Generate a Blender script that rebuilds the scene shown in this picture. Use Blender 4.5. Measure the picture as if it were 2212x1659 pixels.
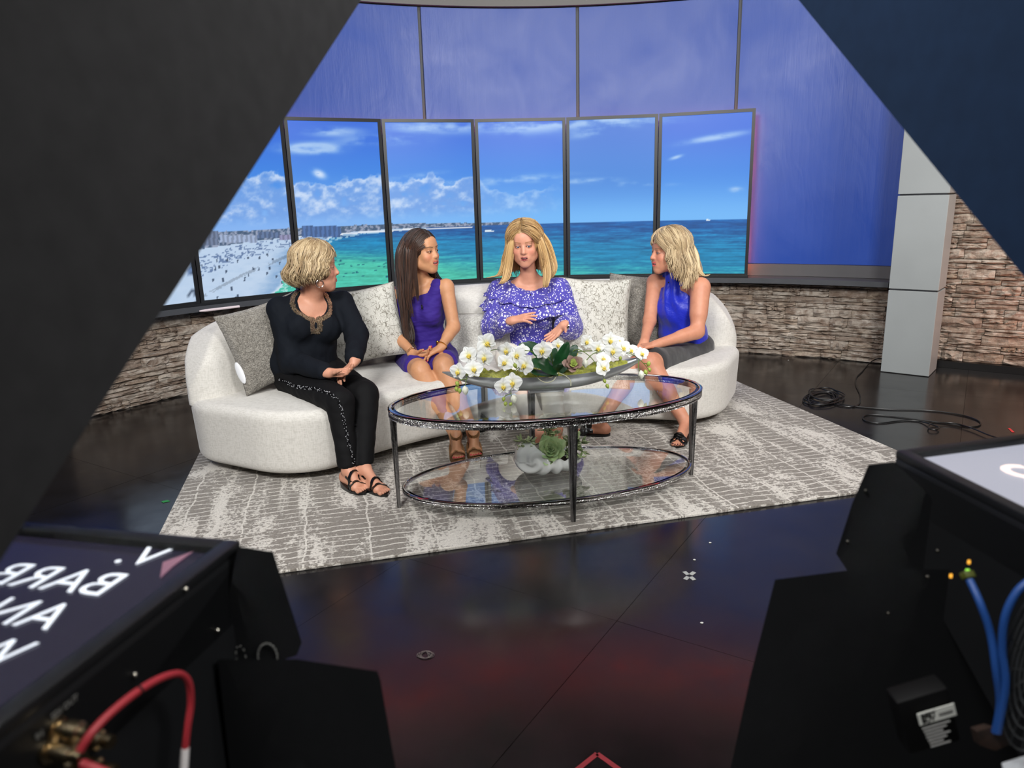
import bpy, bmesh, math, random
import numpy as np
from mathutils import Vector, Matrix

for o in list(bpy.data.objects): bpy.data.objects.remove(o)
SC = bpy.context.scene
COL = SC.collection
random.seed(7); RNG = np.random.RandomState(11)
PI = math.pi

# ------------------------------------------------------------------ camera
FPX, PITCH, ROLL, CAMH = 1590.0, math.radians(14.2), math.radians(1.6), 1.4
_f = np.array([0, math.cos(PITCH), -math.sin(PITCH)])
_r0 = np.array([1.0, 0, 0]); _u0 = np.cross(_r0, _f)
_r = math.cos(ROLL)*_r0 - math.sin(ROLL)*_u0
_u = math.sin(ROLL)*_r0 + math.cos(ROLL)*_u0
cd = bpy.data.cameras.new('camera'); cam = bpy.data.objects.new('camera', cd); COL.objects.link(cam)
cd.sensor_width = 36.0; cd.lens = FPX/2212*36.0; cd.clip_start = 0.05; cd.clip_end = 60
cd.dof.use_dof = True; cd.dof.focus_distance = 4.1; cd.dof.aperture_fstop = 4.6
M = Matrix(((_r[0], _u[0], -_f[0], 0), (_r[1], _u[1], -_f[1], 0), (_r[2], _u[2], -_f[2], CAMH), (0, 0, 0, 1)))
cam.matrix_world = M
SC.camera = cam
SC.view_settings.view_transform = 'Standard'; SC.view_settings.look = 'None'
SC.view_settings.gamma = 1.0; SC.view_settings.use_curve_mapping = False
SC.view_settings.exposure = 0.0

def ray(x, y): return _f + _r*(x-1106)/FPX + _u*(829.5-y)/FPX
def at(x, y, Y):                       # point of the sight line through a pixel at depth Y
    d = ray(x, y); return np.array([0, 0, CAMH]) + d*(Y/d[1])
def onz(x, y, z):                      # same on a horizontal plane
    d = ray(x, y); return np.array([0, 0, CAMH]) + d*((z-CAMH)/d[2])
def proj(p):
    q = np.asarray(p, float) - [0, 0, CAMH]; w = q @ _f
    return 1106+FPX*(q @ _r)/w, 829.5-FPX*(q @ _u)/w
WC = np.array([0.486, 2.606])          # centre of the curved set wall
def pol(deg, R, z=0.0):
    a = math.radians(deg); return np.array([WC[0]+R*math.sin(a), WC[1]+R*math.cos(a), z])

# ------------------------------------------------------------------ world and lights
w = bpy.data.worlds.new('studio_world'); SC.world = w; w.use_nodes = True
w.node_tree.nodes['Background'].inputs[0].default_value = (0.30, 0.36, 0.45, 1)
w.node_tree.nodes['Background'].inputs[1].default_value = 0.05
def area(name, loc, tgt, size, power, col=(1, 1, 1), sy=None, spread=PI):
    l = bpy.data.lights.new(name, 'AREA'); l.energy = power; l.color = col; l.size = size
    if sy: l.shape = 'RECTANGLE'; l.size_y = sy
    l.spread = spread
    o = bpy.data.objects.new(name, l); COL.objects.link(o); o.location = loc
    o.rotation_euler = (Vector(tgt)-Vector(loc)).to_track_quat('-Z', 'Y').to_euler(); return o
area('key_softbox', (-1.3, -0.3, 3.35), (-0.4, 4.2, 0.5), 1.2, 92, (1.0, 0.985, 0.96), 0.8, 2.0)
area('second_key_softbox', (1.8, -0.3, 3.35), (0.6, 4.4, 0.5), 1.2, 92, (1.0, 0.985, 0.96), 0.8, 2.0)
area('overhead_softbox', (0.2, 3.4, 4.4), (0.1, 4.3, 0.4), 2.2, 30, (0.97, 0.98, 1.0), 1.2, 2.6)
area('wall_wash_softbox', (0.4, 2.2, 4.3), (0.5, 6.8, 2.2), 3.6, 22, (0.95, 0.97, 1.0), 0.5, 2.4)
area('hood_fill_light', (0.12, 0.95, 2.5), (0.0, 1.2, 1.9), 0.25, 11, (1.0, 0.98, 0.95), 0.25)  # added fill lamp out of view, brightens the upper part of the prompter hoods
area('salmon_uplight', (4.1, 4.7, 0.35), (3.7, 5.6, 1.3), 0.35, 7, (1.0, 0.45, 0.32))
area('side_softbox', (4.0, 3.0, 3.6), (3.4, 5.6, 0.9), 0.9, 40, (1.0, 0.93, 0.88), 0.5, 2.2)
# ------------------------------------------------------------------ materials
def srgb(r, g, b):
    def f(c):
        c /= 255.0
        return c/12.92 if c <= 0.04045 else ((c+0.055)/1.055)**2.4
    return (f(r), f(g), f(b), 1.0)
class NT:
    def __init__(s, name):
        s.m = bpy.data.materials.new(name); s.m.use_nodes = True; s.t = s.m.node_tree; s.n = s.t.nodes
        s.b = s.n['Principled BSDF']; s.out = s.n['Material Output']
    def add(s, typ, **kw):
        n = s.n.new(typ)
        for k, v in kw.items():
            if isinstance(k, str) and k.startswith('i_'): n.inputs[int(k[2:])].default_value = v
            else: setattr(n, k, v)
        return n
    def link(s, a, b): s.t.links.new(a, b)
    def coord(s, kind='Object', scale=(1, 1, 1), rot=(0, 0, 0)):
        tc = s.add('ShaderNodeTexCoord'); mp = s.add('ShaderNodeMapping')
        mp.inputs['Scale'].default_value = scale; mp.inputs['Rotation'].default_value = rot
        s.link(tc.outputs[kind], mp.inputs[0]); return mp.outputs[0]
    def noise(s, vec, sc, det=3, rough=0.5, dist=0):
        n = s.add('ShaderNodeTexNoise'); n.inputs['Scale'].default_value = sc; n.inputs['Detail'].default_value = det
        n.inputs['Roughness'].default_value = rough; n.inputs['Distortion'].default_value = dist
        if vec is not None: s.link(vec, n.inputs['Vector'])
        return n.outputs[0]
    def voro(s, vec, sc, feat='F1', rnd=1.0, out=0):
        n = s.add('ShaderNodeTexVoronoi'); n.feature = feat; n.inputs['Scale'].default_value = sc
        n.inputs['Randomness'].default_value = rnd
        if vec is not None: s.link(vec, n.inputs['Vector'])
        return n.outputs[out]
    def ramp(s, fac, stops, interp='LINEAR'):
        n = s.add('ShaderNodeValToRGB'); n.color_ramp.interpolation = interp; e = n.color_ramp.elements
        while len(e) < len(stops): e.new(0.5)
        for i, (p, c) in enumerate(stops): e[i].position = p; e[i].color = c if len(c) == 4 else (*c, 1)
        s.link(fac, n.inputs[0]); return n.outputs[0]
    def mix(s, fac, a, b, mode='MIX'):
        n = s.add('ShaderNodeMix'); n.data_type = 'RGBA'; n.blend_type = mode
        for v, i in ((fac, 0), (a, 6), (b, 7)):
            if hasattr(v, 'is_output') or hasattr(v, 'links'): s.link(v, n.inputs[i])
            else: n.inputs[i].default_value = v
        return n.outputs[2]
    def math(s, op, a, b=0.0, clamp=False):
        n = s.add('ShaderNodeMath'); n.operation = op; n.use_clamp = clamp
        for v, i in ((a, 0), (b, 1)):
            if hasattr(v, 'links'): s.link(v, n.inputs[i])
            else: n.inputs[i].default_value = v
        return n.outputs[0]
    def bump(s, h, st=0.3, dist=0.01, nrm=None):
        n = s.add('ShaderNodeBump'); n.inputs['Strength'].default_value = st; n.inputs['Distance'].default_value = dist
        s.link(h, n.inputs['Height'])
        if nrm is not None: s.link(nrm, n.inputs['Normal'])
        s.link(n.outputs[0], s.b.inputs['Normal']); return n.outputs[0]
    def set(s, **kw):
        al = dict(col='Base Color', rough='Roughness', metal='Metallic', sss='Subsurface Weight', spec='Specular IOR Level',
                  trans='Transmission Weight', ior='IOR', coat='Coat Weight', coatr='Coat Roughness', emi='Emission Color',
                  es='Emission Strength', sheen='Sheen Weight', alpha='Alpha', aniso='Anisotropic')
        for k, v in kw.items():
            i = s.b.inputs[al[k]]
            if hasattr(v, 'links'): s.link(v, i)
            else: i.default_value = v
        return s
def simple(name, c, rough=0.5, metal=0.0, var=0.0, vs=20, bump=0.0, bs=200, bd=0.002, **kw):
    t = NT(name); vec = t.coord()
    if var > 0:
        n = t.noise(vec, vs, 3)
        lo = tuple(max(0, x*(1-var)) for x in c[:3])+(1,); hi = tuple(min(1, x*(1+var)) for x in c[:3])+(1,)
        t.set(col=t.ramp(n, [(0.3, lo), (0.7, hi)]))
    else: t.set(col=c)
    t.set(rough=rough, metal=metal, **kw)
    if bump > 0: t.bump(t.noise(vec, bs, 2), bump, bd)
    return t.m

# ------------------------------------------------------------------ objects
def link(o, parent=None, **props):
    COL.objects.link(o)
    if parent is not None: o.parent = parent
    for k, v in props.items(): o[k] = v
    return o
def mesh(name, V, F, mat=None, parent=None, smooth=True, col=None, **props):
    me = bpy.data.meshes.new(name)
    V = np.asarray(V, float)
    if parent is not None: V = V - np.array(world_loc(parent))
    me.from_pydata([tuple(v) for v in V.tolist()], [], F if isinstance(F, list) else F.tolist())
    me.update()
    if mat is not None: me.materials.append(mat)
    if smooth: me.polygons.foreach_set('use_smooth', [True]*len(me.polygons))
    if col is not None:
        ca = me.color_attributes.new('Col', 'FLOAT_COLOR', 'POINT')
        c = np.ones((len(V), 4)); c[:, :3] = col; ca.data.foreach_set('color', c.ravel())
    return link(bpy.data.objects.new(name, me), parent, **props)
WL = {}
def world_loc(o):
    p = np.array(o.location); q = o.parent
    while q is not None: p = p + np.array(q.location); q = q.parent
    return p
def thing(name, label, cat, loc=(0, 0, 0), group=None):
    o = bpy.data.objects.new(name, None); o.empty_display_size = 0.05; COL.objects.link(o)
    o.location = tuple(float(v) for v in loc); o['label'] = label; o['category'] = cat
    if group: o['group'] = group
    return o
def tag(o, label, cat, group=None):
    o['label'] = label; o['category'] = cat
    if group: o['group'] = group
    return o
class MB:
    """collects simple closed shapes in one vertex / face list"""
    def __init__(s): s.V = []; s.F = []
    def raw(s, V, F):
        b = len(s.V); s.V += [tuple(map(float, v)) for v in V]; s.F += [tuple(i+b for i in f) for f in F]; return s
    def box(s, c, h, ax=None, bev=0.0):
        c = np.array(c, float); ax = np.eye(3) if ax is None else np.asarray(ax, float)
        if bev <= 0:
            P = [c+ax[0]*h[0]*i+ax[1]*h[1]*j+ax[2]*h[2]*k for i in (-1, 1) for j in (-1, 1) for k in (-1, 1)]
            return s.raw(P, [(0, 1, 3, 2), (4, 6, 7, 5), (0, 4, 5, 1), (2, 3, 7, 6), (0, 2, 6, 4), (1, 5, 7, 3)])
        bm = bmesh.new(); bmesh.ops.create_cube(bm, size=2.0)
        for v in bm.verts: v.co = Vector((v.co.x*h[0], v.co.y*h[1], v.co.z*h[2]))
        bmesh.ops.bevel(bm, geom=bm.edges[:], offset=bev, segments=2, affect='EDGES', profile=0.5)
        P = [c+ax[0]*v.co.x+ax[1]*v.co.y+ax[2]*v.co.z for v in bm.verts]; bm.verts.index_update()
        F = [tuple(v.index for v in f.verts) for f in bm.faces]; bm.free(); return s.raw(P, F)
    def tube(s, pts, r, n=8, cap=True, closed=False, flat=1.0, up=(0, 0, 1)):
        P = [np.array(p, float) for p in pts]; m = len(P); rr = r if hasattr(r, '__len__') else [r]*m
        V = []; F = []; prev = None
        for i, p in enumerate(P):
            a = P[(i-1) % m] if (i > 0 or closed) else p; b = P[(i+1) % m] if (i < m-1 or closed) else p
            t = b-a; t = t/(np.linalg.norm(t)+1e-9)
            if prev is None:
                q = np.array(up, float); q = q-t*(q@t)
                if np.linalg.norm(q) < 1e-3: q = np.array([1.0, 0, 0]); q = q-t*(q@t)
            else: q = prev-t*(prev@t)
            q = q/(np.linalg.norm(q)+1e-9); prev = q; e = np.cross(t, q)
            for j in range(n):
                an = 2*PI*j/n; V.append(p+rr[i]*(math.cos(an)*e+math.sin(an)*q*flat))
        for i in range(m if closed else m-1):
            for j in range(n):
                a = i*n+j; b = i*n+(j+1) % n; c = ((i+1) % m)*n+(j+1) % n; d = ((i+1) % m)*n+j
                F.append((a, b, c, d))
        if cap and not closed:
            F.append(tuple(range(n))[::-1]); F.append(tuple((m-1)*n+j for j in range(n)))
        return s.raw(V, F)
    def prism(s, poly, off):
        n = len(poly); off = np.array(off, float); P = [np.array(p, float) for p in poly]
        return s.raw(P+[p+off for p in P], [tuple(range(n))[::-1], tuple(range(n, 2*n))]+[(i, (i+1) % n, n+(i+1) % n, n+i) for i in range(n)])
    def lathe(s, prof, c, n=24, ax=None):
        c = np.array(c, float); ax = np.eye(3) if ax is None else np.asarray(ax, float)
        V = []; F = []
        for (r, z) in prof:
            for j in range(n):
                a = 2*PI*j/n; V.append(c+ax[0]*r*math.cos(a)+ax[1]*r*math.sin(a)+ax[2]*z)
        for i in range(len(prof)-1):
            for j in range(n): F.append((i*n+j, i*n+(j+1) % n, (i+1)*n+(j+1) % n, (i+1)*n+j))
        F.append(tuple(range(n))[::-1]); F.append(tuple((len(prof)-1)*n+j for j in range(n)))
        return s.raw(V, F)
    def ball(s, c, r, n=10, m=7, ax=None):
        c = np.array(c, float); ax = np.eye(3) if ax is None else np.asarray(ax, float)
        r = (r, r, r) if not hasattr(r, '__len__') else r
        V = [c+ax[2]*r[2]]; F = []
        for i in range(1, m):
            p = PI*i/m
            for j in range(n):
                a = 2*PI*j/n; V.append(c+ax[0]*r[0]*math.sin(p)*math.cos(a)+ax[1]*r[1]*math.sin(p)*math.sin(a)+ax[2]*r[2]*math.cos(p))
        V.append(c-ax[2]*r[2]); L = len(V)-1
        for j in range(n): F.append((0, 1+j, 1+(j+1) % n)); F.append((L, 1+(m-2)*n+(j+1) % n, 1+(m-2)*n+j))
        for i in range(m-2):
            for j in range(n): F.append((1+i*n+j, 1+(i+1)*n+j, 1+(i+1)*n+(j+1) % n, 1+i*n+(j+1) % n))
        return s.raw(V, F)
    def go(s, name, mat, parent=None, smooth=True, **props):
        o = mesh(name, s.V, s.F, mat, parent, smooth, **props)
        bm = bmesh.new(); bm.from_mesh(o.data); bmesh.ops.recalc_face_normals(bm, faces=bm.faces); bm.to_mesh(o.data); bm.free()
        if smooth:
            try: o.data.set_sharp_from_angle(angle=math.radians(42))
            except Exception: pass
        return o
def spline(P, n=8, closed=False):
    P = [np.array(p, float) for p in P]; m = len(P); out = []
    for i in range(m if closed else m-1):
        g = lambda k: P[k % m] if closed else P[min(max(k, 0), m-1)]
        a, b, c, d = g(i-1), g(i), g(i+1), g(i+2)
        for j in range(n):
            t = j/n; out.append(0.5*((2*b)+(-a+c)*t+(2*a-5*b+4*c-d)*t*t+(-a+3*b-3*c+d)*t**3))
    if not closed: out.append(P[-1])
    return out
def unit(v): v = np.array(v, float); return v/(np.linalg.norm(v)+1e-12)
def vnoise(P, sc, seed=0, octv=3):
    """cheap smooth pseudo noise on points, about -1..1"""
    r = np.random.RandomState(seed); P = np.asarray(P, float); o = np.zeros(len(P)); a = 1.0; tot = 0
    for k in range(octv):
        for j in range(4):
            d = r.randn(P.shape[1]); d /= np.linalg.norm(d); o += a*np.sin(P @ d*sc*(2**k)*6.28*(0.7+0.6*r.rand())+r.rand()*6.28+1.7*np.sin(P @ r.randn(P.shape[1])*sc*(2**k)*2+r.rand()*6))
        tot += a*2.0; a *= 0.5
    return o/tot

# ------------------------------------------------------------------ distance-field modelling
def smin(a, b, k):
    h = np.clip(0.5+0.5*(b-a)/k, 0, 1); return b+(a-b)*h-k*h*(1-h)
def cap(a, b, ra, rb=None, k=0.02, op='u', sq=None): return dict(t='c', a=np.array(a, float), b=np.array(b, float), ra=ra, rb=ra if rb is None else rb, k=k, op=op, sq=sq)
def ell(c, r, ax=None, k=0.02, op='u'): return dict(t='e', c=np.array(c, float), r=np.array(r if hasattr(r, '__len__') else (r, r, r), float), ax=np.eye(3) if ax is None else np.asarray(ax, float), k=k, op=op)
def fnp(f, op='i', k=0.004): return dict(t='f', f=f, op=op, k=k)
def half(p, n, k=0.004):     # keep the side the normal points to
    p = np.array(p, float); n = unit(n); return fnp(lambda X, Y, Z: -((X-p[0])*n[0]+(Y-p[1])*n[1]+(Z-p[2])*n[2]), 'i', k)
def pbox(p):
    if p['t'] == 'c':
        m = max(p['ra'], p['rb']); return np.minimum(p['a'], p['b'])-m, np.maximum(p['a'], p['b'])+m
    if p['t'] == 'e':
        e = np.sqrt(((p['ax']*p['r'][:, None])**2).sum(0)); return p['c']-e, p['c']+e
    return None
def peval(p, X, Y, Z):
    if p['t'] == 'f': return p['f'](X, Y, Z)
    if p['t'] == 'c':
        a, b = p['a'], p['b']; ab = b-a; L = ab@ab+1e-12
        px, py, pz = X-a[0], Y-a[1], Z-a[2]
        t = np.clip((px*ab[0]+py*ab[1]+pz*ab[2])/L, 0, 1)
        dx, dy, dz = px-ab[0]*t, py-ab[1]*t, pz-ab[2]*t
        r = p['ra']+(p['rb']-p['ra'])*t
        if p['sq'] is not None:
            n, q = p['sq']; s = dx*n[0]+dy*n[1]+dz*n[2]; s2 = dx*dx+dy*dy+dz*dz+(q*q-1)*s*s
            return (np.sqrt(np.maximum(s2, 1e-12))-r)/(0.5+0.5*q)
        return np.sqrt(dx*dx+dy*dy+dz*dz)-r
    c, r, A = p['c'], p['r'], p['ax']; x, y, z = X-c[0], Y-c[1], Z-c[2]
    l = [x*A[i][0]+y*A[i][1]+z*A[i][2] for i in range(3)]
    k0 = np.sqrt(sum((l[i]/r[i])**2 for i in range(3))); k1 = np.sqrt(sum((l[i]/r[i]**2)**2 for i in range(3)))+1e-9
    return k0*(k0-1)/k1
def field(prims, lo, hi, h, inf=0.0):
    lo = np.array(lo, float); hi = np.array(hi, float); n = np.ceil((hi-lo)/h).astype(int)+1
    ax = [(lo[i]+h*np.arange(n[i])).astype(np.float32) for i in range(3)]
    D = np.full(n, 2.0, np.float32)
    for p in prims:
        f = inf if p['op'] == 'u' and not p.get('noinf') else 0.0
        bb = pbox(p)
        if bb is None: sl = [slice(0, n[i]) for i in range(3)]
        else:
            m = p['k']+f+3*h
            sl = []
            for i in range(3):
                a = int(max(0, math.floor((bb[0][i]-m-lo[i])/h))); b = int(min(n[i], math.ceil((bb[1][i]+m-lo[i])/h)+1)); sl.append(slice(a, max(a, b)))
        if any(s.stop <= s.start for s in sl): continue
        X = ax[0][sl[0]][:, None, None]; Y = ax[1][sl[1]][None, :, None]; Z = ax[2][sl[2]][None, None, :]
        d = peval(p, X, Y, Z)-f; sl = tuple(sl); cur = D[sl]
        if p['op'] == 'u': D[sl] = smin(cur, d, max(p['k'], 1e-4))
        elif p['op'] == 's': D[sl] = -smin(-cur, d, max(p['k'], 1e-4))
        else: D[sl] = -smin(-cur, -d, max(p['k'], 1e-4))
    return D, lo
def snets(D, lo, h):
    ins = D < 0
    nx, ny, nz = D.shape
    c = ins[:-1, :-1, :-1].astype(np.int8)
    for i, j, k in ((1, 0, 0), (0, 1, 0), (0, 0, 1), (1, 1, 0), (1, 0, 1), (0, 1, 1), (1, 1, 1)):
        c = c+ins[i:nx-1+i, j:ny-1+j, k:nz-1+k]
    act = (c > 0) & (c < 8); I = np.argwhere(act)
    if len(I) == 0: return np.zeros((0, 3)), []
    idx = np.full(act.shape, -1, np.int64); idx[tuple(I.T)] = np.arange(len(I))
    corners = [(i, j, k) for i in (0, 1) for j in (0, 1) for k in (0, 1)]
    cv = {q: D[I[:, 0]+q[0], I[:, 1]+q[1], I[:, 2]+q[2]] for q in corners}
    S = np.zeros((len(I), 3)); N = np.zeros(len(I))
    for q in corners:
        for a in range(3):
            if q[a] == 0:
                q2 = list(q); q2[a] = 1; q2 = tuple(q2); A, B = cv[q], cv[q2]; m = (A < 0) != (B < 0)
                t = np.where(m, A/(A-B+1e-20), 0)
                P = np.tile(np.array(q, float), (len(I), 1)); P[:, a] += t
                S[m] += P[m]; N[m] += 1
    V = lo+h*(I+S/N[:, None])
    F = []
    for a in range(3):
        b, c2 = (a+1) % 3, (a+2) % 3
        s0 = [slice(None)]*3; s1 = [slice(None)]*3; s0[a] = slice(0, -1); s1[a] = slice(1, None)
        e = ins[tuple(s0)] != ins[tuple(s1)]; E = np.argwhere(e)
        ok = (E[:, b] > 0) & (E[:, c2] > 0) & (E[:, b] < D.shape[b]-1) & (E[:, c2] < D.shape[c2]-1); E = E[ok]
        sgn = ins[tuple(E.T)]
        q = []
        for db, dc in ((0, 0), (-1, 0), (-1, -1), (0, -1)):
            T = E.copy(); T[:, b] += db; T[:, c2] += dc; q.append(idx[tuple(T.T)])
        Q = np.stack(q, 1); Q[~sgn] = Q[~sgn][:, ::-1]; F.append(Q)
    F = np.concatenate(F); F = F[(F >= 0).all(1)]
    return V, F
def bounds(prims, m=0.03):
    B = [pbox(p) for p in prims if p['op'] == 'u']; return np.min([b[0] for b in B], 0)-m, np.max([b[1] for b in B], 0)+m
def sdf(prims, h, inf=0.0, lo=None, hi=None):
    if lo is None: lo, hi = bounds(prims, 0.02+inf+2*h)
    D, lo = field(prims, lo, hi, h, inf); return snets(D, lo, h)
def vnormals(V, F):
    n = np.cross(V[F[:, 1]]-V[F[:, 0]], V[F[:, 2]]-V[F[:, 0]]); N = np.zeros_like(V)
    for i in range(4): np.add.at(N, F[:, i], n)
    return N/(np.linalg.norm(N, axis=1)[:, None]+1e-12)
def relax(V, F, it=2, lam=0.5):
    E = np.concatenate([F[:, [i, (i+1) % 4]] for i in range(4)]); E = np.concatenate([E, E[:, ::-1]])
    for _ in range(it):
        A = np.zeros_like(V); c = np.zeros(len(V)); np.add.at(A, E[:, 0], V[E[:, 1]]); np.add.at(c, E[:, 0], 1)
        V = V*(1-lam)+lam*A/np.maximum(c, 1)[:, None]
    return V
# ------------------------------------------------------------------ floor
t = NT('floor_vinyl'); v = t.coord('Object')
scr = t.noise(t.coord('Object', (1.2, 22, 1), (0, 0, 0.6)), 3.0, 4, 0.7)
scr2 = t.noise(t.coord('Object', (30, 1.0, 1), (0, 0, -0.4)), 2.2, 4, 0.7)
dirt = t.noise(v, 2.3, 5, 0.62)
sc = t.math('MULTIPLY', t.math('GREATER_THAN', scr, 0.735), 0.5)
sc = t.math('ADD', sc, t.math('MULTIPLY', t.math('GREATER_THAN', scr2, 0.75), 0.5), True)
base = t.ramp(dirt, [(0.3, srgb(20, 19, 20)), (0.7, srgb(33, 31, 31))])
t.set(col=t.mix(sc, base, srgb(70, 70, 72)), rough=t.ramp(t.noise(v, 5, 5, 0.65), [(0.25, (.12,)*3), (0.8, (.27,)*3)]), spec=0.55)
t.bump(t.noise(v, 1.6, 3), 0.12, 0.01)
M_floor = t.m
M_dark = simple('dark_paint', srgb(20, 21, 24), 0.6)
M_gap = simple('joint_grey', srgb(46, 45, 45), 0.8)
fl = MB().box((0.5, 3.5, -0.03), (7, 7, 0.024)).go('floor', M_gap, None, False, kind='structure')
n1 = np.array([0.844, -0.537]); n2 = np.array([0.537, 0.844])
pw, pl = 0.926, 1.85; k = 0
for i in range(-9, 9):
    for j in range(-4, 5):
        a0 = -0.91+pw*i; b0 = 2.05+pl*j
        c = n1*(a0+pw/2)+n2*(b0+pl/2)
        if abs(c[0]-0.5) > 6 or abs(c[1]-3.5) > 6: continue
        g = 0.0007
        o = MB().box((c[0], c[1], -0.003+0.00025*((i*7+j*3) % 3)), (pw/2-g, pl/2-g, 0.003), [(*n1, 0), (*n2, 0), (0, 0, 1)]).go('floor_panel', M_floor, fl, False)
# ------------------------------------------------------------------ rug
t = NT('rug_pile')
v = t.coord('Object'); sx = t.add('ShaderNodeSeparateXYZ'); wn = t.noise(t.coord('Object', (2.5, 9, 1)), 2.0, 4, 0.6)
wob = t.add('ShaderNodeVectorMath'); wob.operation = 'SCALE'
cn = t.add('ShaderNodeTexNoise'); cn.inputs['Scale'].default_value = 7.0; cn.inputs['Detail'].default_value = 4; t.link(v, cn.inputs['Vector'])
t.link(cn.outputs['Color'], wob.inputs[0]); wob.inputs['Scale'].default_value = 0.05
ad = t.add('ShaderNodeVectorMath'); ad.operation = 'ADD'; t.link(v, ad.inputs[0]); t.link(wob.outputs[0], ad.inputs[1])
br = t.add('ShaderNodeTexBrick'); t.link(ad.outputs[0], br.inputs['Vector'])
br.offset = 0.5; br.offset_frequency = 1; br.squash = 1.0
br.inputs['Scale'].default_value = 1.0; br.inputs['Mortar Size'].default_value = 0.0050; br.inputs['Mortar Smooth'].default_value = 0.3
br.inputs['Brick Width'].default_value = 0.27; br.inputs['Row Height'].default_value = 0.05
fine = t.noise(v, 60, 3, 0.7); brk = t.noise(t.coord('Object', (9, 26, 1)), 1.6, 4, 0.65)
line = t.math('MULTIPLY', br.outputs['Fac'], t.math('GREATER_THAN', brk, 0.43))
big = t.noise(t.coord('Object', (3.2, 1.1, 1)), 1.7, 6, 0.66, 0.6)
fl2 = t.math('ADD', big, t.math('MULTIPLY', t.math('SUBTRACT', fine, 0.5), 0.55))
patch = t.ramp(fl2, [(0.53, (0, 0, 0)), (0.60, (1, 1, 1))])
col2 = t.ramp(t.noise(t.coord('Object', (14, 0.9, 1)), 1.0, 4, 0.6), [(0.56, (0, 0, 0)), (0.64, (1, 1, 1))])
msk = t.math('MAXIMUM', line, patch)
msk = t.math('MAXIMUM', msk, t.math('MULTIPLY', col2, t.math('GREATER_THAN', fine, 0.47)))
tau = t.ramp(t.noise(v, 130, 2), [(0.3, srgb(112, 106, 99)), (0.7, srgb(138, 132, 124))])
cre = t.ramp(t.noise(v, 160, 2), [(0.3, srgb(186, 181, 173)), (0.7, srgb(218, 213, 205))])
t.set(col=t.mix(msk, tau, cre), rough=0.95, spec=0.15, sheen=0.2)
t.bump(t.math('ADD', t.math('MULTIPLY', msk, 0.6), t.noise(v, 350, 2)), 0.5, 0.004)
M_rug = t.m
RU = np.array([0.972, 0.235]); RV = np.array([-0.235, 0.972]); ra, rb_, rc, rd = -0.822, 2.91, 2.755, 5.5
rugc = RU*(ra+rb_)/2+RV*(rc+rd)/2
me = MB().box((0, 0, 0.007), ((rb_-ra)/2, (rd-rc)/2, 0.007), None, 0.004).go('area_rug', M_rug, None, False)
me.location = (rugc[0], rugc[1], 0.0008); me.rotation_euler = (0, 0, math.atan2(RU[1], RU[0]))
tag(me, 'large taupe and cream broken line area rug on the black floor under sofa and table', 'rug')
RUGZ = 0.0148

# ------------------------------------------------------------------ stone
t = NT('ledge_stone'); oi = t.add('ShaderNodeObjectInfo'); v = t.coord('Object', (1, 1, 1)); g = t.coord('Generated')
gm = t.add('ShaderNodeNewGeometry'); pv = gm.outputs['Position']
a = t.ramp(oi.outputs['Random'], [(0, srgb(150, 134, 120)), (0.35, srgb(172, 160, 147)), (0.7, srgb(188, 177, 164)), (1, srgb(156, 137, 118))])
n = t.noise(pv, 14, 5, 0.65, 0.4); mp = t.add('ShaderNodeMapping'); mp.inputs['Scale'].default_value = (9, 9, 60); t.link(pv, mp.inputs[0])
st = t.noise(mp.outputs[0], 1.0, 4, 0.7)
c = t.mix(t.ramp(n, [(0.42, (0, 0, 0)), (0.62, (1, 1, 1))]), a, srgb(130, 112, 98), 'MIX')
c = t.mix(t.ramp(st, [(0.55, (0, 0, 0)), (0.72, (.8, .8, .8))]), c, srgb(214, 206, 196))
t.set(col=c, rough=0.85, spec=0.25)
t.bump(t.math('ADD', t.math('MULTIPLY', st, 0.8), t.noise(pv, 40, 4, 0.7)), 0.8, 0.012)
M_stone = t.m
SV = []
rs = np.random.RandomState(5)
def stone_mesh(i):
    nx, nz = 6, 4; V = []; F = []
    nn = rs.rand(nx+1, nz+1)
    for a in range(nx+1):
        for b in range(nz+1):
            x = a/nx-0.5; z = b/nz-0.5
            edge = (a in (0, nx))*0.25+(b in (0, nz))*0.22
            y = -0.55-0.45*nn[a, b]+edge
            jx = 0 if a in (0, nx) else (rs.rand()-.5)*0.08; jz = (rs.rand()-.5)*(0.10 if b in (0, nz) else 0.14)
            V.append((x+jx, y, z*(0.96)+jz*0.7))
    id = lambda a, b: a*(nz+1)+b
    for a in range(nx):
        for b in range(nz): F.append((id(a, b), id(a+1, b), id(a+1, b+1), id(a, b+1)))
    ring = [id(a, 0) for a in range(nx+1)]+[id(nx, b) for b in range(1, nz+1)]+[id(a, nz) for a in range(nx-1, -1, -1)]+[id(0, b) for b in range(nz-1, 0, -1)]
    base = len(V)
    for r_ in ring: V.append((V[r_][0], 0.0, V[r_][2]))
    m = len(ring)
    for q in range(m): F.append((ring[(q+1) % m], ring[q], base+q, base+(q+1) % m))
    me = bpy.data.meshes.new('stone'); me.from_pydata(V, [], F); me.materials.append(M_stone); return me
SV = [stone_mesh(i) for i in range(24)]
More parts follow.
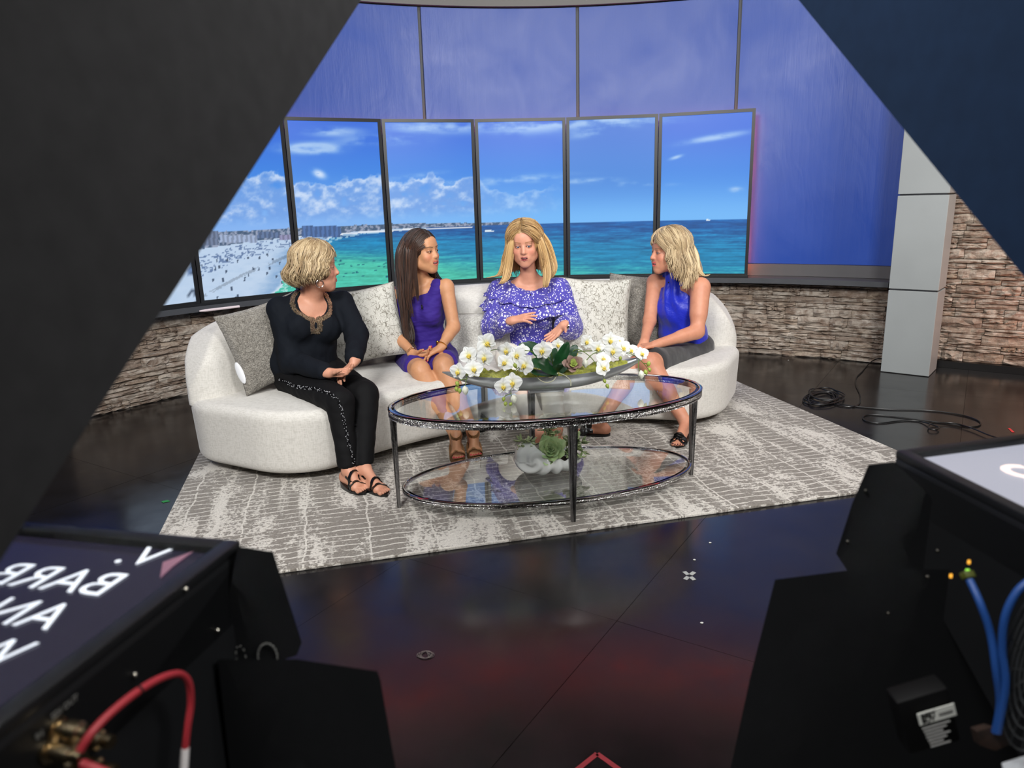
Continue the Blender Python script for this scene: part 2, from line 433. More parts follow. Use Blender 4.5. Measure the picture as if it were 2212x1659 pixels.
def lay(length, height, seed, z0=0.0):
    """random ledgestone layout: (s0, s1, zlo, zhi)"""
    r = np.random.RandomState(seed); out = []; z = z0
    while z < height-0.012:
        h = r.choice([0.03, 0.042, 0.055, 0.07, 0.08]); h = min(h, height-z)
        if height-z-h < 0.02: h = height-z
        s = -r.rand()*0.2
        while s < length:
            L = r.uniform(0.12, 0.36)
            if h > 0.05 and r.rand() < 0.55:
                q = r.uniform(0.35, 0.65); c = r.uniform(0.3, 0.7)
                out.append((s, s+L, z, z+h*q)); 
                if r.rand() < 0.4: out += [(s, s+L*c, z+h*q, z+h), (s+L*c, s+L, z+h*q, z+h)]
                else: out.append((s, s+L, z+h*q, z+h))
            else: out.append((s, s+L, z, z+h))
            s += L
        z += h
    return [(max(a, 0), min(b, length), c, d) for a, b, c, d in out if min(b, length)-max(a, 0) > 0.02]
def put_stones(parent, place, cells, seed):
    r = np.random.RandomState(seed); pl_ = np.array(world_loc(parent))
    for a, b, c, d in cells:
        p, ang = place((a+b)/2, (c+d)/2)
        o = bpy.data.objects.new('stone', SV[r.randint(24)]); COL.objects.link(o); o.parent = parent
        o.location = p-pl_; o.rotation_euler = (0, 0, ang)
        o.scale = (b-a-0.003, 0.035+0.03*r.rand(), d-c-0.002)
def stone_stuff(parent, place, cells, seed):
    r = np.random.RandomState(seed); V = []; F = []
    for a, b, c, d in cells:
        p, ang = place((a+b)/2, (c+d)/2); m = SV[r.randint(24)]; base = len(V); sy = 0.035+0.03*r.rand(); ca, sa = math.cos(ang), math.sin(ang)
        for q in m.vertices:
            x, y, z = q.co.x*(b-a-0.003), q.co.y*sy, q.co.z*(d-c-0.002); V.append((p[0]+ca*x-sa*y, p[1]+sa*x+ca*y, p[2]+z))
        F += [tuple(i+base for i in f.vertices) for f in m.polygons]
    mesh('ledge_stones', V, F, M_stone, parent, False, kind='stuff')
def arcslab(name, mat, d0, d1, r0, r1, z0, z1, step=2.0, parent=None, **pr):
    n = max(2, int(abs(d1-d0)/step)+1); P = []
    for i in range(n+1):
        a = d0+(d1-d0)*i/n
        for R, z in ((r0, z0), (r1, z0), (r1, z1), (r0, z1)): P.append(pol(a, R, z))
    F = []
    for i in range(n):
        for j in range(4): F.append((i*4+j, i*4+(j+1) % 4, (i+1)*4+(j+1) % 4, (i+1)*4+j))
    F += [(0, 1, 2, 3)[::-1], tuple(n*4+j for j in range(4))]
    m = MB(); m.raw(P, F); return m.go(name, mat, parent, False, **pr)
RS = 4.16
M_plaster = simple('stone_backing', srgb(62, 54, 48), 0.9)
def arcplace(d0):
    def f(s, z):
        a = d0+math.degrees(s/RS); p = pol(a, RS, z); return p, -math.radians(a)
    return f
wb = arcslab('wall_back', M_plaster, -64, 38.2, RS, RS+0.35, 0.0, 0.64, kind='structure')
for d0, d1, sd in ((-58, -38, 3), (14, 38, 9)):
    put_stones(wb, arcplace(d0), lay(math.radians(d1-d0)*RS, 0.625, sd), sd+1)
stone_stuff(wb, arcplace(-38), lay(math.radians(52)*RS, 0.625, 21), 5)
# far right stone wall
FA = np.array([3.33, 5.83]); FD = unit([3.88-3.405, 5.398-5.744]); FN = np.array([FD[1], -FD[0]])   # normal towards the room
ang = math.atan2(FD[1], FD[0])
def frp(s, z): p = FA+FD*s; return np.array([p[0], p[1], z]), ang
wc = FA+FD*0.9; m = MB(); m.box((wc[0]-FN[0]*0.1, wc[1]-FN[1]*0.1, 1.5), (1.1, 0.1, 1.5), [(*FD, 0), (*FN, 0), (0, 0, 1)])
wr = m.go('wall_right', M_plaster, None, False, kind='structure')
cells = lay(1.55, 1.75, 33, 0.055)
cells.sort(key=lambda q: (q[2]//0.3, q[0])); vis = [q for q in cells if q[0] < 0.95]; vis = vis[:298]
put_stones(wr, frp, vis, 4); stone_stuff(wr, frp, [q for q in cells if q not in vis]+lay(1.9, 3.0, 34, 1.75), 8)
M_base = simple('black_baseboard', srgb(14, 14, 15), 0.4)
bc = FA+FD*0.9+FN*0.035
MB().box((bc[0], bc[1], 0.028), (1.0, 0.035, 0.027), [(*FD, 0), (*FN, 0), (0, 0, 1)]).go('baseboard_right', M_base, None, False, kind='structure')
arcslab('baseboard_back', M_base, -62, 38, RS-0.006, RS+0.01, 0, 0.012, kind='structure')

# ------------------------------------------------------------------ ledge, blue panels, header
M_ledge = simple('ledge_grey', srgb(72, 74, 78), 0.38, 0, 0.05, 8)
led = arcslab('trim_1', M_ledge, -66, 38.3, 3.98, 4.40, 0.64, 0.682, kind='structure')
arcslab('trim_2', simple('ledge_recess', srgb(84, 84, 86), 0.5), -66, 38.3, 4.20, 4.33, 0.684, 0.782, kind='structure')
t = NT('blue_vinyl'); gm = t.add('ShaderNodeNewGeometry'); pv = gm.outputs['Position']
mp = t.add('ShaderNodeMapping'); mp.inputs['Scale'].default_value = (60, 60, 1.2); t.link(pv, mp.inputs[0])
brs = t.noise(mp.outputs[0], 2.5, 3, 0.6); blot = t.noise(pv, 1.7, 3, 0.55, 0.8)
t.set(col=t.mix(blot, srgb(8, 62, 160), srgb(14, 72, 172)), spec=0.6,
      rough=t.math('ADD', t.math('MULTIPLY', blot, 0.30), 0.26))
b1 = t.bump(t.math('ADD', brs, t.math('MULTIPLY', t.noise(mp.outputs[0], 9, 2), 0.4)), 0.10, 0.004)
b2 = t.add('ShaderNodeBump'); b2.inputs['Strength'].default_value = 0.07; b2.inputs['Distance'].default_value = 0.03
mp3 = t.add('ShaderNodeMapping'); mp3.inputs['Scale'].default_value = (2.2, 2.2, 0.9); t.link(pv, mp3.inputs[0])
t.link(t.noise(mp3.outputs[0], 1.6, 3, 0.6, 1.5), b2.inputs['Height']); t.link(b1, b2.inputs['Normal']); t.link(b2.outputs[0], t.b.inputs['Normal'])
M_blue = t.m
M_trim = simple('seam_strip', srgb(78, 80, 84), 0.5)
back = arcslab('wall_back', M_trim, -90, 38.6, 4.29, 4.45, 0.66, 3.2, kind='structure')
seams = [-88.5, -70.3, -52.2, -34.1, -16.0, 2.15, 20.25, 38.5]
for i in range(len(seams)-1):
    g = 0.20
    arcslab('blue_panel', M_blue, seams[i]+g, seams[i+1]-g, 4.25, 4.285, 0.784, 2.955, 1.0, back)
M_head = simple('header_grey', srgb(118, 119, 116), 0.6)
hd = arcslab('trim_3', M_head, -90, 60, 4.215, 4.5, 2.965, 4.2, 1.5, kind='structure')
# red accent light band that is mirrored in the floor
t = NT('red_light_band'); t.set(col=(0.05, 0, 0, 1), emi=(1.0, 0.05, 0.06, 1), es=1.6); M_red = t.m
tag(arcslab('light_band', M_red, -40, 45, 4.15, 4.21, 3.30, 3.52), 'red glowing light band on the grey header above the blue panels', 'light strip')

# column
M_col = simple('column_grey', srgb(158, 163, 163), 0.42, 0, 0.04, 3)
M_colr = simple('column_joint', srgb(48, 50, 54), 0.5)
ca = np.array([2.889, 5.596]); cb = np.array([3.135, 5.397]); cu = unit(cb-ca); cv_ = np.array([-cu[1], cu[0]]); cw = 0.335; cdp = 0.30
cc = ca+cu*cw/2+cv_*cdp/2
colm = MB().box((cc[0], cc[1], 1.6), (cw/2-0.012, cdp/2-0.012, 1.6), [(*cu, 0), (*cv_, 0), (0, 0, 1)]).go('trim_4', M_colr, None, False, kind='structure')
def zof(y): return at(1915, y, ca[1])[2]
zs = [0.0, zof(625)-0.006, zof(422)-0.006, 1.82, 2.42, 3.2]
for i in range(len(zs)-1):
    lo = zs[i]+(0.012 if i else 0.004)
    MB().box((cc[0], cc[1], (lo+zs[i+1])/2), (cw/2, cdp/2, (zs[i+1]-lo)/2), [(*cu, 0), (*cv_, 0), (0, 0, 1)], 0.003).go('column_panel', M_col, colm, False)
# surrounding dark studio shell
M_shell = simple('studio_black', srgb(26, 26, 29), 0.8)
MB().box((0.5, 10.4, 2.5), (7, 0.1, 2.5)).go('wall_far', M_shell, None, False, kind='structure')
MB().box((-6.4, 3.5, 2.5), (0.1, 7, 2.5)).go('wall_left', M_shell, None, False, kind='structure')
MB().box((7.4, 3.5, 2.5), (0.1, 7, 2.5)).go('wall_side', M_shell, None, False, kind='structure')
MB().box((0.5, -3.4, 2.5), (7, 0.1, 2.5)).go('wall_front', M_shell, None, False, kind='structure')
MB().box((0.5, 3.5, 5.1), (7, 7, 0.08)).go('ceiling', M_shell, None, False, kind='structure')

# ------------------------------------------------------------------ video screens
SR = 4.02
def lin(c): c = np.asarray(c, float)/255.0; return np.where(c <= 0.04045, c/12.92, ((c+0.055)/1.055)**2.4)
def sm(a, b, x): q = np.clip((x-a)/(b-a+1e-9), 0, 1); return q*q*(3-2*q)
def paint(x, y):
    n = len(x); P = np.stack([x, y], 1)
    hy = np.interp(x, [300, 440, 650, 870, 1030, 1220, 1420, 1640], [520, 511, 502, 491, 487.5, 481, 476, 473])
    top = np.array([52, 108, 218.]); mid = np.array([62, 134, 226.]); low = np.array([122, 190, 248.])
    q = np.clip((y-240)/(hy-240), 0, 1)[:, None]
    c = top+(mid-top)*sm(0.1, 0.6, q); c = c+(low-c)*sm(0.5, 1.0, q)*0.85
    grey = ((x > 1222) & (x < 1421))[:, None]*1.0
    c = c+(np.array([70, 128, 205.])-c)*grey*0.45*(1-sm(0.55, 1, q))
    hz = (1-sm(560, 1250, x))[:, None]*sm(0.45, 1.0, q)
    c = c+(np.array([140, 178, 238.])-c)*hz*0.75
    def fb(sx, sy, sd, o=4):
        r = np.random.RandomState(sd); G = np.zeros(n); a = 1.0; T = 0
        for k in range(o):
            g = r.rand(64, 64); u = (x*sx*2**k) % 64; v = (y*sy*2**k) % 64; i = u.astype(int); j = v.astype(int); fu = u-i; fv = v-j
            fu = fu*fu*(3-2*fu); fv = fv*fv*(3-2*fv); i2 = (i+1) % 64; j2 = (j+1) % 64
            G += a*((g[i, j]*(1-fu)+g[i2, j]*fu)*(1-fv)+(g[i, j2]*(1-fu)+g[i2, j2]*fu)*fv); T += a; a *= 0.55
        return G/T
    def cl(amt, colr=(205, 222, 246)):
        nonlocal c; c = c+(np.array(colr, float)-c)*np.clip(amt, 0, 1)[:, None]
    wsp = fb(0.010, 0.05, 3); puf = fb(0.035, 0.05, 8, 5); puf2 = fb(0.07, 0.09, 12, 4)
    def blob(cx, cy, rx, ry, sl=0): return np.exp(-(((x-cx)/rx)**2+((y-cy-sl*(x-cx))/ry)**2)**1.3)
    # high wisps
    W = 0
    for b in ((820, 303, 85, 10, 0), (660, 322, 60, 12, .05), (720, 285, 60, 10, 0), (930, 275, 90, 14, .02), (1120, 272, 110, 18, 0), (1320, 262, 120, 16, -.03), (1290, 282, 55, 10, -.2),
              (1545, 297, 70, 7, -.17), (1270, 390, 60, 6, -.03), (1100, 388, 120, 9, -.06), (690, 318, 50, 12, 0), (1460, 340, 14, 4, -.3), (1380, 398, 60, 5, 0), (1590, 410, 14, 6, 0), (900, 380, 50, 6, -.12)): W = W+blob(*b)
    cl(np.clip(W, 0, 1)*sm(0.30, 0.62, wsp*0.65+puf*0.35)*0.85, (175, 205, 240))
    # cumulus bank: top edge and shadowed body
    ty = np.interp(x, [430, 520, 580, 600, 625, 660, 700, 740, 780, 830, 870, 900, 935, 960, 1000, 1030, 1100, 1180, 1215, 1300, 1700],
                      [400, 385, 370, 364, 388, 396, 400, 392, 378, 377, 398, 380, 374, 392, 384, 383, 420, 404, 402, 470, 480])
    ty = ty+(puf-0.5)*34+(puf2-0.5)*14
    body = sm(0, 7, y-ty)*(1-sm(hy-45, hy-12, y))*(1-sm(1150, 1235, x)*1.0)
    dens = np.where(x > 1035, 0.45, 0.85)
    sh = puf*0.6+puf2*0.4+0.35*np.exp(-np.clip(y-ty, 0, 99)/14.0)
    cc_ = np.array([112, 158, 226.])+(np.array([214, 226, 246.])-np.array([112, 158, 226.]))*sm(0.45, 0.85, sh)[:, None]
    c = c+(cc_-c)*(body*dens*sm(0.15, 0.5, puf+0.25*np.exp(-np.clip(y-ty, 0, 99)/20)))[:, None]
    cl(blob(690, 376, 14, 9, .3)*sm(.3, .6, puf2+.2))
    # sea
    sea = y > hy
    dy = np.clip((y-hy)/(610-hy), 0, 1)
    st_ = fb(0.02, 0.35, 31, 4)+0.35*(fb(0.09, 0.5, 32, 3)-0.5)
    g0 = np.array([22, 88, 160.]); g1 = np.array([28, 130, 178.]); g2 = np.array([74, 190, 168.])
    kx = np.interp(x, [700, 1000, 1300, 1600], [1.6, 1.1, 0.85, 0.72])
    d2 = np.clip(dy*kx+(st_-0.5)*0.32, 0, 1)[:, None]
    sc_ = g0+(g1-g0)*sm(0.0, 0.42, d2); sc_ = sc_+(g2-sc_)*sm(0.45, 1.0, d2)
    sc_ = sc_*(1+0.20*(st_-0.5)[:, None]*2)
    c = np.where(sea[:, None], sc_, c)
    # beach on the left
    shx = np.interp(y, [480, 497, 502, 508, 515, 525, 540, 560, 585, 610, 640, 680], [1000, 870, 800, 745, 715, 690, 650, 632, 622, 612, 590, 560])
    shx = shx+(fb(0.05, 0.12, 41, 3)-0.5)*26
    land = sea & (x < shx)
    wet = sm(0, 60, shx-x)
    sd_ = fb(0.05, 0.2, 44, 4)
    sand = np.array([132, 168, 208.])+(np.array([190, 210, 234.])-np.array([132, 168, 208.]))*sm(0.1, 1.0, wet*0.7+sd_*0.35)[:, None]
    sand = sand+(np.array([222, 236, 246.])-sand)*np.exp(-((shx-x)/9.0)**2)[:, None]*0.8
    c = np.where(land[:, None], sand, c)
    foam = sea & (x >= shx) & (x < shx+26) & (fb(0.12, 0.4, 46, 3) > 0.52); c = np.where(foam[:, None], c*0.4+np.array([215, 236, 240.])*0.6, c)
    # umbrellas and bathers
    um = land & (y < 600) & (np.abs(y-(np.interp(x, [360, 430, 520, 640, 720], [600, 578, 545, 520, 509]))) < np.interp(x, [360, 640, 720], [26, 9, 3])) & (fb(0.16, 0.5, 51, 3) > 0.56)
    c = np.where(um[:, None], np.array([104, 128, 168.]), c)
    track = land & (np.abs(y-np.interp(x, [380, 520, 640], [672, 596, 545])) < 3.5) & (puf2 > 0.42); c = np.where(track[:, None], c*0.82, c)
    r = np.random.RandomState(77)
    for k in range(44):
        px = r.uniform(400, 650); py = r.uniform(545, 655)
        if px > np.interp(py, [545, 655], [640, 600]): continue
        m_ = (np.abs(x-px) < 1.9) & (np.abs(y-py) < 1.5+3.2*(py-500)/150) & land; c = np.where(m_[:, None], np.array([72, 88, 112.]), c)
    for k in range(26):
        px = r.uniform(700, 850); py = r.uniform(560, 600); m_ = (np.abs(x-px) < 2.5) & (np.abs(y-py) < 1.3) & sea & ~land; c = np.where(m_[:, None], np.array([26, 100, 120.]), c)
    # coast strip, trees and buildings
    cst = (x < 1120) & (y > hy-3-6*fb(0.09, 0.02, 61, 3)*(1-sm(760, 1120, x))-3) & (y < hy+np.interp(x, [300, 560, 650, 900, 1120], [40, 14, 8, 1, 0])*1.0)
    cc2 = np.array([70, 92, 120.])+(np.array([150, 160, 184.])-np.array([70, 92, 120.]))*sm(0.4, 0.65, fb(0.22, 0.3, 63, 3))[:, None]
    c = np.where(cst[:, None], cc2, c)
    wl = (x > 640) & (x < 1020) & (np.abs(y-(hy+np.interp(x, [640, 1020], [9, 3]))) < 1.8); c = np.where(wl[:, None], np.array([222, 230, 240.]), c)
    for (x0, x1, y0, y1, cl_) in ((652, 736, 488, 512, (64, 92, 138)), (440, 472, 498, 530, (92, 104, 128)), (556, 604, 501, 514, (80, 98, 130)), (475, 556, 508, 524, (132, 146, 172)), (604, 632, 507, 518, (120, 120, 150))):
        m_ = (x > x0) & (x < x1) & (y > y0) & (y < y1); s_ = np.where(((x/5).astype(int) % 2 == 0), 1.0, 1.22); c = np.where(m_[:, None], np.array(cl_, float)*s_[:, None], c)
    bt = (np.abs(y-499) < 1.5) & (np.abs(x-1058) < 10); c = np.where(bt[:, None], np.array([220, 235, 245.]), c)
    bt = (np.abs(y-475) < 1.3) & (np.abs(x-1530) < 4); c = np.where(bt[:, None], np.array([220, 235, 245.]), c)
    return lin(np.clip(c, 0, 255))
t = NT('screen_picture'); at_ = t.add('ShaderNodeAttribute'); at_.attribute_name = 'Col'
t.set(col=(0.01, 0.01, 0.01, 1), rough=0.35, spec=0.3, emi=at_.outputs['Color'], es=1.0); M_scr = t.m
M_bez = simple('screen_bezel', srgb(30, 31, 33), 0.35)
t = NT('orange_led_strip'); t.set(col=(0.1, 0.02, 0, 1), emi=(1.0, 0.20, 0.08, 1), es=26.0); M_led = t.m
SA = [-55.15+11.13*i for i in range(8)]
lbl = ['flat screen behind the left hood, showing only a strip of sand', 'screen showing beach hotels and bathers, left of the short-haired woman', 'screen showing the big hotel block behind the short-haired woman in black',
       'screen showing puffy clouds behind the woman in purple', 'screen showing the green sea behind the woman in the floral blouse', 'duller blue sky screen between the two blonde women', 'screen with a streak cloud, at the right end of the row']
for i in range(7):
    d0, d1 = SA[i]+0.05, SA[i+1]-0.05; p0, p1 = pol(d0, SR), pol(d1, SR); ux = unit(p1-p0); nrm = np.array([ux[1], -ux[0], 0]); zb, zt = 0.690, 2.05
    Wd = np.linalg.norm(p1-p0); mid_ = (p0+p1)/2; bz = 0.026
    root = thing('video_screen', lbl[i], 'screen', (mid_[0], mid_[1], zb), 'portrait screens along the curved wall')
    c0 = mid_-nrm*0.035+np.array([0, 0, (zb+zt)/2]); hb = (zt-zb)/2
    m = MB(); AX = [ux, nrm, (0, 0, 1)]
    m.box(c0-nrm*0.012, (Wd/2-0.004, 0.022, hb-0.004), AX)
    for s in (-1, 1):
        m.box(c0+ux*s*(Wd/2-bz/2)+nrm*0.012, (bz/2, 0.023, hb), AX)
        m.box(c0+np.array([0, 0, s*(hb-bz/2)])+nrm*0.012, (Wd/2-bz, 0.023, bz/2), AX)
    m.go('bezel', M_bez, root, False)
    nx, nz = (90, 165) if i > 0 else (30, 50)
    U = np.linspace(-Wd/2+bz, Wd/2-bz, nx+1); Zz = np.linspace(zb+bz, zt-bz, nz+1); UU, ZZ = np.meshgrid(U, Zz, indexing='ij')
    V = mid_[None, None, :]*1.0+UU[..., None]*ux-nrm*0.010; V[..., 2] = ZZ; V = V.reshape(-1, 3)
    q = V-np.array([0, 0, CAMH]); w_ = q @ _f; px = 1106+FPX*(q @ _r)/w_; py = 829.5-FPX*(q @ _u)/w_
    colr = paint(px, py)
    ii = np.arange((nx+1)*(nz+1)).reshape(nx+1, nz+1); F = np.stack([ii[:-1, :-1], ii[1:, :-1], ii[1:, 1:], ii[:-1, 1:]], -1).reshape(-1, 4)
    mesh('picture', V, F, M_scr, root, False, colr)
    m = MB()
    m.box(c0-nrm*0.055+np.array([0, 0, hb-0.03]), (Wd/2-0.02, 0.008, 0.008), AX)
    if i == 6: m.box(c0-nrm*0.055+ux*(Wd/2-0.03), (0.008, 0.008, hb-0.02), AX)
    m.go('light_strip', M_led, root, False)
# fit a wall bracket between ledge and screens
arcslab('trim_5', M_bez, SA[0], SA[7], 3.99, 4.08, 0.684, 0.70, kind='structure')
# ------------------------------------------------------------------ sofa
def weave(name, c1, c2, sc=260, bst=0.5):
    t = NT(name); gm = t.add('ShaderNodeNewGeometry'); pv = gm.outputs['Position']
    m1 = t.add('ShaderNodeMapping'); m1.inputs['Scale'].default_value = (40, 40, sc); t.link(pv, m1.inputs[0])
    m2 = t.add('ShaderNodeMapping'); m2.inputs['Scale'].default_value = (sc, sc, 30); t.link(pv, m2.inputs[0])
    s = t.math('ADD', t.noise(m1.outputs[0], 1.0, 2, 0.6), t.noise(m2.outputs[0], 1.0, 2, 0.6))
    s = t.math('MULTIPLY', s, 0.5)
    t.set(col=t.ramp(s, [(0.38, c1), (0.56, c2)]), rough=0.9, spec=0.2, sheen=0.25); t.bump(s, bst, 0.003); return t.m
M_sofa = weave('sofa_linen', srgb(196, 193, 186), srgb(214, 211, 205), 240, 0.3)
M_sofap = simple('sofa_piping', srgb(176, 172, 164), 0.9)
RM, HW = 2.20, 0.51                    # mid radius, half depth
def rbox2(s, r, hs, hr, rad):
    qx = np.abs(s)-hs+rad; qy = np.abs(r)-hr+rad
    return np.minimum(np.maximum(qx, qy), 0)+np.sqrt(np.maximum(qx, 0)**2+np.maximum(qy, 0)**2)-rad
def sofa_fn(kind, a0, a1):
    def f(X, Y, Z):
        dx, dy = X-WC[0], Y-WC[1]; R = np.sqrt(dx*dx+dy*dy); A = np.degrees(np.arctan2(dx, dy))
        s = np.radians(A-(-18.5))*RM; hs = math.radians(44.0)*RM
        fr = 0.018*np.clip(1-Z/0.40, 0, 1)
        if kind == 'seat':
            d2 = rbox2(s, R-RM, hs, HW, 0.36)+fr+0.012*np.cos((Z-0.2)*9)*0
            dz = np.abs(Z-0.225)-0.165
            crown = 0.012*np.clip(1-(R-RM)**2*4, 0, 1)
            dz = np.abs(Z-0.225)-(0.165+crown*(Z > 0.3))
            rad = 0.05
        else:
            top = 0.83-0.16*np.clip((np.abs(s)-1.05)/0.62, 0, 1)**2.0
            rm = RM+0.355+0.06*(Z-0.35)
            end = hs-0.03-0.0*Z
            d2 = rbox2(s, R-rm, end, 0.15, 0.145)
            dzt = Z-top; q = np.sqrt(np.maximum(d2+0.16, 0)**2+np.maximum(dzt+0.16, 0)**2)+np.minimum(np.maximum(d2+0.16, dzt+0.16), 0)-0.16
            endc = np.abs(s)-end; q3 = np.sqrt(np.maximum(endc+0.30, 0)**2+np.maximum(dzt+0.30, 0)**2)+np.minimum(np.maximum(endc+0.30, dzt+0.30), 0)-0.30
            fp = rbox2(s, R-RM, hs, HW+0.01, 0.36)
            d = np.maximum(np.maximum(np.maximum(q, q3), 0.36-Z), fp)
        if kind == 'seat':
            a, b = d2+rad, dz+rad
            d = np.minimum(np.maximum(a, b), 0)+np.sqrt(np.maximum(a, 0)**2+np.maximum(b, 0)**2)-rad
        sa = np.radians(a0-A)*R; sb = np.radians(A-a1)*R
        e = np.maximum(sa, sb); k = 0.03
        h = np.clip(0.5+0.5*(d-e)/k, 0, 1); return e+(d-e)*h+k*h*(1-h)
    return f
sofa = thing('curved_sofa', 'long curved off-white upholstered sofa on the rug where the four women sit', 'sofa', (*(pol(-18.5, 2.2)[:2]), RUGZ))
def smesh(name, fn, lo, hi, h, mat, parent=None, **pr):
    D, l = field([dict(t='f', f=fn, op='u', k=0.001)], lo, hi, h); V, F = snets(D, l, h)
    return mesh(name, V, F, mat, parent, True, **pr)
for a0, a1, lo, hi in ((-70, -20.2, (-2.2, 3.2, 0), (-0.2, 5.6, 0.95)), (-20.0, 40, (-0.8, 3.9, 0), (2.0, 5.6, 0.95))):
    smesh('seat', sofa_fn('seat', a0, a1), lo, (hi[0], hi[1], 0.46), 0.014, M_sofa, sofa)
    smesh('backrest', sofa_fn('back', a0, a1), (lo[0], lo[1], 0.3), hi, 0.016, M_sofa, sofa)
def contour(inset, z, n=220):
    """outline of the seat footprint, polar rounded rectangle"""
    hs = math.radians(44.0)*RM-inset; hr = HW-inset; rad = 0.36-inset; P = []
    for cx, cy, a0 in ((hs-rad, hr-rad, 0), (-(hs-rad), hr-rad, 90), (-(hs-rad), -(hr-rad), 180), (hs-rad, -(hr-rad), 270)):
        for k in range(12):
            a = math.radians(a0+90*k/11); P.append((cx+rad*math.cos(a), cy+rad*math.sin(a)))
        if a0 in (0, 180):
            nx_ = -(hs-rad) if a0 == 0 else hs-rad
            for k in range(1, 30): P.append((cx+(nx_-cx)*k/30, cy+(hr*0+rad)*(1 if a0 == 0 else -1)))
    return [pol(-18.5+math.degrees(s/RM), RM+r, z) for s, r in P]
MB().tube(contour(0.008, 0.352), 0.0032, 5, closed=True).go('piping', M_sofap, sofa)
M_foot = simple('black_foot', srgb(12, 12, 12), 0.5)
for ang_, R_ in ((-56, 1.95), (-56, 2.45), (-22, 1.85), (-22, 2.5), (-17, 1.85), (-17, 2.5), (19, 1.95), (19, 2.45)):
    MB().lathe([(0.035, RUGZ), (0.04, 0.02+RUGZ), (0.04, 0.07)], pol(ang_, R_), 14).go('foot', M_foot, sofa)

# ------------------------------------------------------------------ cushions
t = NT('grey_boucle'); v = t.coord('Object'); w1 = t.noise(v, 90, 4, 0.7, 1.2); w2 = t.voro(v, 130)
t.set(col=t.ramp(w1, [(0.35, srgb(98, 93, 86)), (0.65, srgb(168, 163, 154))]), rough=0.95, spec=0.1, sheen=0.3)
t.bump(t.math('ADD', w1, w2), 0.9, 0.008); M_boucle = t.m
t = NT('cracked_pattern'); v = t.coord('Object'); 
wob = t.add('ShaderNodeVectorMath'); wob.operation = 'SCALE'; cn = t.add('ShaderNodeTexNoise'); cn.inputs['Scale'].default_value = 9; t.link(v, cn.inputs['Vector']); t.link(cn.outputs['Color'], wob.inputs[0]); wob.inputs['Scale'].default_value = 0.03
ad = t.add('ShaderNodeVectorMath'); t.link(v, ad.inputs[0]); t.link(wob.outputs[0], ad.inputs[1])
m1 = t.add('ShaderNodeMapping'); m1.inputs['Scale'].default_value = (1, 1, 0.7); t.link(ad.outputs[0], m1.inputs[0])
e1 = t.voro(m1.outputs[0], 50, 'DISTANCE_TO_EDGE'); m2 = t.add('ShaderNodeMapping'); m2.inputs['Scale'].default_value = (1, 1, 0.35); m2.inputs['Rotation'].default_value = (0, 0.5, 0); t.link(ad.outputs[0], m2.inputs[0])
e2 = t.voro(m2.outputs[0], 56, 'DISTANCE_TO_EDGE')
gate = t.math('GREATER_THAN', t.noise(v, 30, 2), 0.49)
ln = t.math('MULTIPLY', t.math('LESS_THAN', e1, 0.038), gate); ln = t.math('MAXIMUM', ln, t.math('MULTIPLY', t.math('LESS_THAN', e2, 0.05), t.math('GREATER_THAN', t.noise(v, 24, 2), 0.56)))
t.set(col=t.mix(ln, t.ramp(t.noise(v, 200, 2), [(0.3, srgb(186, 184, 176)), (0.7, srgb(212, 210, 202))]), srgb(136, 132, 122)), rough=0.85, spec=0.2)
t.bump(t.math('ADD', t.math('MULTIPLY', ln, -0.8), t.math('MULTIPLY', t.noise(v, 220, 2), 0.4)), 0.6, 0.004); M_crack = t.m
t = NT('silver_chenille'); v = t.coord('Object'); w1 = t.noise(v, 120, 4, 0.75)
t.set(col=t.ramp(t.math('ADD', t.math('MULTIPLY', w1, .7), t.math('MULTIPLY', t.noise(v, 6, 3), .3)), [(0.4, srgb(150, 147, 140)), (0.6, srgb(206, 204, 197))]), rough=0.8, sheen=0.3); t.bump(w1, 0.6, 0.004); M_chen = t.m
def cushion(label, mat, c, w, h, th, right, up, fluff=0.0, seed=1, pip=None, group=None):
    right = unit(right); up = unit(np.array(up)-right*(np.array(up) @ right)); nrm = np.cross(right, up)   # nrm: back
    N = 36; V = []; F = []; c = np.array(c, float)
    for side in (-1, 1):
        for i in range(N+1):
            for j in range(N+1):
                u = -1+2*i/N; v_ = -1+2*j/N
                e = (1-u*u)*(1-v_*v_); tt = th*(max(e, 0)**0.42)*(1-0.10*math.exp(-((u*u+v_*v_)*6)))
                px = u*w*(1-0.07*(1-v_*v_)); pz = v_*h*(1-0.07*(1-u*u)); V.append(c+right*px+up*pz+nrm*side*tt)
    V = np.array(V)
    n_ = vnoise(V, 5, seed)*0.006
    if fluff: n_ = n_+vnoise(V, 30, seed+3)*fluff
    V = V+nrm*n_[:, None]*np.repeat([-1, 1], (N+1)**2)[:, None]
    K = (N+1)**2
    for s in (0, 1):
        for i in range(N):
            for j in range(N):
                a = s*K+i*(N+1)+j; q = (a, a+1, a+N+2, a+N+1); F.append(q if s else q[::-1])
    o = bpy.data.objects.new('throw_cushion', None); COL.objects.link(o); o.location = tuple(c); tag(o, label, 'cushion', group)
    b = mesh('cover', V, F, mat, o)
    bm = bmesh.new(); bm.from_mesh(b.data); bmesh.ops.remove_doubles(bm, verts=bm.verts, dist=0.0008); bmesh.ops.recalc_face_normals(bm, faces=bm.faces); bm.to_mesh(b.data); bm.free()
    if pip:
        P = []
        for k in range(80):
            q = k/20.0; s_ = int(q); f = -1+2*(q-s_); u, v_ = ((f, -1), (1, f), (-f, 1), (-1, -f))[s_]
            P.append(c+right*u*w*(1-0.07*(1-v_*v_))+up*v_*h*(1-0.07*(1-u*u)))
        MB().tube(P, 0.0045, 6, closed=True).go('piping', pip, o)
    return o
M_pip = simple('grey_piping', srgb(150, 147, 140), 0.8)

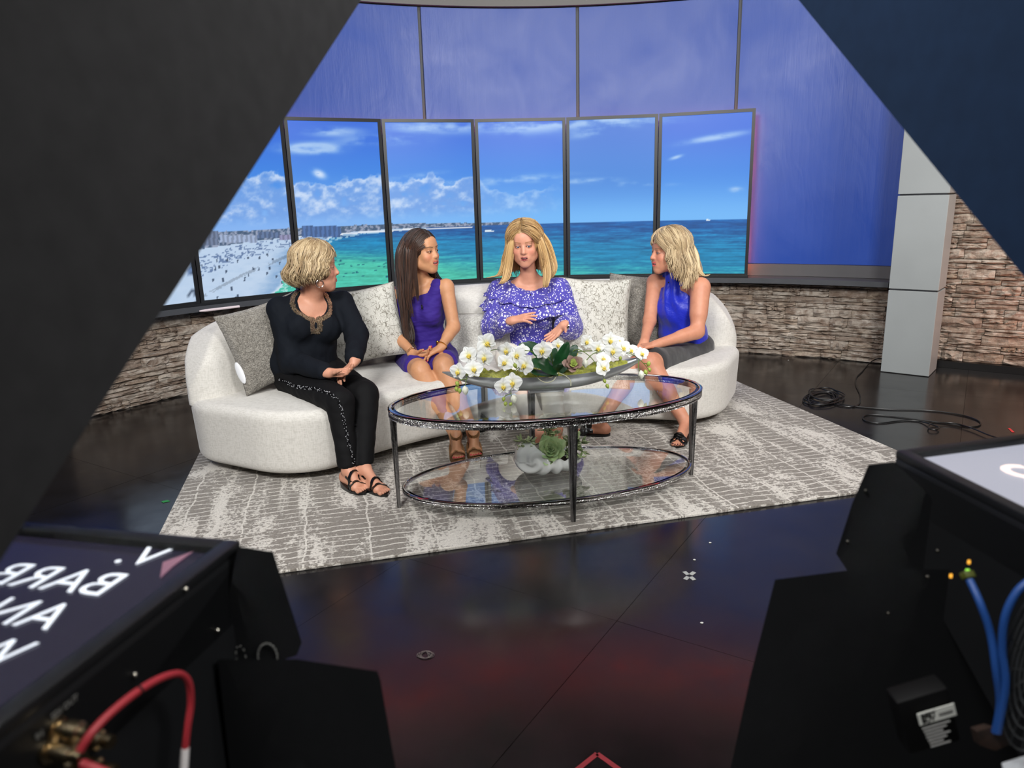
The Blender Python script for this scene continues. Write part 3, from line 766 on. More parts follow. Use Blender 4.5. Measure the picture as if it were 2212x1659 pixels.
# ------------------------------------------------------------------ coffee table
TC = np.array([0.175, 3.345]); TA = math.radians(12.0); tu = np.array([math.cos(TA), math.sin(TA)]); tv = np.array([-tu[1], tu[0]])
def tp(a, th, z, b=None): p = TC+tu*a*math.cos(th)+tv*b*math.sin(th); return np.array([p[0], p[1], z])
t = NT('hammered_nickel'); v = t.coord('Object'); gm = t.add('ShaderNodeNewGeometry')
hm = t.voro(t.coord('Object', (1, 1, 1.4)), 150, 'F1'); m2 = t.add('ShaderNodeMapping'); m2.inputs['Scale'].default_value = (3, 3, 150); t.link(v, m2.inputs[0])
wv = t.noise(m2.outputs[0], 1.0, 2)
t.set(col=t.ramp(wv, [(0.42, srgb(62, 58, 57)), (0.58, srgb(240, 238, 236))]), metal=1.0, rough=0.20); t.bump(t.math('ADD', hm, wv), 1.0, 0.006); M_ham = t.m
t = NT('ribbed_nickel'); v = t.coord('Object', (150, 150, 4)); n_ = t.noise(v, 1.0, 2); t.set(col=t.ramp(n_, [(0.35, srgb(58, 57, 57)), (0.68, srgb(176, 174, 174))]), metal=0.95, rough=0.34)
t.bump(t.math('ADD', n_, t.voro(t.coord('Object', (1, 1, .5)), 160)), 0.8, 0.004); M_rib = t.m
M_chrome = simple('polished_nickel', srgb(170, 166, 166), 0.08, 1.0)
def glassmat(name, tint):
    t = NT(name); t.set(col=tint, trans=1.0, ior=1.48, rough=0.0); return t.m
M_glass = glassmat('clear_glass', (0.96, 0.99, 0.975, 1)); M_gedge = glassmat('glass_edge', (0.25, 0.75, 0.62, 1))
table = thing('coffee_table', 'oval glass coffee table with hammered silver rim and tapered metal legs on the rug', 'table', (TC[0], TC[1], RUGZ))
TZ = 0.495
def ering(a, b, zlo, zhi, wid, name, mat, rib=0, n=128):
    V = []; F = []; prof = []
    if rib:
        prof = [(-wid, zhi)]+[(0.0012*(k % 2), zhi-(zhi-zlo)*k/rib) for k in range(rib+1)]+[(-wid, zlo)]
    else: prof = [(-wid, zhi-0.002), (-wid+0.002, zhi), (-0.002, zhi), (0.001, zhi-0.002), (0.001, zlo+0.002), (-0.002, zlo), (-wid, zlo)]
    m = len(prof)
    for i in range(n):
        th = 2*PI*i/n
        for (o, z) in prof: V.append(tp(a+o, th, z, b+o))
    for i in range(n):
        for j in range(m): F.append((i*m+j, i*m+(j+1) % m, ((i+1) % n)*m+(j+1) % m, ((i+1) % n)*m+j))
    mb = MB(); mb.raw(V, F); return mb.go(name, mat, table)
A_, B_ = 0.752, 0.388
ering(A_, B_, TZ-0.036, TZ-0.007, 0.022, 'rim', M_ham, 9)
ering(A_+0.002, B_+0.002, TZ-0.008, TZ+0.001, 0.016, 'rim', M_chrome)
ering(A_-0.04, B_-0.04, 0.088, 0.106, 0.014, 'shelf_rim', M_ham, 5)
ering(A_-0.039, B_-0.039, 0.106, 0.110, 0.010, 'shelf_rim', M_chrome)
def slab(a, b, z0, z1, name, mat, n=128, bev=0.012):
    V = []; F = []
    prof = [(0, z0), (0, z1-0.003), (-bev, z1)]
    for (o, z) in prof:
        for i in range(n): V.append(tp(a+o, 2*PI*i/n, z, b+o))
    for k in range(2):
        for i in range(n): F.append((k*n+i, k*n+(i+1) % n, (k+1)*n+(i+1) % n, (k+1)*n+i))
    F.append(tuple(range(n))[::-1]); F.append(tuple(2*n+i for i in range(n)))
    mb = MB(); mb.raw(V, F); return mb.go(name, mat, table, False)
slab(A_-0.0165, B_-0.0165, TZ-0.007, TZ-0.0005, 'glass_top', M_glass)
V = []; F = []
for (o, z) in ((0.0004, TZ-0.0072), (0.0004, TZ-0.0022), (-0.003, TZ-0.0022), (-0.003, TZ-0.0072)):
    for i in range(128): V.append(tp(A_-0.020+o, 2*PI*i/128, z-0.0065, B_-0.020+o))
slab(A_-0.053, B_-0.053, 0.100, 0.106, 'glass_shelf', M_glass)
for th in (0, PI/2, PI, 1.5*PI):
    m = MB(); c1 = tp(A_-0.012, th, 0, B_-0.012); rad_ = unit(tp(1, th, 0, 1)-tp(0, 0, 0, 0)); tg = np.array([-rad_[1], rad_[0], 0])
    if th in (PI/2, 1.5*PI): rad_ = unit([*(tv*math.sin(th)), 0]); tg = np.array([*tu, 0])
    else: rad_ = unit([*(tu*math.cos(th)), 0]); tg = np.array([*tv, 0])
    P = []; zz = [RUGZ+0.0005, 0.12, 0.3, TZ-0.037]; hw = [0.0095, 0.012, 0.0155, 0.019]
    for z, h_ in zip(zz, hw):
        for s1, s2 in ((-1, -1), (1, -1), (1, 1), (-1, 1)): P.append(c1+tg*h_*s1+rad_*(h_*0.8*s2-0.006)+np.array([0, 0, z]))
    F = [(0, 3, 2, 1), (12, 13, 14, 15)]
    for k in range(3):
        for j in range(4): F.append((k*4+j, k*4+(j+1) % 4, k*4+4+(j+1) % 4, k*4+4+j))
    m.raw(P, F).go('leg', M_rib, table, False)

# ------------------------------------------------------------------ silver boat bowl with orchids
t = NT('polished_aluminium'); t.set(col=srgb(206, 209, 212), metal=0.82, rough=0.30); t.bump(t.noise(t.coord('Object'), 12, 3), 0.12, 0.01); M_alu = t.m
M_moss = simple('moss', srgb(150, 162, 40), 0.95, 0, 0.0)
t = NT('moss_green'); v = t.coord('Object'); t.set(col=t.ramp(t.noise(v, 55, 4, 0.7), [(0.3, srgb(112, 116, 16)), (0.5, srgb(176, 180, 36)), (0.72, srgb(216, 214, 84))]), rough=0.95, sheen=0.3); t.bump(t.noise(v, 120, 4, 0.75), 1.0, 0.012); M_moss = t.m
DY = -0.09
BL = at(955, 803, 3.37); BR = at(1396, 768, 3.47); BC = (BL+BR)/2; bu = unit([BR[0]-BL[0], BR[1]-BL[1], 0]); bv = np.array([-bu[1], bu[0], 0]); BHL = np.linalg.norm((BR-BL)[:2])/2
bowl = thing('boat_bowl', 'long polished silver boat-shaped bowl standing on the glass coffee table', 'bowl', (BC[0], BC[1], TZ))
tipz = (BL[2]+BR[2])/2-TZ
def bowlpt(s, a, inner=0.0):
    w_ = 0.074*(1-abs(s)**2.4)**0.75+0.002; zr = TZ+0.088+(tipz-0.088)*abs(s)**2.4; zb = TZ+0.011+(tipz-0.015)*abs(s)**2.6
    th_ = inner*min(1, (1-abs(s))*6)
    dep = max(zr-zb-th_*0.9, 0.001)
    tilt = (BR[2]-BL[2])/2*s
    ca_ = math.cos(a); ca_ = math.copysign(abs(ca_)**0.7, ca_); p = BC+bu*BHL*s+bv*(w_-th_)*ca_; return np.array([p[0], p[1], zr-dep*max(math.sin(a), 0)**0.9+tilt*abs(s)])
V = []; F = []; NS, NA = 60, 20
for inner in (0, 0.006):
    for i in range(NS+1):
        s = -1+2*i/NS
        for j in range(NA+1): V.append(bowlpt(s*0.999, PI*j/NA, inner))
K = (NS+1)*(NA+1)
for q in (0, 1):
    for i in range(NS):
        for j in range(NA):
            a = q*K+i*(NA+1)+j; f = (a, a+1, a+NA+2, a+NA+1); F.append(f if q else f[::-1])
for i in range(NS):
    for j in (0, NA):
        a = i*(NA+1)+j; f = (a, a+NA+1, K+a+NA+1, K+a); F.append(f)
mb = MB(); mb.raw(V, F); mb.go('hull', M_alu, bowl)
fc = BC+bu*(-0.0)
MB().box((fc[0], fc[1], TZ+0.011), (0.085, 0.035, 0.0105), [bu, bv, (0, 0, 1)], 0.004).go('foot', M_alu, bowl)
# moss mounds
V = []; F = []
for i in range(91):
    s = -0.80+1.60*i/90
    for j in range(25):
        a = PI*j/24; p = bowlpt(s, 0, 0.007); w_ = abs((p-BC) @ bv)*0.97; c = BC+bu*BHL*s
        V.append((c[0]+bv[0]*w_*math.cos(a), c[1]+bv[1]*w_*math.cos(a), p[2]-0.016+0.026*math.sin(a)*(1-abs(s)**5)))
V = np.array(V); nn = vnoise(V*np.array([1, 1, 1]), 14, 4, 3); V[:, 2] += np.abs(nn)*0.018*np.tile(np.sin(np.pi*np.arange(25)/24), 91)
for i in range(90):
    for j in range(24): a = i*25+j; F.append((a, a+1, a+26, a+25))
o = mesh('moss', V, F, M_moss, None, True, kind='stuff'); tag(o, 'bright yellow-green moss filling the silver boat bowl', 'moss')
# orchids
t = NT('orchid_petal'); at_ = t.add('ShaderNodeAttribute'); at_.attribute_name = 'Col'; t.set(col=at_.outputs['Color'], rough=0.5, sss=0.25, spec=0.3); t.b.inputs['Subsurface Radius'].default_value = (.01, .01, .01); M_pet = t.m
t = NT('orchid_lip'); t.set(col=srgb(232, 206, 90), rough=0.5); M_lip = t.m
M_stem = simple('green_stem', srgb(98, 120, 44), 0.5); M_bud = simple('green_bud', srgb(160, 176, 78), 0.45, 0, 0.12, 60); M_wbud = simple('white_bud', srgb(228, 230, 214), 0.5)
M_leaf = simple('orchid_leaf', srgb(24, 66, 34), 0.28, 0, 0.3, 12, 0.15, 40); M_root = simple('orchid_root', srgb(188, 186, 160), 0.6)
def petal_mesh(W, L, cup, pw_, seed, tint=0.0):
    """petal in local axes: grows along +z from the origin, faces -y"""
    V = []; F = []; N, Mm = 8, 8
    for i in range(N+1):
        t_ = i/N; w_ = W*(math.sin(PI*min(t_**pw_, 0.985)))**0.62+0.001
        for j in range(Mm+1):
            u = -1+2*j/Mm; V.append((u*w_, -cup*(t_**2)*0.5+abs(u)**2*0.16*w_-0.0015*math.sin(7*u+seed)-0.10*W*math.sin(PI*t_), t_*L))
    for i in range(N):
        for j in range(Mm): a = i*(Mm+1)+j; F.append((a, a+1, a+Mm+2, a+Mm+1))
    return V, F
def flower_meshes():
    me_ = []
    white = lin([236, 238, 236]); yel = lin([226, 222, 150])
    def mk(parts, name):
        V = []; F = []
        for (pv_, pf_), ang_, sy in parts:
            b = len(V); ca_, sa_ = math.cos(ang_), math.sin(ang_)
            for x, y, z in pv_: V.append((x*ca_+z*sa_, y+sy, -x*sa_+z*ca_))
            F += [tuple(q+b for q in f) for f in pf_]
        me = bpy.data.meshes.new(name); me.from_pydata(V, [], F); me.materials.append(M_pet)
        me.polygons.foreach_set('use_smooth', [True]*len(F))
        V = np.array(V); d = np.linalg.norm(V, axis=1)/0.012; k = np.exp(-d**2)[:, None]; C = np.ones((len(V), 4)); C[:, :3] = white*(1-k)+yel*k
        me.color_attributes.new('Col', 'FLOAT_COLOR', 'POINT').data.foreach_set('color', C.ravel()); return me
    pet = mk([(petal_mesh(0.024, 0.042, 0.006, 0.80, 1), PI/2-0.12, -0.002), (petal_mesh(0.024, 0.042, 0.006, 0.80, 2), -PI/2+0.12, -0.002)], 'petals')
    sep = mk([(petal_mesh(0.0155, 0.040, 0.004, 0.9, 3), 0, 0.002), (petal_mesh(0.0145, 0.038, 0.004, 0.9, 4), PI-0.55, 0.002), (petal_mesh(0.0145, 0.038, 0.004, 0.9, 5), PI+0.55, 0.002)], 'sepals')
    m = MB(); m.ball((0, -0.008, -0.004), (0.0045, 0.007, 0.006)); m.ball((0.006, -0.008, -0.006), (0.004, 0.004, 0.007)); m.ball((-0.006, -0.008, -0.006), (0.004, 0.004, 0.007)); m.tube([(0, -0.008, -0.006), (0, -0.014, -0.014), (0, -0.011, -0.022)], [0.004, 0.003, 0.0012], 6)
    lip = bpy.data.meshes.new('lip'); lip.from_pydata(m.V, [], m.F); lip.materials.append(M_lip); lip.polygons.foreach_set('use_smooth', [True]*len(m.F))
    return pet, sep, lip
PET, SEP, LIP = flower_meshes()
def face_rot(direction, roll):
    y = -unit(direction); z = np.array([0, 0, 1.0]); z = unit(z-y*(z @ y)); x = np.cross(y, z)
    c_, s_ = math.cos(roll), math.sin(roll); x2 = x*c_+z*s_; z2 = -x*s_+z*c_
    return Matrix(((x2[0], y[0], z2[0]), (x2[1], y[1], z2[1]), (x2[2], y[2], z2[2])))
def flower(parent, p, direction, roll, sc=1.0):
    R = face_rot(direction, roll); pl_ = world_loc(parent); f = bpy.data.objects.new('flower', SEP); COL.objects.link(f); f.parent = parent
    f.matrix_local = Matrix.Translation(Vector(np.array(p)-pl_)) @ R.to_4x4() @ Matrix.Scale(sc, 4)
    for nm, me in (('petals', PET), ('lip', LIP)):
        c = bpy.data.objects.new(nm, me); COL.objects.link(c); c.parent = f
def leaf(parent, pts, W, normal, mat=None, name='leaf', n=16, fold=0.18, thick=0.0025):
    P = spline(pts, 5); m_ = len(P); V = []; F = []; nrm = unit(normal); K = 9
    for sgn in (1, -1):
        for i, p in enumerate(P):
            t_ = i/(m_-1); a = P[max(i-1, 0)]; b = P[min(i+1, m_-1)]; d = unit(b-a); s_ = unit(np.cross(d, nrm)); n2_ = np.cross(s_, d)
            w_ = W*(math.sin(PI*min(0.06+0.93*t_, 0.99)**0.9))**0.6
            for j in range(K):
                u = -1+2*j/(K-1); V.append(p+s_*u*w_+n2_*(abs(u)*fold*w_+sgn*thick*(1-u*u)))
    for q in (0, 1):
        for i in range(m_-1):
            for j in range(K-1): a = q*m_*K+i*K+j; f = (a, a+1, a+K+1, a+K); F.append(f if q else f[::-1])
    mb = MB(); mb.raw(V, F); o = mb.go(name, mat or M_leaf, parent); return o
def bud(parent, p, r, mat, d=(0, 0, 1), name='bud'):
    d = unit(d); x = unit(np.cross(d, [0.3, 1, 0.1])); y = np.cross(d, x)
    MB().lathe([(r*0.15, -r*1.3), (r*0.75, -r*0.8), (r, -r*0.1), (r*0.8, r*0.6), (r*0.3, r*1.25), (0.0003, r*1.5)], p, 8, [x, y, d]).go(name, mat, parent)
orc = np.random.RandomState(3)
LF = [(1050, 741, 3.42, 1.15), (1012, 767, 3.42, 1.05), (1047, 772, 3.40, 1.1), (1094, 757, 3.46, 1.0), (1092, 783, 3.40, 1.0), (1116, 768, 3.42, 1.1), (1135, 789, 3.38, 1.15), (990, 802, 3.40, 1.0), (1023, 797, 3.38, 1.05), (1172, 757, 3.40, 1.05), (1087, 834, 3.30, 0.95), (1107, 826, 3.31, 1.1), (1128, 757, 3.55, 0.85), (1205, 745, 3.62, 0.8)]
RF = [(1292, 752, 3.55, 0.95), (1318, 735, 3.58, 1.0), (1325, 758, 3.52, 1.0), (1345, 752, 3.56, 0.95), (1302, 795, 3.42, 0.95), (1303, 775, 3.50, 0.9), (1362, 757, 3.58, 0.9), (1386, 764, 3.55, 0.85), (1242, 762, 3.55, 0.95), (1268, 738, 3.62, 0.9), (1338, 738, 3.62, 0.8)]
def orchid(label, base_px, flw, stems, buds, wbuds, seed, lean):
    bp = at(*base_px); root = thing('orchid_spray', label, 'orchid', (bp[0], bp[1], TZ+0.06), 'orchids in the silver bowl')
    r = np.random.RandomState(seed)
    m = MB()
    for st in stems:
        P = spline([at(q[0], q[1], q[2]+DY) for q in st], 6); m.tube(P, np.linspace(0.0026, 0.0014, len(P)), 6)
    m.go('stem', M_stem, root)
    for (x, y, Y, s) in flw:
        p = at(x, y, Y+DY); d = unit([lean+0.35*r.randn(), -1.0, 0.25+0.25*r.randn()]); flower(root, p, d, 0.35*r.randn(), s*1.04)
        q = p-np.array(d)*0.03+np.array([0, 0.0, 0.008]); 
    for (x, y, Y) in buds: bud(root, at(x, y, Y+DY), 0.0085+0.002*r.rand(), M_bud, (0.3*r.randn(), 0, -1))
    for (x, y, Y) in wbuds: bud(root, at(x, y, Y+DY), 0.016, M_wbud, (0.1, 0, -1), 'closed_flower')
orchid('white orchid spray arching over the left half of the silver bowl', (1195, 806, 3.50), LF,
       [[(1195, 806, 3.5), (1180, 770, 3.52), (1120, 755, 3.50), (1060, 757, 3.46), (1015, 780, 3.44), (1008, 815, 3.38), (1004, 840, 3.34)],
        [(1195, 806, 3.5), (1165, 775, 3.46), (1130, 785, 3.42), (1105, 815, 3.34), (1104, 850, 3.3), (1107, 862, 3.3)], [(1010, 818, 3.38), (992, 822, 3.36), (988, 829, 3.36)], [(1104, 850, 3.3), (1092, 855, 3.3), (1088, 863, 3.3)], [(1195, 806, 3.5), (1190, 760, 3.5), (1172, 757, 3.43)],
        [(1060, 757, 3.46), (1050, 744, 3.44)], [(1120, 770, 3.47), (1135, 789, 3.41)]],
       [(988, 829, 3.36), (986, 840, 3.36), (993, 844, 3.36), (1088, 862, 3.3), (1092, 873, 3.3), (1103, 874, 3.3), (1113, 790, 3.36)], [(1005, 843, 3.35), (1110, 862, 3.3)], 5, -0.2)
orchid('white orchid spray arching over the right half of the silver bowl', (1215, 806, 3.52), RF,
       [[(1215, 806, 3.52), (1235, 765, 3.54), (1275, 758, 3.54), (1330, 756, 3.56), (1370, 768, 3.55), (1390, 785, 3.52), (1402, 800, 3.5)],
        [(1215, 806, 3.52), (1240, 757, 3.5), (1272, 768, 3.48), (1296, 800, 3.44), (1306, 822, 3.42)], [(1380, 776, 3.54), (1379, 795, 3.5), (1385, 806, 3.5)], [(1390, 785, 3.52), (1400, 786, 3.5)], [(1262, 784, 3.5), (1285, 762, 3.53), (1322, 760, 3.53)]],
       [(1401, 786, 3.5), (1403, 798, 3.5), (1395, 804, 3.5), (1306, 823, 3.42), (1312, 834, 3.42), (1340, 774, 3.52)], [(1385, 809, 3.5), (1264, 785, 3.47)], 9, 0.25)
pl_root = thing('orchid_leaves', 'big dark green orchid leaves with pale roots in the middle of the silver bowl', 'plant', at(1200, 806, 3.48))
def L3(*q): return [at(p[0], p[1], p[2]+DY) for p in q]
leaf(pl_root, L3((1199, 806, 3.48), (1206, 785, 3.46), (1218, 758, 3.47), (1228, 740, 3.50)), 0.030, (0.5, -1, 0.3))
leaf(pl_root, L3((1202, 805, 3.49), (1216, 790, 3.48), (1236, 762, 3.50), (1244, 745, 3.53)), 0.030, (-0.3, -1, 0.4))
leaf(pl_root, L3((1203, 805, 3.47), (1185, 795, 3.42), (1165, 786, 3.40), (1146, 788, 3.38)), 0.040, (0.1, -0.9, 0.9))
leaf(pl_root, L3((1202, 807, 3.46), (1180, 808, 3.41), (1160, 806, 3.38), (1143, 800, 3.38)), 0.026, (0.0, -0.5, 1))
leaf(pl_root, L3((1195, 802, 3.52), (1172, 772, 3.56), (1145, 750, 3.58), (1120, 745, 3.58)), 0.028, (0.2, -0.8, 0.8))
leaf(pl_root, L3((1195, 800, 3.54), (1178, 772, 3.60), (1160, 752, 3.62), (1138, 738, 3.64)), 0.024, (0.3, -1, 0.3))
leaf(pl_root, L3((1198, 800, 3.54), (1190, 780, 3.56), (1196, 765, 3.58), (1200, 752, 3.60)), 0.024, (0, -1, 0.1))
for P in (L3((1205, 806, 3.46), (1195, 822, 3.40), (1178, 826, 3.385), (1163, 818, 3.385), (1162, 810, 3.40)), L3((1208, 806, 3.46), (1222, 812, 3.42), (1232, 822, 3.40), (1233, 834, 3.385)), L3((1204, 806, 3.46), (1190, 815, 3.41), (1180, 813, 3.40))):
    MB().tube(spline(P, 6), 0.0024, 6).go('root', M_root, pl_root)
# succulent rosettes
def rosette(root, c, R, n, mats, nrm, seed=0, thick=0.22, name='leaf'):
    r = np.random.RandomState(seed); nrm = unit(nrm); x = unit(np.cross(nrm, [0.2, 1, 0.3])); y = np.cross(nrm, x); c = np.array(c, float)
    for k in range(n):
        t_ = (k+0.5)/n; a = k*2.39996; el = math.radians(8+68*(1-t_)**0.8 if True else 0); L = R*(0.30+0.70*t_); 
        rad = x*math.cos(a)+y*math.sin(a); d = unit(rad*math.cos(el)+nrm*math.sin(el)); up_ = unit(nrm*math.cos(el)-rad*math.sin(el)); s_ = np.cross(d, up_)
        b = c-nrm*0.15*R*t_; V = []; F = []; N = 6; W = L*0.36
        for i in range(N+1):
            q = i/N; w_ = W*(math.sin(PI*min(0.12+0.86*q, 0.985)**1.5))**0.6 if i < N else W*0.12; cup = 0.25*q*q*L
            cen = b+d*L*q+up_*(cup*0.5)
            for j in range(8):
                an = 2*PI*j/8; V.append(cen+s_*w_*math.cos(an)+up_*(w_*thick*math.sin(an)+0.14*w_*abs(math.cos(an))))
        for i in range(N):
            for j in range(8): F.append((i*8+j, i*8+(j+1) % 8, (i+1)*8+(j+1) % 8, (i+1)*8+j))
        F.append(tuple(range(8))); F.append(tuple(N*8+j for j in range(8)))
        MB().raw(V, F).go(name, mats[0] if t_ < 0.55 or len(mats) == 1 else mats[1], root)
M_suc = simple('succulent_lime', srgb(168, 184, 96), 0.5, 0, 0.1, 30); M_sucb = simple('succulent_mauve', srgb(140, 112, 100), 0.5, 0, 0.15, 30)
ss = thing('succulent', 'lime and mauve succulent rosette beside the orchid leaves in the silver bowl', 'succulent', at(1240, 795, 3.44))
rosette(ss, at(1238, 788, 3.34), 0.058, 22, [M_suc, M_sucb], (0.1, -1, 0.75), 2)

# ------------------------------------------------------------------ white shell planter on the shelf
SHZ = 0.1062
sc_ = onz(1182, 1018, SHZ); su = unit([1, 0.12, 0]); sv_ = np.array([-su[1], su[0], 0])
shell = thing('shell_planter', 'white glossy seashell shaped planter on the lower glass shelf', 'planter', (sc_[0], sc_[1], SHZ))
t = NT('white_ceramic'); t.set(col=srgb(226, 228, 226), rough=0.18, coat=0.4); M_cer = t.m
def S(x, y, z): return sc_*[1, 1, 0]+su*x+sv_*y+np.array([0, 0, SHZ+z])
pr = [ell(S(-0.078, 0.0, 0.078), (0.084, 0.070, 0.078), [su, sv_, (0, 0, 1)], 0.05), ell(S(0.01, 0.0, 0.056), (0.14, 0.082, 0.056), [su, sv_, (0, 0, 1)], 0.05), cap(S(0.05, 0, 0.040), S(0.150, -0.01, 0.066), 0.042, 0.010, 0.04),
      ell(S(0.056, -0.006, 0.126), (0.118, 0.068, 0.086), [unit(su+np.array([0, 0, -0.1])), sv_, (0, 0, 1)], 0.006, 's'),
      half(S(0, 0, 0.001), (0, 0, 1))]
V, F = sdf(pr, 0.0042, lo=S(-0.2, -0.13, -0.01), hi=S(0.2, 0.13, 0.2))
q = V-S(-0.075, -0.02, 0.075); an = np.arctan2(q[:, 2], q @ su); rr = np.sqrt((q @ su)**2+q[:, 2]**2)
N_ = vnormals(V, F); gr = np.sin((rr*115+an*2.2))*0.0062*np.clip(rr/0.03, 0.2, 1)
V = V+N_*gr[:, None]; V[:, 2] = np.maximum(V[:, 2], SHZ+0.0006)
mesh('shell_body', V, F, M_cer, shell)
M_soil = simple('potting_soil', srgb(70, 56, 44), 0.95, 0, 0.5, 160, 0.9, 150, 0.006)
V = []; F = []
for i in range(13):
    for j in range(24):
        a = 2*PI*j/24; r_ = i/12; V.append(S(0.045+0.095*r_*math.cos(a), -0.004+0.052*r_*math.sin(a), 0.062+0.006*math.sin(9*a+i)*r_*(1-r_)*2))
for i in range(12):
    for j in range(24): F.append((i*24+j, (i+1)*24+j, (i+1)*24+(j+1) % 24, i*24+(j+1) % 24))
o = mesh('soil', V, F, M_soil, None, True, kind='stuff'); tag(o, 'dark potting soil inside the white shell planter', 'soil')
t = NT('echeveria'); v = t.coord('Object'); t.set(col=t.ramp(t.noise(v, 30, 2), [(0.3, srgb(130, 160, 104)), (0.7, srgb(178, 198, 146))]), rough=0.55, sss=0.1); M_ech = t.m
s1 = thing('echeveria', 'large pale green rosette succulent in the white shell planter', 'succulent', S(0.02, -0.02, 0.09))
rosette(s1, S(0.012, -0.035, 0.118), 0.088, 34, [M_ech], (-0.12, -0.95, 0.65), 1, 0.2)
t = NT('jade_leaf'); v = t.coord('Generated'); t.set(col=t.ramp(t.noise(v, 3, 2), [(0.35, srgb(122, 150, 98)), (0.65, srgb(196, 204, 156))]), rough=0.4); M_jade = t.m
def sprig(label, base, tips, seed, group='leafy succulent sprigs in the shell planter'):
    r = np.random.RandomState(seed); root = thing('succulent_sprig', label, 'succulent', base, group)
    m = MB(); L_ = []
    for tip in tips:
        tip = np.array(tip, float); b = np.array(base, float); mid_ = (b+tip)/2+np.array([0, 0, 0.02]); P = spline([b, mid_, tip], 6); m.tube(P, 0.0022, 5)
        for k in range(4, len(P), 2):
            for s in (0, 1):
                d = unit(np.array([r.randn(), r.randn()*0.7-0.4, 0.5+r.randn()*0.6])); L_.append((P[k], d))
        for q_ in range(4): L_.append((tip, unit(unit(tip-b)+0.9*np.array([r.randn(), r.randn(), r.randn()*.7]))))
    m.go('stem', M_stem, root)
    for p, d in L_:
        l = r.uniform(0.026, 0.038); s_ = unit(np.cross(d, [0.1, 0.3, 1])); n3 = np.cross(s_, d)
        MB().ball(p+d*l*0.55, (l*0.30, l*0.12, l*0.55), 6, 5, [s_, n3, d]).go('leaf', M_jade, root)
sprig('small jade sprig leaning out over the left rim of the shell planter', S(-0.045, 0.03, 0.10), [S(-0.085, 0.0, 0.155), S(-0.125, -0.01, 0.165), S(-0.115, -0.015, 0.13)], 3)
sprig('tall jade sprigs standing behind the pale rosette in the shell planter', S(0.01, 0.03, 0.09), [S(-0.01, 0.02, 0.215), S(0.02, 0.03, 0.205), S(0.045, 0.03, 0.18), S(0.03, 0.02, 0.165)], 5)
sprig('jade sprigs hanging out at the right end of the shell planter', S(0.09, 0.01, 0.075), [S(0.15, 0.0, 0.16), S(0.175, 0.0, 0.135), S(0.125, -0.02, 0.13), S(0.155, -0.03, 0.075), S(0.12, 0, 0.17), S(0.11, -0.04, 0.07), S(0.17, -0.03, 0.10)], 7)

# ------------------------------------------------------------------ floor odds and ends
M_cab = simple('black_cable', srgb(18, 18, 19), 0.35)
def Fp(x, y, z=0.006): return onz(x, y, z)
r = np.random.RandomState(2); P = []
for k in range(70):
    a = k*0.55; cx, cy = 1775+0.25*k*0.3+8*math.sin(k*.31), 857+5*math.sin(k*.17); P.append(Fp(cx+(34+6*math.sin(k*1.3))*math.cos(a), cy+(13+3*math.sin(k*0.9))*math.sin(a), 0.006+0.0005*k*0.4))
P += [Fp(1790, 866), Fp(1815, 876), Fp(1845, 878), Fp(1858, 868), Fp(1857, 850), Fp(1849, 832), Fp(1850, 815), Fp(1862, 803), Fp(1873, 790), Fp(1886, 779, 0.03), Fp(1899, 774, 0.045), Fp(1908, 775, 0.045)]
tag(MB().tube(spline(P, 4), 0.0042, 6).go('audio_cable', M_cab), 'coiled black cable on the floor running to the foot of the grey column', 'cable')
P = [(1795, 869), (1850, 878), (1920, 884), (2010, 887), (2075, 896), (2112, 908), (2117, 918), (2095, 922), (2040, 914), (1975, 905), (1920, 898), (1875, 896), (1864, 902), (1872, 910), (1900, 914), (1945, 909), (1985, 910), (2010, 916), (2028, 923), (2022, 928), (2008, 926), (2006, 919), (2018, 914), (2060, 914), (2100, 925), (2140, 941), (2200, 958), (2260, 966)]
P = [Fp(x, y, 0.005+(0.009 if i > 16 else 0)) for i, (x, y) in enumerate(P)]
tag(MB().tube(spline(P, 6), 0.0042, 6).go('power_cable', M_cab), 'loose black cable looping across the floor right of the rug', 'cable')
def patchq(px, label, c, z=0.0015, cat='tape', name='tape_mark', th=0.0006):
    P = [Fp(x, y, z) for x, y in px]; o = MB().prism(P, (0, 0, th)).go(name, simple(name+'_'+label.split()[0], c, 0.5), None, False); return tag(o, label, cat)
patchq([(1797, 919), (1812, 920), (1818, 923), (1801, 922)], 'green tape mark on the floor beside the right edge of the rug', srgb(70, 200, 90))
patchq([(348, 1083), (362, 1080), (368, 1083), (352, 1086)], 'green tape scrap on the floor left of the rug', srgb(40, 130, 60))
patchq([(2177, 925), (2182, 925), (2192, 934), (2186, 934)], 'red tape mark on the floor near the right stone wall', srgb(220, 60, 60))
c0 = Fp(1489, 1241, 0); 
cr = thing('tape_cross', 'silver cross of tape on the black floor right of the rug corner', 'tape', (c0[0], c0[1], 0.0008)); M_tape = simple('silver_tape', srgb(168, 170, 168), 0.5)
for dx, dy in ((11, 9), (-11, -9), (11, -8), (-9, 8)):
    a = Fp(1489+dx*0.25, 1241+dy*0.25); b = Fp(1489+dx, 1241+dy); d = unit(b-a); s_ = np.array([-d[1], d[0], 0])*0.008; 
    MB().prism([a*[1, 1, 0]-s_+[0, 0, .0008], b*[1, 1, 0]-s_+[0, 0, .0008], b*[1, 1, 0]+s_+[0, 0, .0008], a*[1, 1, 0]+s_+[0, 0, .0008]], (0, 0, 0.0005)).go('tape_strip', M_tape, cr, False)
rt = thing('red_tape_corner', 'red tape corner mark on the floor at the bottom of the picture', 'tape', Fp(1290, 1625, 0.0008)); M_redt = simple('red_tape', srgb(150, 44, 50), 0.5)
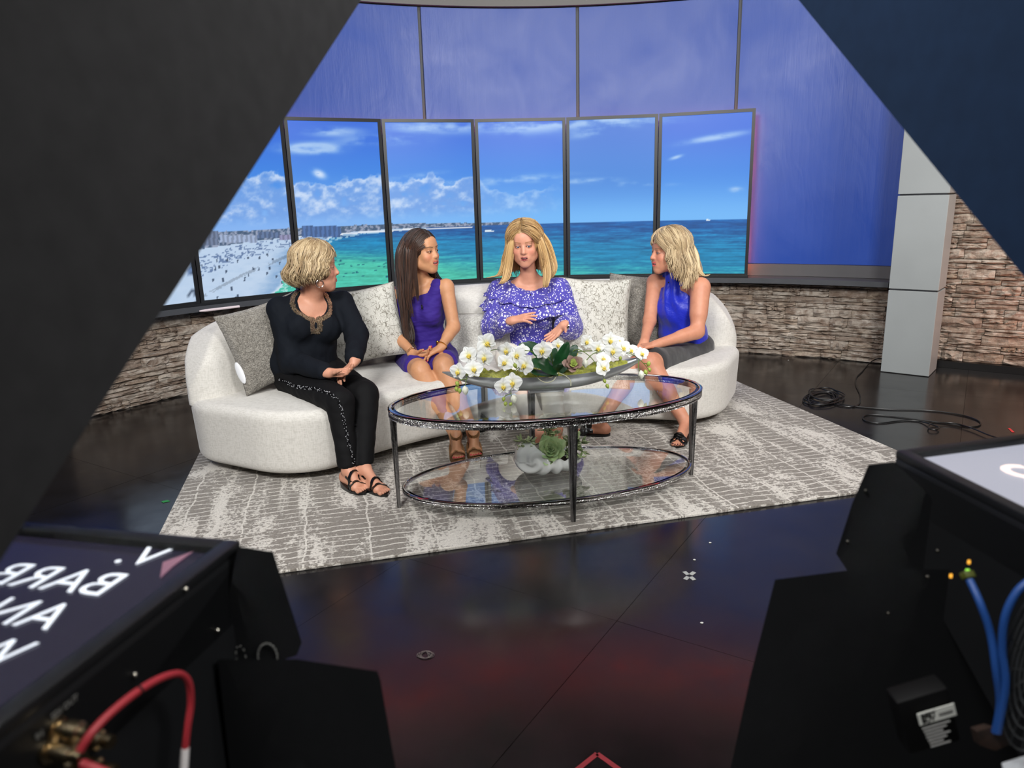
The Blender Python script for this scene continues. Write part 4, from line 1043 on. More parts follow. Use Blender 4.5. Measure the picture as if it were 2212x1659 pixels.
for q in ((1240, 1668), (1340, 1664)):
    a = Fp(1290, 1628, 0.0008); b = Fp(*q, 0.0008); b = a+(b-a)*2.2; d = unit(b-a); s_ = np.array([-d[1], d[0], 0])*0.007; MB().prism([a-s_, b-s_, b+s_, a+s_], (0, 0, 0.0005)).go('tape_strip', M_redt, rt, False)
M_speck = simple('white_scrap', srgb(200, 200, 196), 0.8)
for (x, y, wh_) in ((1534, 1172, 'near the rug edge above the tape cross'), (1500, 1209, 'just above the tape cross'), (1516, 1345, 'well below the tape cross'), (1703, 778, 'by the foot of the stone wall')):
    p = Fp(x, y, 0.002); tag(MB().ball(p, (0.006, 0.005, 0.0018), 6, 4).go('paper_scrap', M_speck), 'tiny white paper scrap on the black floor '+wh_, 'scrap', 'white scraps on the floor')
m = MB(); r = np.random.RandomState(8); c0 = Fp(920, 1415, 0.002)
for k in range(16):
    a = r.rand()*6; P = [c0+np.array([0.03*math.cos(a+q*0.9)*r.rand(), 0.02*math.sin(a+q*0.9), 0.001+0.002*r.rand()]) for q in range(5)]; m.tube(spline(P, 3), 0.0007, 4)
tag(m.go('thread_tangle', simple('thread', srgb(96, 88, 86), 0.8)), 'small tangle of grey threads on the black floor', 'thread', None)['kind'] = 'stuff'
# ------------------------------------------------------------------ people: materials
def skinmat(name):
    t = NT(name); a = t.add('ShaderNodeAttribute'); a.attribute_name = 'Col'; v = t.coord('Object')
    c = t.mix(0.35, a.outputs['Color'], t.ramp(t.noise(v, 45, 4, 0.6), [(0.3, (0.78, 0.70, 0.68)), (0.7, (1, 1, 1))]), 'MULTIPLY')
    t.set(col=c, rough=0.48, sss=0.12, spec=0.4); t.b.inputs['Subsurface Radius'].default_value = (0.012, 0.005, 0.003); t.bump(t.noise(v, 420, 2), 0.12, 0.001); return t.m
M_skin = skinmat('skin')
t = NT('hair_strands'); a = t.add('ShaderNodeAttribute'); a.attribute_name = 'Col'; t.set(col=a.outputs['Color'], rough=0.42, spec=0.45, sheen=0.1); M_hair = t.m
t = NT('eye'); a = t.add('ShaderNodeAttribute'); a.attribute_name = 'Col'; t.set(col=a.outputs['Color'], rough=0.08, spec=0.6); M_eye = t.m
M_teeth = simple('teeth', srgb(238, 234, 226), 0.25)
M_gold = simple('gold', srgb(212, 170, 84), 0.22, 1.0); M_silver = simple('silver', srgb(200, 200, 202), 0.18, 1.0)
M_mic = simple('microphone_black', srgb(12, 12, 13), 0.4)
def frame(fwd, up=(0, 0, 1), roll=0.0):
    f = unit(fwd); x = unit(np.cross(f, up)); z = np.cross(x, f)
    if roll: x, z = x*math.cos(roll)+z*math.sin(roll), z*math.cos(roll)-x*math.sin(roll)
    return x, f, z
class Head:
    def __init__(s, c, gaze, scale=1.08, roll=0.0):
        s.c = np.array(c, float); s.s = scale; s.x, s.y, s.z = frame(gaze, (0, 0, 1), roll); s.ax = [s.x, s.y, s.z]
    def P(s, x, y, z): return s.c+s.s*(s.x*x+s.y*y+s.z*z)
    def L(s, V): q = (V-s.c)/s.s; return np.stack([q @ s.x, q @ s.y, q @ s.z], 1)
    def prims(s, mouth='closed', jaw=1.0, nose=1.0, smile=0.0):
        P, k = s.P, s.s; E = lambda c, r, kk=0.02, op='u': ell(P(*c), np.array(r)*k, s.ax, kk*k, op); C = lambda a, b, r1, r2=None, kk=0.01, op='u', sq=None: cap(P(*a), P(*b), r1*k, None if r2 is None else r2*k, kk*k, op, sq)
        L = [E((0, -0.012, 0.035), (0.072, 0.090, 0.078)), E((0, 0.028, -0.022), (0.058*jaw, 0.060, 0.076), 0.03),
             C((-0.046*jaw, 0.012, -0.062), (-0.012, 0.060, -0.094), 0.022, 0.019, 0.03), C((0.048*jaw, 0.012, -0.062), (0.012, 0.060, -0.094), 0.022, 0.019, 0.03), E((0, 0.032, -0.060), (0.052*jaw, 0.048, 0.036), 0.03),
             E((0, 0.066, -0.097), (0.019, 0.016, 0.015), 0.018),
             E((0.036, 0.058, -0.026), (0.024, 0.022, 0.022+0.003*smile), 0.02), E((-0.036, 0.058, -0.026), (0.024, 0.022, 0.022+0.003*smile), 0.02),
             C((-0.032, 0.072, 0.027), (0.032, 0.072, 0.027), 0.012, None, 0.014), E((0, 0.064, 0.055), (0.045, 0.022, 0.03), 0.03),
             E((0.030, 0.095, 0.006), (0.017, 0.0125, 0.010), 0.012, 's'), E((-0.030, 0.095, 0.006), (0.017, 0.0125, 0.010), 0.012, 's'),
             C((0, 0.074, 0.010), (0, 0.088, -0.024), 0.010, 0.014, 0.012), C((0, 0.084, 0.010), (0, 0.0985*nose, -0.022), 0.0062, 0.0090, 0.010), E((0, 0.096*nose, -0.026), (0.0100, 0.010, 0.0088), 0.006),
             E((0.0115, 0.088, -0.0285), (0.0058, 0.008, 0.0055), 0.006), E((-0.0115, 0.088, -0.0285), (0.0058, 0.008, 0.0055), 0.006),
             E((0, 0.078, -0.058), (0.028, 0.011, 0.020), 0.018)]
        for q in (-1, 1):
            L += [E((q*0.030, 0.0760, 0.006), (0.0150, 0.0120, 0.0108), 0.005), C((q*0.030-0.0085, 0.0875, 0.0050), (q*0.030+0.0085, 0.0875, 0.0054), 0.0038, None, 0.0015, 's')]
            L += [E((q*0.073, -0.008, -0.002), (0.007, 0.017, 0.029), 0.006), E((q*0.080, -0.006, 0.0), (0.004, 0.009, 0.016), 0.004, 's')]
        w = {'closed': 0.020, 'open': 0.021, 'smile': 0.025}[mouth]; up = 0.005*smile; dz = {'closed': 0.0, 'open': 0.0030, 'smile': 0.0045}[mouth]
        for q in (-1, 1):
            L += [C((q*w, 0.083-0.003*smile, -0.060+up), (q*0.004, 0.0930, -0.0555+dz*0.5), 0.0030, 0.0048, 0.004), C((q*w, 0.083-0.003*smile, -0.060+up), (0, 0.0920, -0.0648-dz), 0.0030, 0.0055, 0.004)]
        if mouth != 'closed': L += [E((a*w, 0.0955-0.011*a*a, -0.0602-dz*0.2+up*a*a), (w*0.34, 0.0085, 0.0022+dz*0.55*(1-a*a*0.5)), 0.002, 's') for a in (-0.58, -0.25, 0, 0.25, 0.58)]
        else: L += [C((-0.018, 0.0945, -0.0602), (0.018, 0.0945, -0.0602), 0.0010, None, 0.003, 's')]
        s.mo = (w, up, dz); return L
    def paint(s, V, C, lip, brow, liner=0.6, lipamt=1.0):
        q = s.L(V); x, y, z = q.T; w, up, dz = s.mo; front = (y > 0.055)
        ax_ = np.abs(x); cz = -0.0600+up*(ax_/w)**2
        m = np.exp(-(np.clip(ax_-0.0, 0, 9)/(w*0.92))**6)*np.exp(-((z-cz)/(0.0088+dz*0.9))**6)*(y > 0.080)
        C = C+(lin(lip)-C)*(m*lipamt)[:, None]
        inner = m*np.exp(-((z-cz+dz*0.2)/(0.0026+dz*0.5))**4)*(y < 0.0895)*(dz > 0)*(ax_ < w*0.85); C = C+(lin([60, 18, 20])-C)*(inner)[:, None]
        bz = 0.0275+0.004*np.exp(-((ax_-0.036)/0.014)**2); m = np.exp(-((z-bz)/0.0030)**4)*(ax_ > 0.012)*(ax_ < 0.050)*front*0.85; C = C+(lin(brow)-C)*m[:, None]
        ex = (ax_-0.030)/0.0150; ez = (z-0.0055)/0.0080; r = np.sqrt(ex**2+ez**2); m = np.exp(-((r-0.86)/0.26)**2)*(y > 0.065)*(z > 0.003)*liner; C = C+(lin([52, 34, 30])-C)*m[:, None]
        m = np.exp(-((r-1.0)/0.5)**2)*(y > 0.06)*0.20; C = C*(1-m[:, None]*np.array([0.25, 0.4, 0.38]))
        m = (np.exp(-(((ax_-0.042)/0.02)**2+((z+0.026)/0.018)**2))*front*0.34); C = C+(lin([214, 118, 104])-C)*m[:, None]
        m = (np.exp(-(((ax_-0.0075)/0.0035)**2+((z+0.0335)/0.0025)**2))*(y > 0.08)*0.7); C = C*(1-m[:, None]*0.7)
        return C
    def eyes(s, parent, look, iris):
        look = unit(look)
        for q in (-1, 1):
            c = s.P(q*0.030, 0.0748, 0.0055); m = MB(); x, y, z = frame(look); m.ball(c, 0.0120*s.s, 20, 18, [x, z, y]); V = np.array(m.V); d = (V-c)/(0.0120*s.s) @ look
            C = np.tile(lin([226, 222, 218]), (len(V), 1)); C[d > 0.82] = lin(iris); C[d > 0.955] = lin([8, 8, 10]); mesh('eye', V, m.F, M_eye, parent, True, C)
    def teeth(s, parent):
        w, up, dz = s.mo; m = MB(); V = []
        for k in range(9):
            a = -1+2*k/8; V.append(s.P(a*w*0.74, 0.0885-0.0095*a*a, -0.0580+up*a*a*0.8))
        m.tube(V, 0.0034*s.s, 6, True, False, 1.0); m.go('teeth', M_teeth, parent)
def hand(w, d, n, side, curl=(0.35, 0.4, 0.3), s=1.0, spread=0.10, thumb=(0.75, 0.55, 0.35), lens=None):
    """w wrist, d towards the fingertips, n palm normal, side +1: thumb at d x n"""
    d = unit(d); n = unit(np.array(n)-d*(np.array(n) @ d)); t = np.cross(d, n)*side; w = np.array(w, float); L = []
    P = lambda a, b, c: w+s*(d*a+t*b+n*c)
    for b0, b1 in ((0.016, 0.027), (0.005, 0.009), (-0.006, -0.009), (-0.015, -0.026)):
        L.append(cap(P(0.004, b0*0.9, 0), P(0.078-abs(b1)*0.15, b1, -0.002), 0.0135*s, 0.0112*s, 0.010*s))
    L.append(cap(P(-0.02, 0, 0), P(0.012, 0, 0), 0.0235*s, 0.022*s, 0.015*s, 'u', (n, 1.35))); tips = []
    for i, (b, ln) in enumerate(((0.027, 0.066), (0.009, 0.074), (-0.009, 0.069), (-0.0265, 0.054))):
        p = P(0.080-abs(b)*0.15-(0.004 if i == 3 else 0), b, -0.001); cu = 0.0; q = unit(d+t*spread*(b/0.02)); c0 = curl if not isinstance(curl[0], (tuple, list)) else curl[i]
        for f_, r1, r2, cc in ((0.46, 0.0090, 0.0080, c0[0]), (0.30, 0.0080, 0.0073, c0[1]), (0.24, 0.0073, 0.0062, c0[2])):
            cu += cc; dd = unit(q*math.cos(cu)+n*math.sin(cu)); p2 = p+dd*ln*f_*s; L.append(cap(p, p2, r1*s, r2*s, 0.0028)); p = p2
        tips.append((p, dd, unit(-n*math.cos(cu)+q*math.sin(cu))))
    a, b, c = thumb; p0 = P(0.014, 0.016, 0.004); d1 = unit(d*a+t*b+n*c); p1 = p0+d1*0.042*s; d2 = unit(d1+d*0.35+n*0.12); p2 = p1+d2*0.030*s; p3 = p2+unit(d2+d*0.2)*0.022*s
    L += [cap(p0, p1, 0.0150*s, 0.0108*s, 0.010), cap(p1, p2, 0.0102*s, 0.0090*s, 0.003), cap(p2, p3, 0.0090*s, 0.0070*s, 0.003)]
    tips.append((p3, unit(d2+d*0.2), unit(-n+t*0.3))); return L, tips
def nails(parent, tips, mat, s=1.0):
    for p, d, o in tips:
        o = unit(o-d*(o @ d)); e = np.cross(d, o); MB().ball(p+o*0.0042*s+d*0.001, (0.0048*s, 0.0030*s, 0.0068*s), 8, 6, [e, o, d]).go('nail', mat, parent)
def foot(ank, toe, s=1.0, lift=0.0, up=(0, 0, 1)):
    """ankle joint, toe tip point: prims of a bare foot"""
    ank = np.array(ank, float); toe = np.array(toe, float); up = unit(up); d = unit([toe[0]-ank[0], toe[1]-ank[1], 0]); heel = ank-d*0.035*s; heel[2] = ank[2]-0.045*s
    t = np.cross(d, [0, 0, 1]); ball = toe-unit(toe-heel)*0.055*s
    L = [ell(heel, (0.030*s,)*3, None, 0.02), cap(ank, heel+d*0.02, 0.030*s, 0.028*s, 0.02), cap(ank+d*0.02, ball+t*0.008+np.array([0, 0, 0.006]), 0.030*s, 0.020*s, 0.025), cap(heel, ball-t*0.012, 0.026*s, 0.019*s, 0.02), cap(heel, ball+t*0.016, 0.024*s, 0.018*s, 0.02), cap(ball-t*0.022, ball+t*0.024, 0.0165*s, 0.0165*s, 0.015)]
    td = unit(toe-ball); tips = []
    for b in (-0.030, -0.0155, -0.001, 0.0135, 0.028):
        for sg in (1,):
            k = b*s; r = 0.0085*s+0.0035*s*(1 if b == 0.028 else 0); e = toe+t*k-d*abs(k-0.012)*0.35; L.append(cap(ball+t*k*0.8, e-d*0.006, r*0.95, r*0.9, 0.004)); tips.append((e, td, np.array([0, 0, 1.0])))
    return L, tips
def flip_foot(tips): return tips
def limb(a, b, c, r, bulge=None, k=0.02):
    a, b, c = (np.array(q, float) for q in (a, b, c)); L = [cap(a, b, r[0], r[1], k), cap(b, c, r[1], r[2], k)]
    if bulge is not None: L.append(bulge)
    return L
def calf(kn, an, back, r): 
    kn = np.array(kn, float); an = np.array(an, float); m_ = kn+(an-kn)*0.30; return cap(m_-(an-kn)*0.10+np.array(back)*0.018, m_+(an-kn)*0.20+np.array(back)*0.010, r, r*0.8, 0.04)
class Torso:
    def __init__(s, pel, neck, shR, shL, fwd=None):
        s.pel, s.neck = np.array(pel, float), np.array(neck, float); s.R, s.Lh = np.array(shR, float), np.array(shL, float)
        s.up = unit(s.neck-s.pel); r = s.R-s.Lh; s.r = unit(r-s.up*(r @ s.up)); s.f = np.cross(s.up, s.r); s.len = np.linalg.norm(s.neck-s.pel); s.ax = [s.r, s.f, s.up]
    def P(s, x, y, z): return s.pel+s.r*x+s.f*y+s.up*(z*s.len/0.47)
    def L(s, V): q = V-s.pel; return np.stack([q @ s.r, q @ s.f, (q @ s.up)*0.47/s.len], 1)
    def prims(s, w=1.0, belly=1.0, bust=1.0, sh=0.047, k=0.04):
        P = s.P; E = lambda c, r, kk=k: ell(P(*c), r, s.ax, kk)
        return [E((0, -0.015, 0.015), (0.168*w, 0.115*w, 0.105)), E((0, 0.005*belly, 0.13), (0.132*w*belly, 0.100*w*belly, 0.11)), E((0, 0.0, 0.27), (0.140*w, 0.098*w, 0.16)), E((0, -0.005, 0.37), (0.135*w, 0.078*w, 0.07)),
                E((0.066*w, 0.078*w, 0.272), (0.062*bust, 0.056*bust, 0.064*bust), 0.03), E((-0.066*w, 0.078*w, 0.272), (0.062*bust, 0.056*bust, 0.064*bust), 0.03)]
    def girdle(s, sh=0.044):
        nb = s.neck; return [cap(s.R-s.up*0.012, s.Lh-s.up*0.012, sh, sh, 0.03), cap(nb+s.up*0.02-s.f*0.01, s.R+(s.Lh-s.R)*0.14+s.up*0.004, 0.036, 0.030, 0.03), cap(nb+s.up*0.02-s.f*0.01, s.Lh+(s.R-s.Lh)*0.14+s.up*0.004, 0.036, 0.030, 0.03)]
def zone_mesh(prims, zones, hb, lo=None, hi=None):
    """one surface sampled at body resolution, finer inside the zones"""
    if lo is None: lo, hi = bounds(prims, 0.02)
    D, l = field(prims, lo, hi, hb); V, F = snets(D, l, hb)
    cen = V[F].mean(1); keep = np.ones(len(F), bool)
    for zl, zh, h in zones: keep &= ~((cen > np.array(zl)+hb*0.9).all(1) & (cen < np.array(zh)-hb*0.9).all(1))
    F = F[keep]; VV = [V]; FF = [F]; n = len(V)
    for zl, zh, h in zones:
        D, l = field(prims, zl, zh, h); v, f = snets(D, l, h)
        if len(v): VV.append(v); FF.append(f+n); n += len(v)
    V = np.concatenate(VV); F = np.concatenate(FF); used = np.zeros(len(V), bool); used[F.ravel()] = True; mp = np.cumsum(used)-1
    return V[used], mp[F]
def garment(name, prims, h, mat, parent, inf=0.008, fold=0.003, fs=6, seed=0, dirn=(1, 1, 0.35), ret=False, fine=0.0, lo=None, hi=None, extra=None):
    V, F = sdf(prims, h, inf, lo, hi); V = relax(V, F, 1, 0.4); N = vnormals(V, F)
    if fold: V = V+N*(vnoise(V*np.array(dirn), fs, seed, 2)*fold)[:, None]
    if fine: V = V+N*(vnoise(V*np.array(dirn), fs*3.2, seed+5, 2)*fine)[:, None]
    if extra is not None: V = extra(V, N)
    o = mesh(name, V, F, mat, parent)
    return (o, V, N) if ret else o
def beads(name, pts, nrm, r, mat, parent, rs=1, ns=5):
    m = MB()
    for p, n in zip(pts, nrm): m.ball(p+n*r*0.4, r, ns, 3)
    return m.go(name, mat, parent, True, kind='stuff')
def polydist(V, P):
    P = np.array(P, float); best = np.full(len(V), 9.0); tt = np.zeros(len(V))
    for i in range(len(P)-1):
        a, b = P[i], P[i+1]; ab = b-a; t_ = np.clip(((V-a) @ ab)/(ab @ ab+1e-12), 0, 1); d = np.linalg.norm(V-a-t_[:, None]*ab, axis=1); m_ = d < best; best[m_] = d[m_]; tt[m_] = i+t_[m_]
    return best, tt

# ------------------------------------------------------------------ hair
def hair(parent, H, R, c=(0, -0.012, 0.035), part=0.0, opn=62, n=600, drop=None, flare=0.1, wave=0.006, freq=2.5, curl=0.0, width=0.0046, cols=((200, 180, 140), (150, 120, 80)), extra=(), seed=1, lift=0.0, mass_drop=(0, 0), back=0.0, bangs=0, bang_to=35, bang_phi=72, wig=0.004, fcut=None, root_dark=0.0, tidy=True):
    r = np.random.RandomState(seed); m_ = MB(); CL = []; R = np.array(R); c = np.array(c, float)
    cA, cB = lin(cols[0]), lin(cols[1]); drop = drop or (lambda a: 0.0)
    def addlock(loc, w, tone, world=False, flat=0.35, taper=0.35):
        P = [H.P(*q) for q in loc] if not world else loc
        P = spline(P, 2) if len(P) < 14 else P; m = len(P); ww = [w*(0.55+0.45*min(1, i/(m*0.15)))*(1-(1-taper)*(i/(m-1))**2) for i in range(m)]; nb = len(m_.V)
        m_.tube(P, ww, 5, True, False, flat, H.z if not world else (0, -1, 0)); k = len(m_.V)-nb; base = cA*tone+cB*(1-tone); g = np.repeat(np.linspace(0, 1, m), 5)[:k]
        dark = 1-root_dark*np.clip(1-g*4, 0, 1); CL.append(base[None, :]*dark[:, None]*(0.92+0.16*r.rand()))
    def sphere(az, ph): return np.array([math.sin(ph)*math.sin(az), math.sin(ph)*math.cos(az), math.cos(ph)])
    G = np.array([-H.x[2], -H.y[2], -H.z[2]])          # world down in head axes
    KC = 5; cl = []
    for k in range((n+bangs)//KC+1):
        isb = k*KC >= n; sgn = 1 if r.rand() < 0.5 else -1
        if isb: az = r.uniform(-bang_to, bang_to) if not isinstance(bang_to, tuple) else r.uniform(*bang_to); sgn = 1 if az > 0 else -1
        else: az = sgn*(opn+(178-opn)*r.rand()**0.9)
        ry = r.uniform(-0.35, 0.80) if abs(az) < 120 else r.uniform(-0.75, 0.1)
        if not isb: ry = 0.97-1.50*((abs(az)-opn)/(180.0-opn))**0.8+r.uniform(-1, 1)*(0.05 if tidy is True else 0.15)
        if isb: ry = r.uniform(0.25, 0.75)
        cl.append((isb, sgn, az, ry, r.rand()*6.28, r.rand()*6.28, r.uniform(0.8, 1.2), r.uniform(0.965, 1.035), r.rand(), r.uniform(0.85, 1.05), bang_phi+r.uniform(-8, 6)))
    for k in range(n+bangs):
        isb, sgn, az, ry, ph, ph2, fm, off, tone, dm, ep = cl[k//KC]
        az = az+r.uniform(-5, 5); az = sgn*max(abs(az), opn if not isb else 0); ry = ry+r.uniform(-.06, .06); off = off+r.uniform(-0.012, 0.012); ph += r.uniform(-.25, .25); ph2 += r.uniform(-.25, .25); endphi = ep if isb else 97+9*math.sin(ph*3+az*0.1)
        d0 = unit([part/R[0]+sgn*0.03, ry*0.9, math.sqrt(max(0.05, 1-(ry*0.9)**2-(part/R[0])**2))]); d1 = sphere(math.radians(az), math.radians(endphi))
        P = []; om = math.acos(np.clip(d0 @ d1, -1, 1)); ns = 8; D = 0 if isb else drop(az)*dm*r.uniform(0.93, 1.04); fq = freq*fm
        for i in range(ns+1):
            t_ = i/ns; d = (math.sin((1-t_)*om)*d0+math.sin(t_*om)*d1)/max(math.sin(om), 1e-3); q = d*R*off*(1+lift*math.sin(PI*t_)*0.5)+c; q += wig*np.array([math.sin(t_*7+ph), math.cos(t_*6+ph2), 0])*t_; P.append(q)
        if D > 0.01:
            e = P[-1]; rad = unit([e[0]-c[0], e[1]-c[1], 0]); side = np.array([-rad[1], rad[0], 0]); nd = max(7, int(D/0.013))
            w0 = side*math.sin(ph)+rad*math.cos(ph2)*0.7
            for i in range(1, nd+1):
                t_ = i/nd; q = e+G*D*t_+rad*(flare*D*math.sin(t_*PI/2)**1.7*(1-0.3*t_)-curl*D*max(0, t_-0.45)**2*3)+(side*math.sin(t_*fq*6.28+ph)+rad*math.cos(t_*fq*6.28+ph2)*0.7-w0*(1-t_))*wave; q[1] += back*D*t_; P.append(q)
        elif not isb:
            e = P[-1]; rad = unit([e[0]-c[0], e[1]-c[1], 0]); P.append(e+np.array([0, 0, -0.012])-rad*0.004)
        addlock(P, width*r.uniform(0.7, 1.25), np.clip(tone*0.75+0.25*r.rand(), 0, 1))
    for E in extra:
        pts, cnt, rad_, w_, wv, fq, tone = E; pts = [np.array(pts[0])*0.62+(H.c+H.z*0.06)*0.38]+list(pts); base = spline(pts, 6); base = np.array(base); mm = len(base)
        for k in range(cnt):
            a = r.rand()*6.28; rr = rad_*math.sqrt(r.rand()); ph = r.rand()*0.9; o1 = np.array([math.cos(a), math.sin(a)*0.6, 0]); t_ = np.linspace(0, 1, mm)
            rp = rr*(0.2+0.8*np.sin(np.clip(t_*1.6, 0, 1)*PI/2))*(1-0.55*t_**3); q = base+o1[None, :]*rp[:, None]; q[:, 0] += wv*np.sin(t_*fq*6.28+ph)*np.clip(t_*1.5, 0.1, 1); q[:, 1] += wv*0.7*np.cos(t_*fq*6.28+ph)*np.clip(t_*1.5, 0.1, 1)
            cut = max(6, int(mm*r.uniform(0.82, 1.0))); addlock(list(q[:cut]), w_*r.uniform(0.7, 1.3), np.clip(tone+0.35*r.randn(), 0, 1), True, 0.5, 0.25)
    # scalp and inner mass under the locks
    k_ = H.s; pr = [ell(H.P(*c), R*k_*0.955, H.ax, 0.02)]
    fc = fcut or ((0, 0.095, -0.050), (0.074, 0.075, 0.114))
    md = max(mass_drop)
    if md > 0:
        gd = np.array([0, 0, -1.0]); 
        for az in range(int(opn)+22, 360-int(opn)-21, 14):
            a_ = math.radians(az); e = H.P(c[0]+R[0]*0.80*math.sin(a_), c[1]+R[1]*0.80*math.cos(a_), 0.01); rad = H.x*math.sin(a_)+H.y*math.cos(a_); rad = rad*[1, 1, 0]
            pr.append(cap(e, e+gd*md*k_+rad*flare*md*0.5, 0.019*k_, 0.016*k_, 0.02))
    pr.append(ell(H.P(*fc[0]), np.array(fc[1])*k_, H.ax, 0.012, 's')); pr.append(ell(H.P(0, 0.094, 0.012), np.array([fc[1][0], 0.064, 0.056])*k_, H.ax, 0.012, 's')); pr.append(cap(H.P(0, 0.03, -0.05), H.P(0, 0.02, -0.2), 0.056*k_, 0.05*k_, 0.01, 's'))
    V, F = sdf(pr, 0.005); b = len(m_.V); CV = np.concatenate(CL) if CL else np.zeros((0, 3)); N = vnormals(V, F); V = V+N*(vnoise(H.L(V)*np.array([1, 1, .3]), 30, 3, 2)*0.0018)[:, None]
    m_.raw(V, F); C = np.concatenate([CV, np.tile(cA*0.35+cB*0.5, (len(V), 1))])
    return mesh('hair', m_.V, m_.F, M_hair, parent, True, C)
def body(parent, prims, H, zones, skin, lip, brow, V=None, hb=0.0065, liner=0.6, blotch=0.05, nailp=()):
    z = [(H.P(0, 0, 0)-0.165*H.s, H.P(0, 0, 0)+0.165*H.s, 0.0023)]; z[0] = (z[0][0]+np.array([0, 0, 0.02]), z[0][1], 0.0028)
    z += [(np.array(a), np.array(b), h) for a, b, h in zones]
    V, F = zone_mesh(prims, z, hb); C = np.tile(lin(skin), (len(V), 1)); C *= (1+blotch*vnoise(V, 9, 4)[:, None]*np.array([0.6, 1, 1])); C = H.paint(V, C, lip, brow, liner)
    for p, c_ in nailp: 
        d = np.linalg.norm(V-p, axis=1); C[d < 0.006] = lin(c_)
    return mesh('body', V, F, M_skin, parent, True, C)
def zbox(P, m=0.045): P = np.array(P); return (P.min(0)-m, P.max(0)+m, 0.0031)
def person(label, p): 
    o = thing('person', label, 'person', p); return o
def sandal_sole(name, ank, toe, th, mat, parent, W=0.040, heel=0.0, wedge=False, zf=RUGZ, over=0.008):
    """sole outline under a foot; heel = extra thickness at the heel"""
    ank = np.array(ank); toe = np.array(toe); d = unit([toe[0]-ank[0], toe[1]-ank[1], 0]); t_ = np.cross(d, [0, 0, 1]); hp = ank-d*0.062; L = np.linalg.norm((toe-hp)[:2])+over
    top = []; N = 14; out = []
    for s in (1, -1):
        for i in range(N+1):
            q = i/N if s == 1 else 1-i/N; w_ = W*(0.72+0.30*math.sin(PI*min(1, q*0.9+0.1)**1.2))*math.sqrt(max(0.02, 1-abs(2*q-1)**5)); out.append((q, s*w_))
    V = []; n = len(out)
    for lv in (0, 1):
        for q, w_ in out:
            zt = th+heel*(max(0, 1-q/0.62)**1.0 if heel else 0); p = hp+d*L*q+t_*w_*(0.97 if lv == 0 else 1)
            V.append((p[0], p[1], zf+(zt if lv else 0.0008+(0 if wedge or not heel else max(0, min(1, (0.62-q)/0.3))*0+0))))
    F = [tuple(range(n))[::-1], tuple(range(n, 2*n))]+[(i, (i+1) % n, n+(i+1) % n, n+i) for i in range(n)]
    m = MB(); m.raw(V, F); o = m.go(name, mat, parent); return o
def strap(m, pts, w=0.006, th=0.0022): m.tube(spline(pts, 6), w, 8, True, False, th/w)
def strap_over(V, c, d, t_, half, up0, parent=None): pass
def shoe_strap(m, foot_pr, p, axis, r0, wid, n=18, lo=-115, hi=115, off=0.003):
    """band around a foot: march out from p in directions perpendicular to axis until leaving the foot field"""
    axis = unit(axis); t_ = unit(np.cross(axis, [0, 0, 1])); u = np.cross(t_, axis); P = []
    for k in range(n+1):
        a = math.radians(lo+(hi-lo)*k/n); dr = u*math.cos(a)+t_*math.sin(a); r = 0.008
        while r < r0:
            q = np.array(p)+dr*r; dd = 9.0
            for g in foot_pr: dd = min(dd, float(peval(g, q[0], q[1], q[2])))
            if dd > off: break
            r += 0.002
        P.append((np.array(p)+dr*r, dr))
    V = []; F = []
    for q, dr in P:
        for s1, s2 in ((-1, 0), (1, 0), (1, 1), (-1, 1)): V.append(q+axis*wid*s1+dr*0.0022*s2)
    for k in range(len(P)-1):
        for j in range(4): F.append((k*4+j, k*4+(j+1) % 4, k*4+4+(j+1) % 4, k*4+4+j))
    F += [(0, 1, 2, 3), tuple((len(P)-1)*4+j for j in (3, 2, 1, 0))]; m.raw(V, F)
def ring_on(name, c, axis, R, r, mat, parent, n=28, flat=1.0, sq=1.0):
    x, y, z = frame(axis); P = [np.array(c)+x*R*math.cos(2*PI*k/n)+z*R*sq*math.sin(2*PI*k/n) for k in range(n)]
    return MB().tube(P, r, 8, closed=True, flat=flat, up=axis).go(name, mat, parent)
def clip_mic(c, parent, d=(0, -1, 0)):
    x, y, z = frame(d); m = MB(); m.box(np.array(c), (0.0045, 0.004, 0.010), [x, y, z], 0.001); m.ball(np.array(c)+z*0.012+y*0.003, 0.0055, 8, 6); m.tube([np.array(c)-z*0.008, np.array(c)-z*0.016+x*0.006, np.array(c)-z*0.010+x*0.014], 0.0013, 5); m.go('lapel_microphone', M_mic, parent)

# ================================================================== woman 1: short blonde hair, black tunic
SK1 = (206, 150, 124)
w1 = person('older woman with short blonde hair in black beaded tunic and black trousers, hands in lap', at(700, 1040, 3.8)*[1, 1, 0]+[0, 0, RUGZ])
H1 = Head(at(684, 580, 3.95), (0.95, 0.20, -0.02), 1.04, 0.0)
T1 = Torso(at(655, 790, 4.02), at(672, 632, 4.01), at(604, 667, 3.95), at(739, 652, 4.13))
elR, wrR = at(628, 780, 3.86), at(712, 806, 3.66); elL, wrL = at(772, 724, 3.99), at(765, 779, 3.74)
hR, hL = at(636, 820, 4.0), at(716, 812, 4.08); kR, kL = at(734, 866, 3.56), at(790, 854, 3.70); aR, aL = onz(752, 1016, 0.105), onz(786, 1013, 0.105); tR, tL = onz(786, 1060, 0.035), onz(834, 1064, 0.035)
fR, tipsR = foot(aR, tR, 0.95); fL, tipsL = foot(aL, tL, 0.95)
hr, htR = hand(wrR, (0.97, -0.10, 0.06), (0.0, -0.35, 1), 1, (0.30, 0.45, 0.35), 0.97, 0.06, (0.7, 0.5, 0.45)); hl, htL = hand(wrL+np.array([0, 0, -0.012]), (-0.62, -0.55, -0.50), (0.25, 0.0, -1), -1, (0.25, 0.45, 0.4), 0.97, 0.08)
tor = T1.prims(1.09, 1.15, 1.20)+T1.girdle(0.050)
